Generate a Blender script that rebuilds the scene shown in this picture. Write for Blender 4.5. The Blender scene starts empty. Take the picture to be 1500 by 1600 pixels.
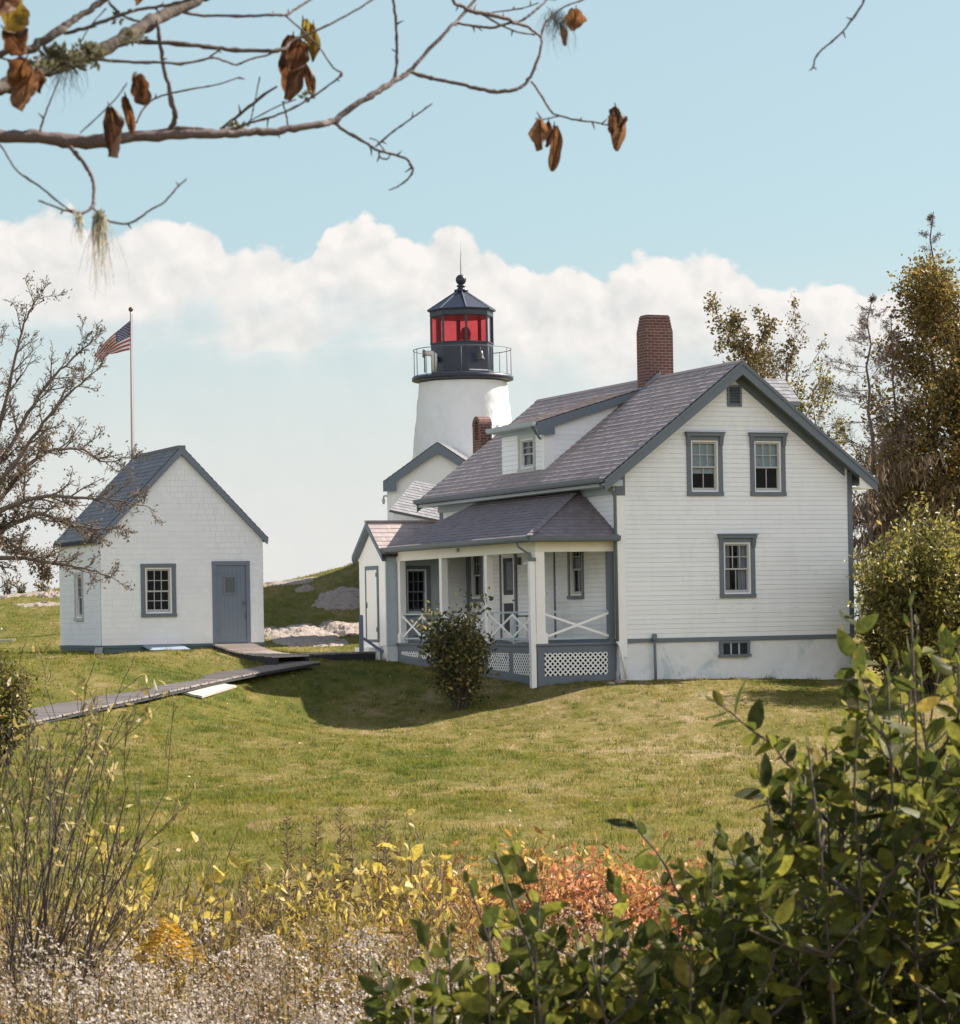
import bpy, math, random
import numpy as np
from mathutils import Vector, Matrix
R = math.radians
C = bpy.context.scene.collection
sc = bpy.context.scene
HC = 1.75                                   # eye height above the house's ground
F_PX, ROLL, YH, TH = 4114., .01796, 958.05, R(23.4)

# ------------------------------------------------------------------ camera
cam_d = bpy.data.cameras.new('camera'); cam = bpy.data.objects.new('camera', cam_d); C.objects.link(cam)
cam.location = (0, 0, HC); cam.rotation_euler = (R(90), ROLL, 0)
cam_d.sensor_fit = 'HORIZONTAL'; cam_d.sensor_width = 36; cam_d.lens = 36*F_PX/1500
cam_d.shift_y = (YH-800)/1500
cam_d.clip_start = .1; cam_d.clip_end = 20000
cam_d.dof.use_dof = True; cam_d.dof.focus_distance = 64; cam_d.dof.aperture_fstop = 26
sc.camera = cam
# ------------------------------------------------------------------ light
SUN_EL, SUN_AZ = R(39.2), R(28.5)           # azimuth measured from +X towards +Y
sun_dir = Vector((math.cos(SUN_EL)*math.cos(SUN_AZ), math.cos(SUN_EL)*math.sin(SUN_AZ), math.sin(SUN_EL)))
sd = bpy.data.lights.new('sun', 'SUN'); sd.energy = 5.0; sd.angle = R(.53); sd.color = (1, .91, .80)
so = bpy.data.objects.new('sun', sd); C.objects.link(so); so.rotation_euler = sun_dir.to_track_quat('Z', 'Y').to_euler()
sc.view_settings.view_transform = 'Standard'; sc.view_settings.look = 'None'
sc.view_settings.gamma = 1; sc.view_settings.exposure = 1.28
sc.cycles.max_bounces = 8; sc.cycles.transparent_max_bounces = 12
sc.cycles.caustics_reflective = False; sc.cycles.caustics_refractive = False

class NT:                                    # small node helper
    def __init__(s, tree): s.t = tree; s.n = tree.nodes; s.l = tree.links; s.n.clear()
    def add(s, typ, **kw):
        n = s.n.new(typ)
        for k, v in kw.items(): setattr(n, k, v)
        return n
    def put(s, inp, v):
        if isinstance(v, bpy.types.NodeSocket): s.l.new(v, inp)
        elif v is not None:
            inp.default_value = v
    def math(s, op, a, b=None, c=None, clamp=False):
        n = s.add('ShaderNodeMath', operation=op, use_clamp=clamp)
        for i, v in enumerate((a, b, c)):
            if v is not None: s.put(n.inputs[i], v)
        return n.outputs[0]
    def mix(s, f, a, b, blend='MIX'):
        n = s.add('ShaderNodeMix', data_type='RGBA', blend_type=blend)
        s.put(n.inputs[0], f); s.put(n.inputs[6], a if not isinstance(a, tuple) else (*a[:3], 1)); s.put(n.inputs[7], b if not isinstance(b, tuple) else (*b[:3], 1))
        return n.outputs[2]
    def noise(s, vec, scale, detail=4, rough=.55, dist=0, out=0):
        n = s.add('ShaderNodeTexNoise'); s.put(n.inputs['Vector'], vec)
        n.inputs['Scale'].default_value = scale; n.inputs['Detail'].default_value = detail
        n.inputs['Roughness'].default_value = rough; n.inputs['Distortion'].default_value = dist
        return n.outputs[out]
    def ramp(s, f, stops):
        n = s.add('ShaderNodeValToRGB'); s.put(n.inputs[0], f); e = n.color_ramp.elements
        while len(e) < len(stops): e.new(.5)
        for k, (p, c) in enumerate(stops):
            e[k].position = p; e[k].color = (*c, 1) if not isinstance(c, (int, float)) else (c, c, c, 1)
        return n.outputs[0]
    def mapr(s, v, a, b, c=0., d=1., smooth=True):
        n = s.add('ShaderNodeMapRange', interpolation_type='SMOOTHSTEP' if smooth else 'LINEAR'); s.put(n.inputs[0], v)
        for i, x in enumerate((a, b, c, d)): s.put(n.inputs[i+1], x)
        return n.outputs[0]
    def vmul(s, v, k):
        n = s.add('ShaderNodeVectorMath', operation='MULTIPLY'); s.put(n.inputs[0], v); n.inputs[1].default_value = k
        return n.outputs[0]

# ------------------------------------------------------------------ sky
w = bpy.data.worlds.new('World'); sc.world = w; w.use_nodes = True
n = NT(w.node_tree)
sky = n.add('ShaderNodeTexSky', sky_type='NISHITA'); sky.sun_disc = False
sky.sun_elevation = SUN_EL; sky.sun_rotation = R(90)-SUN_AZ
sky.altitude = 0; sky.air_density = 1.0; sky.dust_density = 1.2; sky.ozone_density = 1.4
tc = n.add('ShaderNodeTexCoord'); sx = n.add('ShaderNodeSeparateXYZ'); n.l.new(tc.outputs['Generated'], sx.inputs[0])
dx, dy, dz = sx.outputs
az = n.math('ARCTAN2', dx, dy)
cv = n.add('ShaderNodeCombineXYZ'); n.l.new(az, cv.inputs[0]); n.l.new(dz, cv.inputs[1])
cvec = cv.outputs[0]
fc = n.add('ShaderNodeFloatCurve'); n.put(fc.inputs['Value'], n.mapr(az, -.19, .19, 0, 1, False))
top_px = [(0, 350), (110, 333), (190, 362), (250, 342), (330, 345), (385, 398), (430, 380), (480, 392), (530, 345), (590, 342), (640, 368), (715, 356), (770, 382), (840, 420), (905, 408), (955, 432), (1010, 398), (1090, 386), (1160, 402), (1215, 446), (1290, 436), (1350, 452), (1500, 470)]
cm = fc.mapping.curves[0].points
cps = [((math.atan((x-750)/F_PX)+.19)/.38, ((YH-(x-750)*.018-y)/F_PX)/.2) for x, y in top_px]
cm[0].location = (0, cps[0][1]); cm[1].location = (1, cps[-1][1])
for p in cps: cm.new(*p)
fc.mapping.update()
top = n.math('MULTIPLY', fc.outputs[0], .2)
b1 = n.noise(cvec, 48, 7, .55, .4); b2 = n.noise(cvec, 120, 6, .6, .8)
wv = n.add('ShaderNodeVectorMath', operation='MULTIPLY_ADD'); n.put(wv.inputs[0], n.noise(cvec, 55, 4, .6, 0, 1)); wv.inputs[1].default_value = (.016, .012, 0); n.put(wv.inputs[2], cvec); cw_ = wv.outputs[0]
def voro(scale, vec, sm=.25):
    v_ = n.add('ShaderNodeTexVoronoi', feature='SMOOTH_F1'); v_.inputs['Scale'].default_value = scale; v_.inputs['Smoothness'].default_value = sm; n.put(v_.inputs['Vector'], vec); return n.math('SUBTRACT', .5, v_.outputs['Distance'])
def shifted(d):
    a_ = n.add('ShaderNodeVectorMath', operation='ADD'); n.put(a_.inputs[0], cw_); a_.inputs[1].default_value = d; return a_.outputs[0]
def heap(vec): return n.math('ADD', n.math('MULTIPLY', voro(62, vec, .35), 1.0), n.math('ADD', n.math('MULTIPLY', voro(140, vec), .5), n.math('MULTIPLY', n.noise(vec, 150, 5, .6), .45)))
h_a = heap(cw_); relief = n.math('SUBTRACT', heap(shifted((.0035, .0045, 0))), h_a)
vo = n.add('ShaderNodeTexVoronoi', feature='SMOOTH_F1'); vo.inputs['Scale'].default_value = 85; vo.inputs['Smoothness'].default_value = .35; n.put(vo.inputs['Vector'], cvec)
bil = n.math('SUBTRACT', .55, vo.outputs['Distance'])
disp = n.math('ADD', n.math('MULTIPLY', n.math('SUBTRACT', b1, .5), .012), n.math('ADD', n.math('MULTIPLY', n.math('SUBTRACT', h_a, .35), .010), n.math('MULTIPLY', n.math('SUBTRACT', b2, .5), .005)))
depth = n.math('SUBTRACT', n.math('ADD', top, disp), dz)       # >0 inside the bank
edge = n.mapr(depth, .0, .0038)
stre = n.noise(n.vmul(cvec, (9, 34, 1)), 1.0, 6, .6, .5)
low = n.mapr(n.math('ADD', depth, n.math('MULTIPLY', n.math('SUBTRACT', stre, .5), .075)), .024, .056, 1, .12)
alpha = n.math('MULTIPLY', edge, low)
shadev = n.noise(n.vmul(cvec, (1, 1.5, 1)), 26, 8, .58, .9)
litn = n.math('ADD', n.math('MULTIPLY', shadev, .85), n.math('MULTIPLY', relief, -.40))
ccol = n.ramp(n.math('SUBTRACT', n.math('ADD', litn, .22), n.math('MULTIPLY', depth, 4.0)), [(.10, (3.9, 4.15, 4.25)), (.42, (4.75, 4.72, 4.6)), (.75, (5.7, 5.45, 5.25))])
haze = n.mapr(dz, .012, .15, .95, 0)
tint = n.mix(n.mapr(dz, .28, .62, .72, .12), sky.outputs[0], (2.9, 3.92, 4.02))
# added bright cumulus, unseen behind the viewer, to lift fill on camera-facing walls
oc_ = n.noise(tc.outputs['Generated'], 3.2, 6, .6, .3)
back_fill = n.mapr(dy, .25, -.35)
tint = n.mix(n.math('MULTIPLY', n.math('MULTIPLY', n.mapr(oc_, .36, .50), back_fill), n.mapr(dz, .62, .34)), tint, (10.6, 10.4, 10.5))
hz = n.mix(haze, tint, (4.8, 4.75, 4.6))
skyc = n.mix(alpha, hz, ccol)
bg = n.add('ShaderNodeBackground'); n.put(bg.inputs[0], skyc); bg.inputs[1].default_value = .0705
wo = n.add('ShaderNodeOutputWorld'); n.l.new(bg.outputs[0], wo.inputs[0])

# ------------------------------------------------------------------ geometry from measurements
c0, s0 = math.cos(ROLL), math.sin(ROLL)
def ray(px, py):
    x = px-750; y = py-YH
    return (x*c0-y*s0)/F_PX, -(x*s0+y*c0)/F_PX
def at(px, py, Y):
    q, h = ray(px, py); return Vector((q*Y, Y, h*Y+HC))
A0 = at(968, 1000, 64.)
HU = Vector((math.cos(TH), math.sin(TH), 0)); HV = Vector((-math.sin(TH), math.cos(TH), 0))
def houseW(u, v, z): return Vector((A0.x, A0.y, 0))+HU*u+HV*v+Vector((0, 0, z))

# ------------------------------------------------------------------ mesh helpers
class MB:
    def __init__(s): s.v = []; s.f = []; s.r = []; s.m = []; s.sm = []
    def face(s, pts, rnd=0., mi=0, smooth=False):
        b = len(s.v); s.v.extend(tuple(p) for p in pts); s.f.append(tuple(range(b, b+len(pts)))); s.r.append(rnd); s.m.append(mi); s.sm.append(smooth)
    def faces(s, vs, fs, rnd=0., mi=0, smooth=False):
        b = len(s.v); s.v.extend(tuple(p) for p in vs)
        for f in fs: s.f.append(tuple(b+i for i in f)); s.r.append(rnd); s.m.append(mi); s.sm.append(smooth)
    def hexa(s, p, rnd=0., mi=0):
        s.faces(p, [(0, 3, 2, 1), (4, 5, 6, 7), (0, 1, 5, 4), (1, 2, 6, 5), (2, 3, 7, 6), (3, 0, 4, 7)], rnd, mi)
    def box(s, x0, x1, y0, y1, z0, z1, rnd=0., mi=0, F=None):
        p = [(x0, y0, z0), (x1, y0, z0), (x1, y1, z0), (x0, y1, z0), (x0, y0, z1), (x1, y0, z1), (x1, y1, z1), (x0, y1, z1)]
        s.hexa([F(*q) for q in p] if F else p, rnd, mi)
    def beam(s, a, b, wd, ht, up=(0, 0, 1), rnd=0., mi=0):
        a = Vector(a); b = Vector(b); d = (b-a).normalized(); up = Vector(up)
        x = d.cross(up)
        if x.length < 1e-4: x = d.cross(Vector((1, 0, 0)))
        x.normalize(); y = x.cross(d).normalized(); x = x*wd/2; y = y*ht/2
        s.hexa([a-x-y, a+x-y, a+x+y, a-x+y, b-x-y, b+x-y, b+x+y, b-x+y], rnd, mi)
    def tube(s, pts, rad, n=6, rnd=0., mi=0, cap=True):
        pts = [Vector(p) for p in pts]; k = len(pts)
        if isinstance(rad, (int, float)): rad = [rad]*k
        b = len(s.v); prev = None
        for i in range(k):
            d = (pts[min(i+1, k-1)]-pts[max(i-1, 0)])
            if d.length < 1e-9: d = Vector((0, 0, 1))
            d.normalize()
            if prev is None:
                x = d.cross(Vector((0, 0, 1)))
                if x.length < .1: x = d.cross(Vector((1, 0, 0)))
            else: x = prev-d*prev.dot(d)
            if x.length < 1e-6: x = d.orthogonal()
            x.normalize(); prev = x; y = d.cross(x)
            for j in range(n):
                a = 2*math.pi*j/n; s.v.append(tuple(pts[i]+(x*math.cos(a)+y*math.sin(a))*rad[i]))
        for i in range(k-1):
            for j in range(n):
                j2 = (j+1) % n
                s.f.append((b+i*n+j, b+i*n+j2, b+(i+1)*n+j2, b+(i+1)*n+j)); s.r.append(rnd); s.m.append(mi); s.sm.append(True)
        if cap:
            for q in (tuple(b+j for j in reversed(range(n))), tuple(b+(k-1)*n+j for j in range(n))):
                s.f.append(q); s.r.append(rnd); s.m.append(mi); s.sm.append(False)
    def lathe(s, prof, n=24, cx=0, cy=0, mi=0, smooth=True, rot=0., cap=True):
        b = len(s.v)
        for r, z in prof:
            for j in range(n):
                a = 2*math.pi*j/n+rot; s.v.append((cx+r*math.cos(a), cy+r*math.sin(a), z))
        for i in range(len(prof)-1):
            for j in range(n):
                j2 = (j+1) % n
                s.f.append((b+i*n+j, b+i*n+j2, b+(i+1)*n+j2, b+(i+1)*n+j)); s.r.append(0.); s.m.append(mi); s.sm.append(smooth)
        if cap:
            for q in (tuple(b+j for j in reversed(range(n))), tuple(b+(len(prof)-1)*n+j for j in range(n))):
                s.f.append(q); s.r.append(0.); s.m.append(mi); s.sm.append(False)
    def build(s, name, mats, parent=None):
        if not isinstance(mats, (list, tuple)): mats = [mats]
        me = bpy.data.meshes.new(name); me.from_pydata(s.v, [], s.f)
        for m in mats: me.materials.append(m)
        if len(mats) > 1: me.polygons.foreach_set('material_index', s.m)
        me.polygons.foreach_set('use_smooth', s.sm)
        a = me.attributes.new('rnd', 'FLOAT', 'FACE'); a.data.foreach_set('value', s.r)
        o = bpy.data.objects.new(name, me); C.objects.link(o)
        if parent: o.parent = parent
        return o
def tag(o, label=None, cat=None, group=None, kind=None):
    if label: o['label'] = label
    if cat: o['category'] = cat
    if group: o['group'] = group
    if kind: o['kind'] = kind
    return o
def empty(name, loc, rz, label, cat, group=None):
    o = bpy.data.objects.new(name, None); C.objects.link(o); o.location = loc; o.rotation_euler = (0, 0, rz)
    return tag(o, label, cat, group)
def smooth_line(pts, sub=4):
    """Catmull-Rom through rows of numbers (any width)."""
    P = [np.array(p, float) for p in pts]; out = []
    for i in range(len(P)-1):
        a, b, c, d = P[max(i-1, 0)], P[i], P[i+1], P[min(i+2, len(P)-1)]
        for k in range(sub):
            t = k/sub
            out.append(.5*(2*b+(c-a)*t+(2*a-5*b+4*c-d)*t*t+(3*b-a-3*c+d)*t**3))
    out.append(P[-1]); return out

# ------------------------------------------------------------------ materials
def M(name, col, rough=.7, var=.12, scale=6., bump=0., bscale=40., rnd=0., spec=.3, stain=None, stretch=(1, 1, 1), metal=0., coord='Object'):
    m = bpy.data.materials.new(name); m.use_nodes = True; n = NT(m.node_tree)
    tc = n.add('ShaderNodeTexCoord'); v = n.vmul(tc.outputs[coord], stretch)
    p = n.add('ShaderNodeBsdfPrincipled'); o = n.add('ShaderNodeOutputMaterial'); n.l.new(p.outputs[0], o.inputs[0])
    a = tuple(c*(1-var) for c in col); b = tuple(min(1, c*(1+var)) for c in col)
    c = n.mix(n.noise(v, scale, 5, .6), a, b)
    if rnd:
        at_ = n.add('ShaderNodeAttribute'); at_.attribute_name = 'rnd'
        k = n.math('ADD', 1-rnd/2, n.math('MULTIPLY', at_.outputs['Fac'], rnd))
        cm = n.add('ShaderNodeVectorMath', operation='SCALE'); n.put(cm.inputs[0], c); n.put(cm.inputs['Scale'], k); c = cm.outputs[0]
    if stain:
        sc_, amt, scol = stain
        c = n.mix(n.math('MULTIPLY', n.mapr(n.noise(v, sc_, 6, .65, .5), .5, .72), amt), c, scol)
    n.put(p.inputs['Base Color'], c); p.inputs['Roughness'].default_value = rough; p.inputs['Specular IOR Level'].default_value = spec; p.inputs['Metallic'].default_value = metal
    if bump:
        bn = n.add('ShaderNodeBump'); bn.inputs['Strength'].default_value = bump; bn.inputs['Distance'].default_value = .02
        n.put(bn.inputs['Height'], n.noise(v, bscale, 5, .6)); n.l.new(bn.outputs[0], p.inputs['Normal'])
    return m
WHITE = M('white_clapboard_paint', (.80, .81, .815), .6, .05, 2.2, .05, 60, rnd=.05, stain=(1.1, .30, (.62, .635, .61)), stretch=(1.6, 1.6, .55))
WHITE2 = M('white_trim_paint', (.83, .82, .80), .5, .05, 4., .03, 50)
CREAM = M('cream_white_paint', (.74, .725, .64), .55, .05, 4., .03, 50)
SHEDW = M('white_shingle_paint', (.79, .795, .80), .65, .05, 2.5, .06, 70, rnd=.045, stain=(1.1, .15, (.60, .62, .60)))
GREY = M('blue_grey_trim_paint', (.135, .16, .185), .5, .08, 5., .03, 50)
GREYL = M('pale_blue_grey_paint', (.40, .46, .49), .6, .06, 3., .03, 50)
GREYD = M('slate_grey_door_paint', (.155, .185, .225), .5, .08, 4., .03, 40)
DOORBLUE = M('slate_blue_post_paint', (.11, .135, .19), .5, .08, 4.)
SHINGLE = M('weathered_cedar_shingle', (.37, .305, .295), .78, .12, 3., .12, 60, rnd=.26, spec=.35, stain=(2.2, .35, (.16, .15, .16)))  # lit copy: colour raised for the sunlit main slope
SHINGLE2 = M('grey_cedar_shingle', (.20, .20, .215), .8, .12, 3., .12, 60, rnd=.36, spec=.3)
SHINGLE_SHADED = M('shaded_porch_shingle', (.215, .185, .195), .78, .12, 3., .12, 60, rnd=.26, spec=.3, stain=(2.2, .35, (.12, .12, .13)))  # same shingle with the main roof's shade darkened into its colour
DECKM = M('roof_underlay', (.05, .05, .055), .9)
STUCCO = M('whitewashed_stone', (.70, .715, .72), .8, .07, 2.5, .5, 9, stain=(1.3, .75, (.36, .44, .49)))
TOWERM = M('whitewashed_rubble_tower', (.765, .765, .755), .85, .08, 1.6, .9, 6.5, stain=(2.2, .40, (.60, .575, .53)), stretch=(1, 1, .6))
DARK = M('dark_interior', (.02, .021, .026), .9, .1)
NAVY = M('navy_black_iron_paint', (.024, .030, .050), .42, .15, 6., .03, 30, spec=.45)
NAVYL = M('grey_blue_iron_paint', (.16, .17, .20), .5, .12, 6.)
IRON = M('thin_iron_rail', (.12, .12, .13), .5, .1)
SILVER = M('faded_sash_paint', (.42, .42, .41), .5, .07, 6.)
CURT = M('lace_curtain', (.30, .31, .33), .9, .15, 20., stretch=(6, 6, 1))
SHADEM = M('window_blind', (.33, .38, .38), .9, .06)
PLANK = M('weathered_boardwalk_planks', (.235, .21, .20), .85, .18, 7., .2, 30, rnd=.4, stretch=(1, 6, 1))
PLANKD = M('dark_tarred_timber', (.040, .040, .045), .85, .2, 6.)
PALEWOOD = M('bleached_pale_boards', (.36, .335, .305), .8, .14, 7., .1, 40, rnd=.25)
LEAD = M('grey_lead_flashing', (.20, .22, .26), .5, .1, 5.)
POLE = M('flagpole_paint', (.40, .33, .32), .5, .06)
BELL = M('tarnished_bronze', (.09, .085, .085), .4, .1)
BARK = M('rough_grey_bark', (.105, .085, .075), .9, .35, 9., .5, 40)
BARKD = M('dark_twig_bark', (.085, .066, .054), .85, .3, 30., .3, 90)
TWIG = M('pinkish_grey_twig_bark', (.13, .095, .09), .8, .5, 22., .3, 120, spec=.3)
ROCK = M('pale_granite_outcrop', (.285, .235, .20), .9, .30, 3.5, .9, 9., stain=(3.2, .75, (.10, .092, .085)), stretch=(1, 1, 2.5))
def brick_mat(name, facing):
    m = bpy.data.materials.new(name); m.use_nodes = True; n = NT(m.node_tree)
    tc = n.add('ShaderNodeTexCoord'); sp = n.add('ShaderNodeSeparateXYZ'); n.l.new(tc.outputs['Object'], sp.inputs[0])
    cb = n.add('ShaderNodeCombineXYZ'); n.put(cb.inputs[0], n.math('ADD', sp.outputs[0], sp.outputs[1])); n.l.new(sp.outputs[2], cb.inputs[1])
    b = n.add('ShaderNodeTexBrick'); n.l.new(cb.outputs[0], b.inputs['Vector'])
    b.inputs['Color1'].default_value = (.145, .064, .048, 1); b.inputs['Color2'].default_value = (.100, .045, .037, 1); b.inputs['Mortar'].default_value = (.30, .22, .195, 1)
    b.inputs['Scale'].default_value = 1; b.inputs['Mortar Size'].default_value = .008; b.inputs['Brick Width'].default_value = .215; b.inputs['Row Height'].default_value = .078
    b.inputs['Mortar Smooth'].default_value = .3
    c = n.mix(n.mapr(n.noise(tc.outputs['Object'], 3.5, 5, .6), .55, .8, 0, .5), b.outputs['Color'], (.20, .10, .075))
    p = n.add('ShaderNodeBsdfPrincipled'); p.inputs['Roughness'].default_value = .9; n.put(p.inputs['Base Color'], c)
    bn = n.add('ShaderNodeBump'); bn.inputs['Strength'].default_value = .6; bn.inputs['Distance'].default_value = .01; n.put(bn.inputs['Height'], n.math('SUBTRACT', 1, b.outputs['Fac'])); n.l.new(bn.outputs[0], p.inputs['Normal'])
    o = n.add('ShaderNodeOutputMaterial'); n.l.new(p.outputs[0], o.inputs[0]); return m
BRICK = brick_mat('red_chimney_brick', 0)
def glass_mat(name, tint=(1, 1, 1), refl=.10, body=None):
    m = bpy.data.materials.new(name); m.use_nodes = True; n = NT(m.node_tree)
    t = n.add('ShaderNodeBsdfTransparent'); t.inputs[0].default_value = (*tint, 1)
    g = n.add('ShaderNodeBsdfGlossy'); g.inputs['Roughness'].default_value = .03
    fr = n.add('ShaderNodeLayerWeight'); fa = n.math('POWER', fr.outputs['Facing'], 5.0)
    mx = n.add('ShaderNodeMixShader'); n.put(mx.inputs[0], n.math('ADD', n.math('MULTIPLY', fa, .8), refl-.03, clamp=True))
    n.l.new(t.outputs[0], mx.inputs[1]); n.l.new(g.outputs[0], mx.inputs[2])
    res = mx.outputs[0]
    if body:
        tr = n.add('ShaderNodeBsdfTranslucent'); tr.inputs[0].default_value = (*body, 1); df = n.add('ShaderNodeBsdfDiffuse'); df.inputs[0].default_value = (*body, 1); a1 = n.add('ShaderNodeMixShader'); n.l.new(tr.outputs[0], a1.inputs[1]); n.l.new(df.outputs[0], a1.inputs[2])
        m2 = n.add('ShaderNodeMixShader'); m2.inputs[0].default_value = .22; n.l.new(res, m2.inputs[1]); n.l.new(a1.outputs[0], m2.inputs[2]); res = m2.outputs[0]
    o = n.add('ShaderNodeOutputMaterial'); n.l.new(res, o.inputs[0]); return m
GLASS = glass_mat('window_glass', (.80, .84, .88), .045)
REDGLASS = glass_mat('red_lantern_glass', (.98, .14, .15), .04, (.75, .04, .06))
CLEARGLASS = glass_mat('clear_lantern_glass', (.86, .84, .85), .10)
def leaf_mat(name, stops, trans=.35, rough=.5, spec=.3, tr_gain=1.4):
    """stops: colours picked per leaf by its own random number"""
    m = bpy.data.materials.new(name); m.use_nodes = True; n = NT(m.node_tree)
    a = n.add('ShaderNodeAttribute'); a.attribute_name = 'rnd'
    c = n.ramp(a.outputs['Fac'], stops)
    tc = n.add('ShaderNodeTexCoord'); kk = n.add('ShaderNodeVectorMath', operation='SCALE'); n.put(kk.inputs[0], c); n.put(kk.inputs['Scale'], n.mapr(n.noise(tc.outputs['Object'], 75, 4, .65), .3, .7, .62, 1.3)); c = n.mix(n.math('MULTIPLY', n.mapr(n.noise(tc.outputs['Object'], 38, 3, .6), .60, .70), .55), kk.outputs[0], (.16, .10, .03))
    p = n.add('ShaderNodeBsdfPrincipled'); n.put(p.inputs['Base Color'], c); p.inputs['Roughness'].default_value = rough; p.inputs['Specular IOR Level'].default_value = spec
    t = n.add('ShaderNodeBsdfTranslucent'); g = n.add('ShaderNodeVectorMath', operation='SCALE'); n.put(g.inputs[0], c); g.inputs['Scale'].default_value = tr_gain; n.put(t.inputs[0], g.outputs[0])
    mx = n.add('ShaderNodeMixShader'); mx.inputs[0].default_value = trans; n.l.new(p.outputs[0], mx.inputs[1]); n.l.new(t.outputs[0], mx.inputs[2])
    o = n.add('ShaderNodeOutputMaterial'); n.l.new(mx.outputs[0], o.inputs[0]); return m

# ------------------------------------------------------------------ terrain
CP = []
def cp_h(x, y, h): CP.append((x, y, h))
def cp_px(px, py, Y): p = at(px, py, Y); CP.append((p.x, p.y, p.z-HC))
def cp_hs(u, v, h): p = houseW(u, v, 0); CP.append((p.x, p.y, h))
for u, v, h in ((0, -.1, -1.72), (3.3, -.1, -1.74), (6.6, -.1, -1.84), (6.6, 5, -1.65), (6.6, 11, -1.3), (0, 5, -1.6), (0, 11, -1.05), (3.3, 6, -1.6), (-2.1, .1, -1.78), (-2.1, 4.7, -1.48), (-2.1, 9.3, -1.24), (-2.4, 11.5, -1.1)): cp_hs(u, v, h)
for p in ((505, 1138, 60.3), (600, 1130, 61), (700, 1117, 61.6), (830, 1090, 62.3), (1000, 1082, 61.5), (1150, 1098, 60.5), (1330, 1100, 61.5), (160, 1021, 67.4), (412, 1013, 69.2), (95, 1021, 71.3), (300, 1016, 68), (455, 1046, 66.4), (330, 1067, 62.4), (240, 1085, 59), (140, 1106, 55.8), (40, 1132, 52.5), (-80, 1160, 49.5),
          (400, 1104, 62), (430, 1084, 64), (500, 1011, 75.5), (530, 1040, 69), (592, 1039, 70.5), (470, 975, 80), (413, 914, 85.5), (480, 905, 86), (560, 880, 86.5), (640, 860, 87.5), (0, 936, 92), (90, 921, 92), (40, 990, 78), (250, 912, 92), (-150, 940, 92), (1345, 1030, 72), (1420, 1030, 72), (1600, 1040, 72), (1480, 1100, 62), (1400, 1000, 84),
          (750, 1200, 46), (1050, 1200, 45.5), (400, 1200, 46), (1300, 1180, 48), (150, 1220, 43), (-100, 1230, 42), (750, 1290, 32.6), (1100, 1290, 33), (400, 1290, 32.4), (750, 1390, 25), (1100, 1390, 25.5), (350, 1395, 24.5), (1500, 1280, 34)): cp_px(*p)
for x, y, h in ((0, 14, -2.2), (-4, 14, -2.15), (4, 14, -2.25), (0, 10, -2.0), (-3, 10, -1.95), (3, 10, -2.0), (0, 6, -1.8), (0, 2, -1.7), (-4, 4, -1.7), (4, 4, -1.7), (0, -6, -1.7), (-12, 10, -1.9), (12, 10, -1.9), (-14, 30, -2.4), (14, 30, -2.6), (-25, 60, -1.0), (25, 60, -2.2), (-25, 90, .5), (25, 90, -1.5), (0, 92, 1.0), (-4, 91, .9), (-8, 91, .5), (-1, 87, 1.3), (8, 95, .2), (0, 104, .6), (-20, 104, -.2), (20, 104, -1.5)): cp_h(x, y, h)
CPA = np.array(CP)
def _phi(r2): return np.where(r2 > 1e-9, .5*r2*np.log(np.maximum(r2, 1e-9)), 0.)
def _tps():
    X = CPA[:, :2]; n_ = len(X); K = _phi(((X[:, None]-X[None])**2).sum(-1))+np.eye(n_)*1.0
    Pm = np.c_[np.ones(n_), X]; L = np.block([[K, Pm], [Pm.T, np.zeros((3, 3))]])
    return np.linalg.solve(L, np.r_[CPA[:, 2], 0, 0, 0])
TW = _tps()
def gh(x, y):
    """ground height (world z) for arrays"""
    x = np.asarray(x, float); y = np.asarray(y, float)
    xc = np.clip(x, -26, 26); yc = np.clip(y, -6, 104)
    r2 = (xc[..., None]-CPA[:, 0])**2+(yc[..., None]-CPA[:, 1])**2
    z = _phi(r2)@TW[:-3]+TW[-3]+TW[-2]*xc+TW[-1]*yc
    out = np.hypot(np.maximum(np.abs(x)-26, 0), np.maximum(y-97, 0)+np.maximum(-6-y, 0))
    z = z-np.minimum(out*.10, 9+z)
    bump = .035*np.sin(x*1.7+y*.6)*np.sin(y*1.1-x*.4)+.02*np.sin(x*4.1-y*2.3)*np.sin(y*3.7+x*1.9)
    return z+HC+bump
def G(x, y): return float(gh(np.array([x]), np.array([y]))[0])

def grass_nodes(n, c_src, straw_amt=1.0):
    ge = n.add('ShaderNodeNewGeometry'); pos = ge.outputs['Position']
    big = n.noise(n.vmul(pos, (1, .55, 0)), .21, 5, .6, .3)
    mid = n.noise(n.vmul(pos, (1, .45, 0)), .85, 5, .62, .4)
    fine = n.noise(n.vmul(pos, (1, .6, 1)), 7, 4, .6)
    sxyz = n.add('ShaderNodeSeparateXYZ'); n.put(sxyz.inputs[0], pos)
    # the lawn is drier to the right and middle, lusher to the left and along the near edge
    bias = n.math('MULTIPLY', n.mapr(sxyz.outputs[0], -6, 7), .12)
    v = n.math('ADD', n.math('ADD', n.math('MULTIPLY', big, .55), n.math('MULTIPLY', mid, .38)), n.math('ADD', n.math('MULTIPLY', fine, .16), bias))
    v = n.math('ADD', v, n.math('MULTIPLY', n.math('SUBTRACT', n.noise(n.vmul(pos, (1, .5, 0)), 2.6, 5, .65, .8), .5), .52))
    col = n.ramp(v, [(.34, (.040, .070, .010)), (.45, (.108, .128, .018)), (.56, (.186, .168, .036)), (.67, (.275, .22, .08)), (.78, (.42, .32, .19))])
    bare = n.mapr(n.noise(n.vmul(pos, (.55, .30, 0)), 1.0, 5, .65, .6), .60, .72)
    col = n.mix(n.math('MULTIPLY', bare, .8), col, (.44, .31, .19))
    return col, pos
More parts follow.
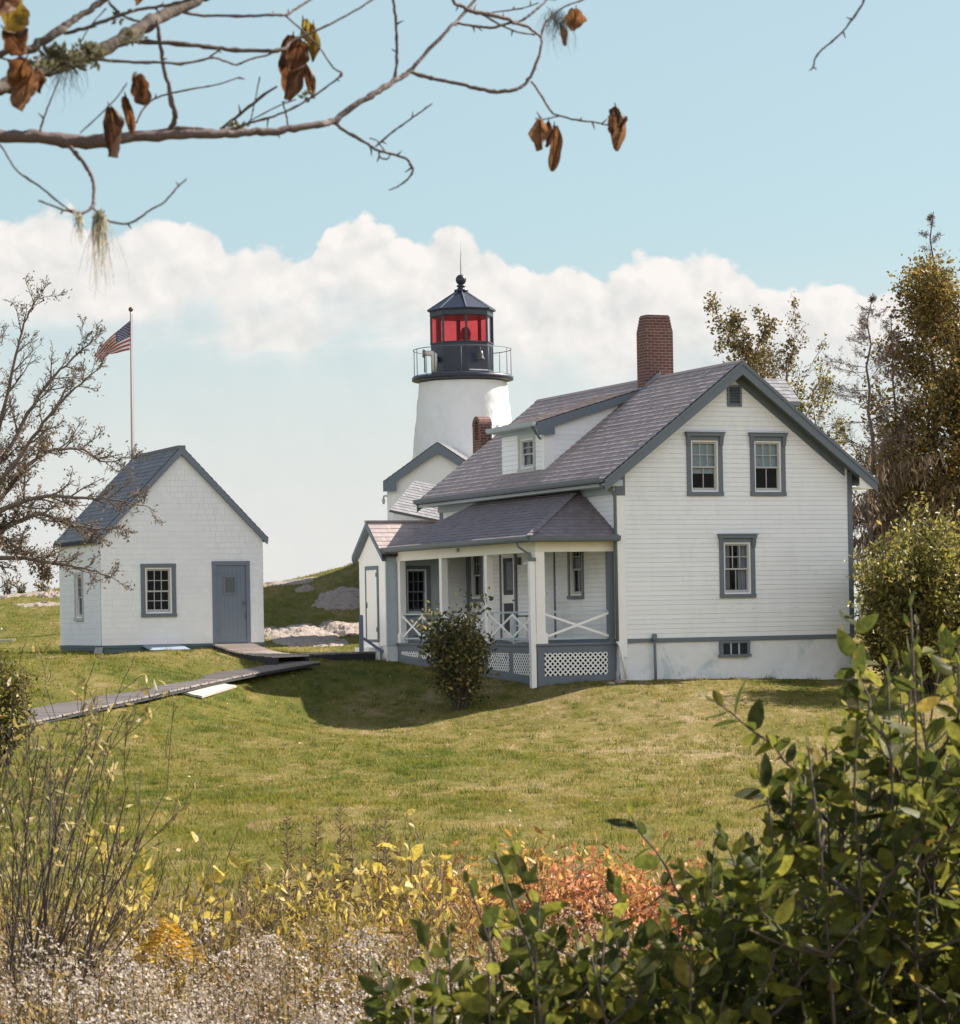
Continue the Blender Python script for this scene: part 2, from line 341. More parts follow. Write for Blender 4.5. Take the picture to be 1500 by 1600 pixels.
def ground_mat():
    m = bpy.data.materials.new('lawn_ground'); m.use_nodes = True; n = NT(m.node_tree)
    col, pos = grass_nodes(n, None)
    col = n.mix(n.mapr(n.noise(pos, 22, 4, .7), .35, .75, .45, 0), col, (.05, .045, .02))
    p = n.add('ShaderNodeBsdfPrincipled'); n.put(p.inputs['Base Color'], col); p.inputs['Roughness'].default_value = .95; p.inputs['Specular IOR Level'].default_value = .1
    bn = n.add('ShaderNodeBump'); bn.inputs['Strength'].default_value = .9; bn.inputs['Distance'].default_value = .08
    n.put(bn.inputs['Height'], n.math('ADD', n.noise(pos, 9, 5, .7), n.math('MULTIPLY', n.noise(pos, 40, 3, .7), .5))); n.l.new(bn.outputs[0], p.inputs['Normal'])
    o = n.add('ShaderNodeOutputMaterial'); n.l.new(p.outputs[0], o.inputs[0]); return m
def blade_mat():
    m = bpy.data.materials.new('lawn_grass_blades'); m.use_nodes = True; n = NT(m.node_tree)
    col, pos = grass_nodes(n, None)
    a = n.add('ShaderNodeAttribute'); a.attribute_name = 'rnd'
    k = n.add('ShaderNodeVectorMath', operation='SCALE'); n.put(k.inputs[0], col); n.put(k.inputs['Scale'], n.math('ADD', .85, n.math('MULTIPLY', a.outputs['Fac'], .75)))
    p = n.add('ShaderNodeBsdfDiffuse'); n.put(p.inputs[0], k.outputs[0])
    t = n.add('ShaderNodeBsdfTranslucent'); n.put(t.inputs[0], k.outputs[0])
    mx = n.add('ShaderNodeMixShader'); mx.inputs[0].default_value = .4; n.l.new(p.outputs[0], mx.inputs[1]); n.l.new(t.outputs[0], mx.inputs[2])
    o = n.add('ShaderNodeOutputMaterial'); n.l.new(mx.outputs[0], o.inputs[0]); return m

def np_mesh(name, verts, faces_n, loops, mats, rnd=None, smooth=True, parent=None, mi=None):
    me = bpy.data.meshes.new(name); nf = len(faces_n)
    me.vertices.add(len(verts)); me.vertices.foreach_set('co', np.ascontiguousarray(verts, np.float32).ravel())
    me.loops.add(len(loops)); me.loops.foreach_set('vertex_index', np.ascontiguousarray(loops, np.int32))
    me.polygons.add(nf); st = np.r_[0, np.cumsum(faces_n)[:-1]]
    me.polygons.foreach_set('loop_start', st.astype(np.int32))
    me.update(calc_edges=True)
    me.polygons.foreach_set('use_smooth', np.full(nf, smooth))
    for m in (mats if isinstance(mats, (list, tuple)) else [mats]): me.materials.append(m)
    if rnd is not None:
        a = me.attributes.new('rnd', 'FLOAT', 'FACE'); a.data.foreach_set('value', np.ascontiguousarray(rnd, np.float32))
    o = bpy.data.objects.new(name, me); C.objects.link(o)
    if parent: o.parent = parent
    return o

xs = np.r_[-4000, -1500, -600, -250, -120, -70, -48, -36, np.arange(-28, 28.01, .5), 36, 48, 70, 120, 250, 600, 1500, 4000]
ys = np.r_[-1200, -300, -100, -40, -16, np.arange(-8, 108.01, .5), 116, 130, 160, 220, 350, 700, 1600, 5000]
GX, GY = np.meshgrid(xs, ys); GZ = gh(GX, GY)
nx, ny = len(xs), len(ys); ii = np.arange(nx*ny).reshape(ny, nx)
q = np.stack([ii[:-1, :-1], ii[:-1, 1:], ii[1:, 1:], ii[1:, :-1]], -1).reshape(-1, 4)
ground = np_mesh('ground', np.stack([GX, GY, GZ], -1).reshape(-1, 3), np.full(len(q), 4), q.ravel(), ground_mat()); tag(ground, kind='structure')
seam = M('sea_water', (.03, .06, .07), .15, .1, .05, .3, .6, spec=.5)
mb = MB(); mb.face([(-9000, -3000, -5.5), (9000, -3000, -5.5), (9000, 12000, -5.5), (-9000, 12000, -5.5)]); tag(mb.build('sea', seam), kind='structure')

# lawn grass: many single blades in one object
rg = np.random.default_rng(5)
def blades(N, y0, y1, seed, hl, wd, margin=1.5, pw=1.0):
    r = np.random.default_rng(seed)
    Y = y0+(y1-y0)*r.random(N)**pw; X = (r.random(N)*2-1)*(Y*.185+margin)
    Z = gh(X, Y); a = r.random(N)*2*np.pi; L = hl*(.5+r.random(N))*(1+.9*np.clip(np.sin(X*2.3+np.sin(Y*.9)*2)*np.sin(Y*1.7+np.sin(X*1.1)*2)-.2, 0, 1)); lean = .4+1.5*r.random(N); la = r.random(N)*2*np.pi
    wv = np.stack([np.cos(a), np.sin(a), 0*a], -1)*(wd*(.6+.8*r.random(N)))[:, None]
    base = np.stack([X, Y, Z-.01], -1); tipv = np.stack([np.cos(la)*lean*L*.7, np.sin(la)*lean*L*.7, L], -1)
    V = np.stack([base-wv, base+wv, base+tipv], 1).reshape(-1, 3)
    return V, r.random(N)
Vs = []; Rs = []
for N, y0, y1, s_, hl, wd, pw in ((190000, 17, 38, 1, .040, .006, .8), (150000, 36, 66, 2, .042, .010, 1), (60000, 66, 94, 3, .05, .016, 1)):
    v_, r_ = blades(N, y0, y1, s_, hl, wd, pw=pw); Vs.append(v_); Rs.append(r_)
V_ = np.concatenate(Vs); R_ = np.concatenate(Rs)
def inside(u0, u1, v0, v1, ox, oy, th):
    c = V_[::3, :2]-np.array([ox, oy]); u = c[:, 0]*math.cos(th)+c[:, 1]*math.sin(th); v = -c[:, 0]*math.sin(th)+c[:, 1]*math.cos(th)
    return (u > u0) & (u < u1) & (v > v0) & (v < v1)
SH0 = at(159, 1010, 67.5)
keep = ~(inside(-.02, 6.62, -.02, 11.2, A0.x, A0.y, TH) | inside(-2.1, .1, .2, 11.4, A0.x, A0.y, TH) | inside(0, 4.38, 0, 4.2, SH0.x, SH0.y, TH))
V_ = V_.reshape(-1, 3, 3)[keep].reshape(-1, 3); R_ = R_[keep]
gr = np_mesh('lawn_grass', V_, np.full(len(R_), 3), np.arange(len(V_)), blade_mat(), R_, smooth=False)
tag(gr, 'short green and straw coloured lawn grass', 'grass', kind='stuff')

# ------------------------------------------------------------------ building helpers
rnd = random.Random(7)
def Fg(v0=0.): return lambda a, z, d: (a, v0-d, z)          # wall facing -v (towards the camera)
def Fs(u0=0.): return lambda a, z, d: (u0-d, a, z)          # wall facing -u (to the left)
def Fb(v0): return lambda a, z, d: (a, v0+d, z)             # wall facing +v
def Fr(u0): return lambda a, z, d: (u0+d, a, z)             # wall facing +u
def pbox(mb, F, a0, a1, z0, z1, d0, d1, r=0., mi=0):
    p = [F(a0, z0, d0), F(a1, z0, d0), F(a1, z0, d1), F(a0, z0, d1), F(a0, z1, d0), F(a1, z1, d0), F(a1, z1, d1), F(a0, z1, d1)]
    mb.hexa(p, r, mi)
def siding(mb, F, z0, z1, lf, rf, expo=.115, holes=(), thick=.010, width=None, jit=0.):
    """lapped boards between left/right boundary functions of height, leaving out the holes (a0, a1, z0, z1)"""
    k = 0; z = z0
    while z < z1-.004:
        zt = min(z+expo, z1); cuts = sorted({z, zt}|{h for ho in holes for h in ho[2:4] if z+.002 < h < zt-.002})
        off = lambda q: thick*(1-(q-z)/expo)+.002
        for zb, zu in zip(cuts[:-1], cuts[1:]):
            zm = (zb+zu)/2; segs = [(None, None)]
            L, Rr = [], []
            ed = [-1e9]; hs = sorted([(h[0], h[1]) for h in holes if h[2] < zm < h[3]])
            spans = []; cur = -1e9
            for h in hs: spans.append((cur, h[0])); cur = h[1]
            spans.append((cur, 1e9))
            for s_, e_ in spans:
                bl, br, tl, tr = max(lf(zb), s_), min(rf(zb), e_), max(lf(zu), s_), min(rf(zu), e_)
                if br-bl < .01 and tr-tl < .01: continue
                tl, tr = min(tl, tr), max(tl, tr)
                cutsx = [None]
                if width:
                    xs_ = [bl]; x = bl+rnd.uniform(.3, 1)*width
                    while x < br-.04: xs_.append(x); x += width*rnd.uniform(.6, 1.4)
                    xs_.append(br)
                else:
                    xs_ = [bl]; x = bl+rnd.uniform(.4, 1)*3.6
                    while x < br-.3: xs_.append(x); x += rnd.uniform(2.4, 3.8)
                    xs_.append(br)
                for x0, x1 in zip(xs_[:-1], xs_[1:]):
                    g = .0006 if width else .0008
                    t0 = min(max(x0, tl), tr) if x0 > bl else tl; t1 = min(max(x1, tl), tr) if x1 < br else tr
                    j = rnd.uniform(-jit, jit) if jit else 0.; r_ = rnd.random()
                    zz = zb+(j if zb == z else 0); zq = zu-((.0012 if width else .0038) if zu == zt else 0)
                    mb.face([F(x0+g, zz, off(zb)), F(x1-g, zz, off(zb)), F(t1-g, zq, off(zu)), F(t0+g, zq, off(zu))], r_)
                    if zb == z: mb.face([F(x0+g, zz, -.010), F(x1-g, zz, -.006), F(x1-g, zz, off(zb)), F(x0+g, zz, off(zb))], r_)
        z = zt; k += 1
def shingles(mb, O, S, T, N, poly, expo=.2, thick=.012, wd=.16, jit=.004):
    """rows of shingles over a convex polygon (s, t) on the plane O + S*s + T*t, T up the slope"""
    O, S, T, N = Vector(O), Vector(S).normalized(), Vector(T).normalized(), Vector(N).normalized()
    def span(t):
        xs_ = []
        for (a, b), (c, d) in zip(poly, poly[1:]+poly[:1]):
            if abs(b-d) < 1e-9:
                if abs(t-b) < 1e-6: xs_ += [a, c]
            elif min(b, d)-1e-9 <= t <= max(b, d)+1e-9: xs_.append(a+(c-a)*(t-b)/(d-b))
        return (min(xs_), max(xs_)) if xs_ else None
    tmin = min(p[1] for p in poly); tmax = max(p[1] for p in poly); t = tmin
    P = lambda s, t, d: O+S*s+T*t+N*d
    while t < tmax-.02:
        tu = min(t+expo, tmax); a = span(t+1e-6); b = span(tu-1e-6)
        if a and b:
            x = a[0]-rnd.random()*wd
            rowr = rnd.uniform(-.18, .18)
            while x < a[1]:
                w_ = wd*rnd.uniform(.55, 1.45); x0, x1 = max(x, a[0]), min(x+w_, a[1])
                if x1-x0 > .012:
                    u0 = min(max(x0, b[0]), b[1]) if x > a[0] else b[0]; u1 = min(max(x1, b[0]), b[1]) if x+w_ < a[1] else b[1]
                    th = thick*rnd.uniform(.88, 1.15); j = rnd.uniform(-jit, jit); r_ = min(1, max(0, rnd.random()+rowr))
                    e = .0015
                    ov = .03 if tu < tmax-1e-6 else 0
                    mb.face([P(x0+e, t+j, th), P(x1-e, t+j, th), P(u1-e, tu+ov, .0005), P(u0+e, tu+ov, .0005)], r_)
                    mb.face([P(x0+e, t+j, -.004), P(x1-e, t+j, -.004), P(x1-e, t+j, th), P(x0+e, t+j, th)], r_)
                x += w_
        t = tu
def prism(mb, O, S, T, N, poly, d0, d1, mi=0, r=0.):
    O, S, T, N = Vector(O), Vector(S).normalized(), Vector(T).normalized(), Vector(N).normalized(); k = len(poly)
    vs = [O+S*s+T*t+N*d0 for s, t in poly]+[O+S*s+T*t+N*d1 for s, t in poly]
    fs = [tuple(reversed(range(k))), tuple(range(k, 2*k))]+[(i, (i+1) % k, k+(i+1) % k, k+i) for i in range(k)]
    mb.faces(vs, fs, r, mi)
def window(parent, F, a0, a1, z0, z1, upper=(3, 2), lower=(2, 1), case=.12, hood=False, sill=True, shade=None, curtain=False, name='window', casem=None, sashm=None, liner=True, d_case=.035):
    """a0..z1 = outside of the casing. Casing is the part; sashes, panes and so on are sub-parts."""
    c = MB(); ct = case*.9
    pbox(c, F, a0, a0+case, z0+case*.8, z1-ct, -.02, d_case); pbox(c, F, a1-case, a1, z0+case*.8, z1-ct, -.02, d_case)
    pbox(c, F, a0-.004, a1+.004, z1-ct, z1, -.02, d_case+.004); pbox(c, F, a0-.004, a1+.004, z0, z0+case*.8, -.02, d_case+(.03 if sill else .004))
    win = c.build(name, casem or GREY, parent)
    i0, i1, j0, j1 = a0+case, a1-case, z0+case*.8, z1-ct
    if liner:
        l = MB(); t = .035
        pbox(l, F, i0, i0+t, j0, j1, -.10, .012); pbox(l, F, i1-t, i1, j0, j1, -.10, .012); pbox(l, F, i0+t, i1-t, j1-t, j1, -.10, .012); pbox(l, F, i0+t, i1-t, j0, j0+t, -.10, .02)
        l.build('jamb', WHITE2, win); i0 += t; i1 -= t; j0 += t; j1 -= t
    zm = j0+(j1-j0)*.485
    for nm, (y0, y1), (nc, nr), d in (('sash', (zm-.02, j1), upper, -.035), ('sash', (j0, zm+.02), lower, -.065)):
        s = MB(); b = .042; bb = .07 if y0 == j0 else .04
        pbox(s, F, i0, i0+b, y0, y1, d-.03, d); pbox(s, F, i1-b, i1, y0, y1, d-.03, d); pbox(s, F, i0+b, i1-b, y0, y0+bb, d-.03, d); pbox(s, F, i0+b, i1-b, y1-b, y1, d-.03, d)
        gx0, gx1, gz0, gz1 = i0+b, i1-b, y0+bb, y1-b
        for k in range(1, nc): x = gx0+(gx1-gx0)*k/nc; pbox(s, F, x-.010, x+.010, gz0, gz1, d-.026, d-.003)
        for k in range(1, nr): y = gz0+(gz1-gz0)*k/nr; pbox(s, F, gx0, gx1, y-.010, y+.010, d-.027, d-.004)
        s.build('sash', sashm or SILVER, win)
        g = MB(); g.face([F(gx0, gz0, d-.015), F(gx1, gz0, d-.015), F(gx1, gz1, d-.015), F(gx0, gz1, d-.015)]); g.build('pane', GLASS, win)
    if shade is not None:
        s = MB(); pbox(s, F, i0, i1, shade, j1, -.125, -.115); s.build('window_blind', SHADEM, win)
    if curtain:
        s = MB()
        for e0, e1 in ((i0, i0+(i1-i0)*.30), (i1-(i1-i0)*.36, i1)):
            K = 14
            for k in range(K):
                x0 = e0+(e1-e0)*k/K; x1 = e0+(e1-e0)*(k+1)/K; q0 = -.15+.02*math.sin(k*1.9); q1 = -.15+.02*math.sin((k+1)*1.9)
                s.face([F(x0, j0, q0), F(x1, j0, q1), F(x1, j1, q1), F(x0, j1, q0)], 0, 0, True)
        s.build('curtain', CURT, win)
    k = MB(); D_ = -.9
    k.face([F(a0, z0, D_), F(a1, z0, D_), F(a1, z1, D_), F(a0, z1, D_)])
    for (p, q_, r_, s_) in ((a0, a0, z0, z1), (a1, a1, z0, z1)): k.face([F(p, z0, -.1), F(p, z0, D_), F(p, z1, D_), F(p, z1, -.1)])
    for zz in (z0, z1): k.face([F(a0, zz, -.1), F(a1, zz, -.1), F(a1, zz, D_), F(a0, zz, D_)])
    k.build('dark_room', DARK, win)
    if hood:
        h = MB(); pbox(h, F, a0-.03, a1+.03, z1, z1+.075, -.01, .11); pbox(h, F, a0-.05, a1+.05, z1+.075, z1+.10, -.01, .135)
        h.build('window_hood', GREY, win)
        for x in (a0-.012, a1+.012-case*.85):
            b = MB()
            b.faces([F(x, z1, .036), F(x+case*.85, z1, .036), F(x+case*.85, z1, .10), F(x, z1, .10), F(x, z1-.2, .036), F(x+case*.85, z1-.2, .036), F(x+case*.85, z1-.2, .055), F(x, z1-.2, .055)],
                    [(0, 1, 2, 3), (4, 7, 6, 5), (0, 4, 5, 1), (1, 5, 6, 2), (2, 6, 7, 3), (3, 7, 4, 0)])
            pbox(b, F, x+.01, x+case*.85-.01, z1-.235, z1-.2, .036, .07)
            b.build('bracket', GREY, win)
    return win

# ------------------------------------------------------------------ keeper's house
H = empty('keepers_house', (A0.x, A0.y, 0), TH, 'large white clapboard house with dormer, porch and brown shingle roof beside the lighthouse', 'house')
W_, L_ = 6.60, 11.2
ZS0, ZS1 = .955, 1.06                       # sill trim
ZR, UR, SL = 7.86, 3.3, .766                # ridge, its u, slope
def rz(u): return ZR-SL*abs(u-UR)           # top of roof surface
THK = .17                                   # roof build-up (vertical) above the wall line
# foundation
mb = MB(); fn = random.Random(3)
def stone_face(F, a0, a1, z0, z1, na, nz):
    g = [[F(a0+(a1-a0)*i/na, z0+(z1-z0)*j/nz, .045*(1-j/nz)**1.5*1.6+fn.uniform(-.016, .016)) for i in range(na+1)] for j in range(nz+1)]
    vs = [p for row in g for p in row]
    mb.faces(vs, [(j*(na+1)+i, j*(na+1)+i+1, (j+1)*(na+1)+i+1, (j+1)*(na+1)+i) for j in range(nz) for i in range(na)], 0, 0, True)
stone_face(Fg(.02), .0, 6.6, -.5, .95, 60, 14); stone_face(Fs(.02), .0, L_, -.5, .95, 60, 10); stone_face(Fr(6.58), 0, L_, -.5, .95, 60, 10)
mb.build('foundation', STUCCO, H)
# cellar window
cw = MB(); F = Fg(-.03)
CA0, CA1, CZ0, CZ1 = 2.745, 3.575, .55, .945
pbox(cw, F, CA0, CA1, CZ1-.05, CZ1, -.05, .045); pbox(cw, F, CA0-.03, CA1+.03, CZ0, CZ0+.07, -.05, .06); pbox(cw, F, CA0, CA0+.075, CZ0+.07, CZ1-.05, -.05, .045); pbox(cw, F, CA1-.075, CA1, CZ0+.07, CZ1-.05, -.05, .045)
cwo = cw.build('cellar_window', GREY, H)
for k in (1, 2):
    cs = MB(); x = CA0+.075+(CA1-CA0-.15)*k/3; pbox(cs, F, x-.018, x+.018, CZ0+.07, CZ1-.05, .0, .03); cs.build('muntin', GREYL, cwo)
cp_ = MB(); cp_.face([F(CA0+.07, CZ0+.06, .012), F(CA1-.07, CZ0+.06, .012), F(CA1-.07, CZ1-.04, .012), F(CA0+.07, CZ1-.04, .012)]); cp_.build('pane', GLASS, cwo)
cd = MB(); cd.face([F(CA0, CZ0, .004), F(CA1, CZ0, .004), F(CA1, CZ1, .004), F(CA0, CZ1, .004)]); cd.build('dark_room', DARK, cwo)
# gable wall
GW = [(1.92, 2.92, 4.545, 6.02), (3.70, 4.70, 4.545, 6.02), (2.785, 3.785, 2.015, 3.50)]
VENT = (3.085, 3.49, 6.76, 7.285)
lfun = lambda z: max(.20, UR-(rz(UR)-THK-z)/SL); rfun = lambda z: min(6.50, UR+(rz(UR)-THK-z)/SL)
mb = MB(); siding(mb, Fg(), ZS1, ZR-THK-.01, lfun, rfun, .116, [(a+.02, b-.02, c+.02, d-.02) for a, b, c, d in GW]+[(VENT[0]+.01, VENT[1]-.01, VENT[2]+.01, VENT[3]-.01)])
mb.build('gable_wall', WHITE, H)
mb = MB(); siding(mb, Fb(L_), ZS1, ZR-THK-.01, lambda z: max(0, lfun(z) if lfun(z) > .21 else 0), lambda z: max(rfun(z), 6.6) if rfun(z) > 6.49 else rfun(z), .116); mb.build('gable_wall', WHITE, H)
# side walls
PW = [(8.26, 9.15, 2.06, 3.56), (1.92, 2.82, 2.06, 3.60)]; DOOR = (5.98, 7.05, 1.0, 3.42)
mb = MB(); siding(mb, Fs(), ZS1, 4.90, lambda z: .0, lambda z: L_, .116, [(a+.02, b-.02, c+.02, d-.02) for a, b, c, d in PW]+[DOOR]); mb.build('side_wall', WHITE, H)
mb = MB(); siding(mb, Fr(W_), ZS1, 4.90, lambda z: .0, lambda z: L_, .116); mb.build('side_wall', WHITE, H)
# corner boards, sill board
mb = MB(); pbox(mb, Fg(), -.022, .20, .62, 4.55, -.015, .024); pbox(mb, Fs(), -.02, .16, .96, 4.9, 0, .02); mb.build('corner_board', WHITE2, H)
mb = MB(); pbox(mb, Fg(), 6.49, 6.625, ZS0, 5.16, -.012, .026); pbox(mb, Fr(W_), -.02, .13, ZS0, 5.1, 0, .024); mb.build('corner_board', GREY, H)
mb = MB(); pbox(mb, Fg(), .2, 6.49, ZS0, ZS1, -.02, .032); mb.build('sill_board', GREY, H)
mb = MB(); pbox(mb, Fs(), 0, L_, .88, 1.06, -.02, .018); mb.build('sill_board', GREYD, H)
mb = MB(); pbox(mb, Fg(), -.04, .205, 4.55, 5.08, -.01, .04); mb.build('corner_block', GREY, H)
mb = MB(); pbox(mb, Fs(), 10.98, 11.22, 1., 4.9, 0, .022); mb.build('corner_board', GREY, H)
for (a0, a1, z0, z1), sh, cu, lo in ((GW[0], 5.10, False, (2, 1)), (GW[1], 5.28, False, (2, 1)), (GW[2], None, True, (2, 1))):
    window(H, Fg(), a0, a1, z0, z1, (3, 2), lo, hood=True, shade=sh, curtain=cu, name='gable_window')
# gable vent
v = MB(); F = Fg(); a0, a1, z0, z1 = VENT
pbox(v, F, a0, a0+.06, z0, z1, -.02, .04); pbox(v, F, a1-.06, a1, z0, z1, -.02, .04); pbox(v, F, a0+.06, a1-.06, z1-.06, z1, -.02, .038); pbox(v, F, a0+.06, a1-.06, z0, z0+.06, -.02, .045)
vo_ = v.build('gable_vent', GREY, H); lv = MB()
for k in range(6):
    zb = z0+.065+k*.068
    lv.faces([F(a0+.06, zb, .03), F(a1-.06, zb, .03), F(a1-.06, zb+.055, -.03), F(a0+.06, zb+.055, -.03), F(a0+.06, zb+.012, .034), F(a1-.06, zb+.012, .034), F(a1-.06, zb+.067, -.03), F(a0+.06, zb+.067, -.03)], [(0, 1, 2, 3), (4, 5, 6, 7), (0, 1, 5, 4)])
lv.build('louvre', GREY, vo_)
bk = MB(); bk.face([F(a0+.05, z0+.05, -.05), F(a1-.05, z0+.05, -.05), F(a1-.05, z1-.05, -.05), F(a0+.05, z1-.05, -.05)]); bk.build('dark_room', DARK, vo_)
# main roof
V0, V1, UE = -.42, 11.65, .52               # overhangs
cs_, sn_ = 1/math.hypot(1, SL), SL/math.hypot(1, SL)
sl_len = (UR+UE)/cs_
mb = MB()
O = (-UE, V1, rz(-UE)); shingles(mb, O, (0, -1, 0), (cs_, 0, sn_), (-sn_, 0, cs_), [(0, 0), (V1-V0, 0), (V1-V0, sl_len), (0, sl_len)], .196, .022)
O = (W_+UE, V0, rz(W_+UE)); shingles(mb, O, (0, 1, 0), (-cs_, 0, sn_), (sn_, 0, cs_), [(0, 0), (V1-V0, 0), (V1-V0, sl_len), (0, sl_len)], .196, .022)
roof = mb.build('roof', SHINGLE, H)
mb = MB()
prism(mb, (0, V0+.012, 0), (1, 0, 0), (0, 0, 1), (0, 1, 0), [(-UE+.02, rz(-UE+.02)-.006), (UR, ZR-.006), (W_+UE-.02, rz(-UE+.02)-.006), (W_+UE-.02, rz(-UE+.02)-.11), (UR, ZR-.13), (-UE+.02, rz(-UE+.02)-.11)], 0, V1-V0-.024)
mb.build('roof_deck', DECKM, roof)
mb = MB()                                    # ridge boards
for s in (-1, 1):
    prism(mb, (UR, V0-.02, ZR+.012), (0, 1, 0), (s*cs_, 0, -sn_), (s*sn_, 0, cs_), [(0, 0), (V1-V0+.04, 0), (V1-V0+.04, .13), (0, .13)], -.004, .018)
mb.build('ridge_cap', SHINGLE, roof)
for vv, d in ((V0, -1), (V1, 1)):            # rake boards and soffit
    mb = MB()
    for s in (-1, 1):
        e = UR+UE
        prism(mb, (UR, vv, 0), (s, 0, 0), (0, 0, 1), (0, d, 0), [(0, ZR-.012), (e, ZR-SL*e-.012), (e, ZR-SL*e-.30), (0, ZR-.34)] if s > 0 else [(0, ZR-.34), (e, ZR-SL*e-.30), (e, ZR-SL*e-.012), (0, ZR-.012)], -.012, .03)
        prism(mb, (UR, vv, 0), (s, 0, 0), (0, 0, 1), (0, d, 0), [(0, ZR-.012), (e+.02, ZR-SL*(e+.02)-.012), (e+.02, ZR-SL*(e+.02)-.10), (0, ZR-.11)] if s > 0 else [(0, ZR-.11), (e+.02, ZR-SL*(e+.02)-.10), (e+.02, ZR-SL*(e+.02)-.012), (0, ZR-.012)], .0305, .055)
    mb.build('rake_board', GREY, roof)
mb = MB()
for s in (-1, 1):
    e = UR+UE-.03
    prism(mb, (UR, V0+.014, 0), (s, 0, 0), (0, 0, 1), (0, 1, 0), [(0, ZR-.20), (e, ZR-SL*e-.17), (e, ZR-SL*e-.20), (0, ZR-.235)], 0, .36)
mb.build('soffit', M('soffit_paint', (.12, .15, .17), .6, .08, 4.), roof)
mb = MB()
for s in (-1, 1):
    e = 3.1; prism(mb, (UR, -.012, 0), (s, 0, 0), (0, 0, 1), (0, -1, 0), [(0, ZR-.22), (e, ZR-SL*e-.22), (e, ZR-SL*e-.44), (0, ZR-.46)] if s > 0 else [(0, ZR-.46), (e, ZR-SL*e-.44), (e, ZR-SL*e-.22), (0, ZR-.22)], -.005, .026)
mb.build('frieze_board', GREY, H)
# eave boxes, frieze, gutter
zE = rz(-UE)
mb = MB(); mb.box(W_+.03, W_+UE-.03, V0+.02, V1, zE-.22, zE-.17); mb.box(W_+.03, W_+UE-.05, V0+.02, V0+.05, zE-.17, zE+.12); mb.build('eave_return', WHITE2, roof)
mb = MB(); mb.box(-UE+.03, -.02, V0+.05, V1-.02, zE-.17, zE-.02); mb.box(-.06, -.015, .2, V1-.4, zE-.34, zE-.17); mb.build('eave_soffit', GREYL, roof)
def gutter(name, a, b, r, parent, m, up=(0, 0, 1)):
    a, b = Vector(a), Vector(b); d = (b-a).normalized(); x = d.cross(Vector((0, 0, 1))).normalized(); mb = MB(); prof = [(-r, .0), (-r*.95, -.06), (-r*.6, -.10), (r*.5, -.105), (r*.85, -.06), (r*1.1, .02), (r*.95, .02), (r*.7, -.05), (-r*.8, -.05)]
    vs = [p+x*q0+Vector((0, 0, q1)) for p in (a, b) for q0, q1 in prof]; k = len(prof)
    mb.faces(vs, [tuple(range(k)), tuple(reversed(range(k, 2*k)))]+[(i, k+i, k+(i+1) % k, (i+1) % k) for i in range(k)])
    return mb.build(name, m, parent)
gutter('gutter', (-UE-.06, V1-.02, zE+.02), (-UE-.06, V0+.05, zE+.02), .075, roof, GREY)
# downspout at the house corner
mb = MB(); mb.tube([(-UE-.05, -.12, zE-.08), (-.3, -.10, zE-.22), (-.12, -.06, zE-.30), (-.075, -.03, zE-.42), (-.07, -.02, 1.0)], .038, 8); mb.tube([(-.07, -.02, 1.0), (-.03, -.09, .9), (.12, -.11, .1)], .036, 8, mi=1); mb.build('downspout', [GREY, WHITE2], H)
mb = MB(); mb.tube([(.905, -.13, -.2), (.905, -.10, 1.05)], .036, 10); mb.lathe([(.055, 1.0), (.06, 1.05), (.06, 1.15), (.045, 1.17)], 12, .905, -.10); mb.build('vent_pipe', GREY, H)
# chimneys
def chimney(u0, u1, v0, v1, z0, z1, corbel):
    mb = MB(); t = .045; ring = [(z0, 0), (z1-.40, 0), (z1-.16, t*1.1), (z1, t*1.5)]
    for (za, ta), (zb, tb) in zip(ring[:-1], ring[1:]):
        p = [(u0+ta, v0+ta, za), (u1-ta, v0+ta, za), (u1-ta, v1-ta, za), (u0+ta, v1-ta, za), (u0+tb, v0+tb, zb), (u1-tb, v0+tb, zb), (u1-tb, v1-tb, zb), (u0+tb, v1-tb, zb)]
        mb.faces(p, [(0, 1, 5, 4), (1, 2, 6, 5), (2, 3, 7, 6), (3, 0, 4, 7)])
    mb.box(u0+t*1.7, u1-t*1.7, v0+t*1.7, v1-t*1.7, z1-.02, z1+.03)
    for k in range(5): z = z1-.36+k*.075; e = t*(.4+.22*k); mb.box(u0+e-.006, u1-e+.006, v0+e-.006, v1-e+.006, z, z+.05)
    return mb.build('chimney', BRICK, H)
ch = chimney(2.92, 3.72, 4.02, 4.55, 6.9, 9.46, True)
mb = MB()
prism(mb, (2.95, 4.03, rz(2.95)), (0, 1, 0), (-cs_, 0, -sn_), (-sn_, 0, cs_), [(-.04, -.05), (.58, -.05), (.58, .14), (-.04, .14)], .012, .03)
prism(mb, (UR, 3.98, 0), (1, 0, 0), (0, 0, 1), (0, -1, 0), [(-.42, rz(2.88)-.05), (.02, ZR-.03), (.02, ZR+.16), (-.42, rz(2.88)+.13)], -.03, .012)
mb.build('flashing', LEAD, ch)
# small arched chimney beyond the far end wall
ca = MB(); u0, u1, v0, v1, z1 = 1.50, 1.86, 11.72, 12.28, 7.12
ca.box(u0, u1, v0, v0+.13, 3.2, z1, F=None); ca.box(u0, u1, v1-.13, v1, 3.2, z1); ca.box(u0, u1, v0+.13, v1-.13, 3.2, 6.72)
K = 12; vm = (v0+v1)/2; ro = (v1-v0)/2
for k in range(K):
    a, b = math.pi*k/K, math.pi*(k+1)/K; ri = ro-.12
    q = lambda r, t: (vm-r*math.cos(t), z1+r*math.sin(t))
    p = [(u0-.012, *q(ri, a)), (u0-.012, *q(ro, a)), (u0-.012, *q(ro, b)), (u0-.012, *q(ri, b))]
    ca.hexa(p+[(u1+.012, y, z) for _, y, z in p])
ca.build('chimney', BRICK, H)

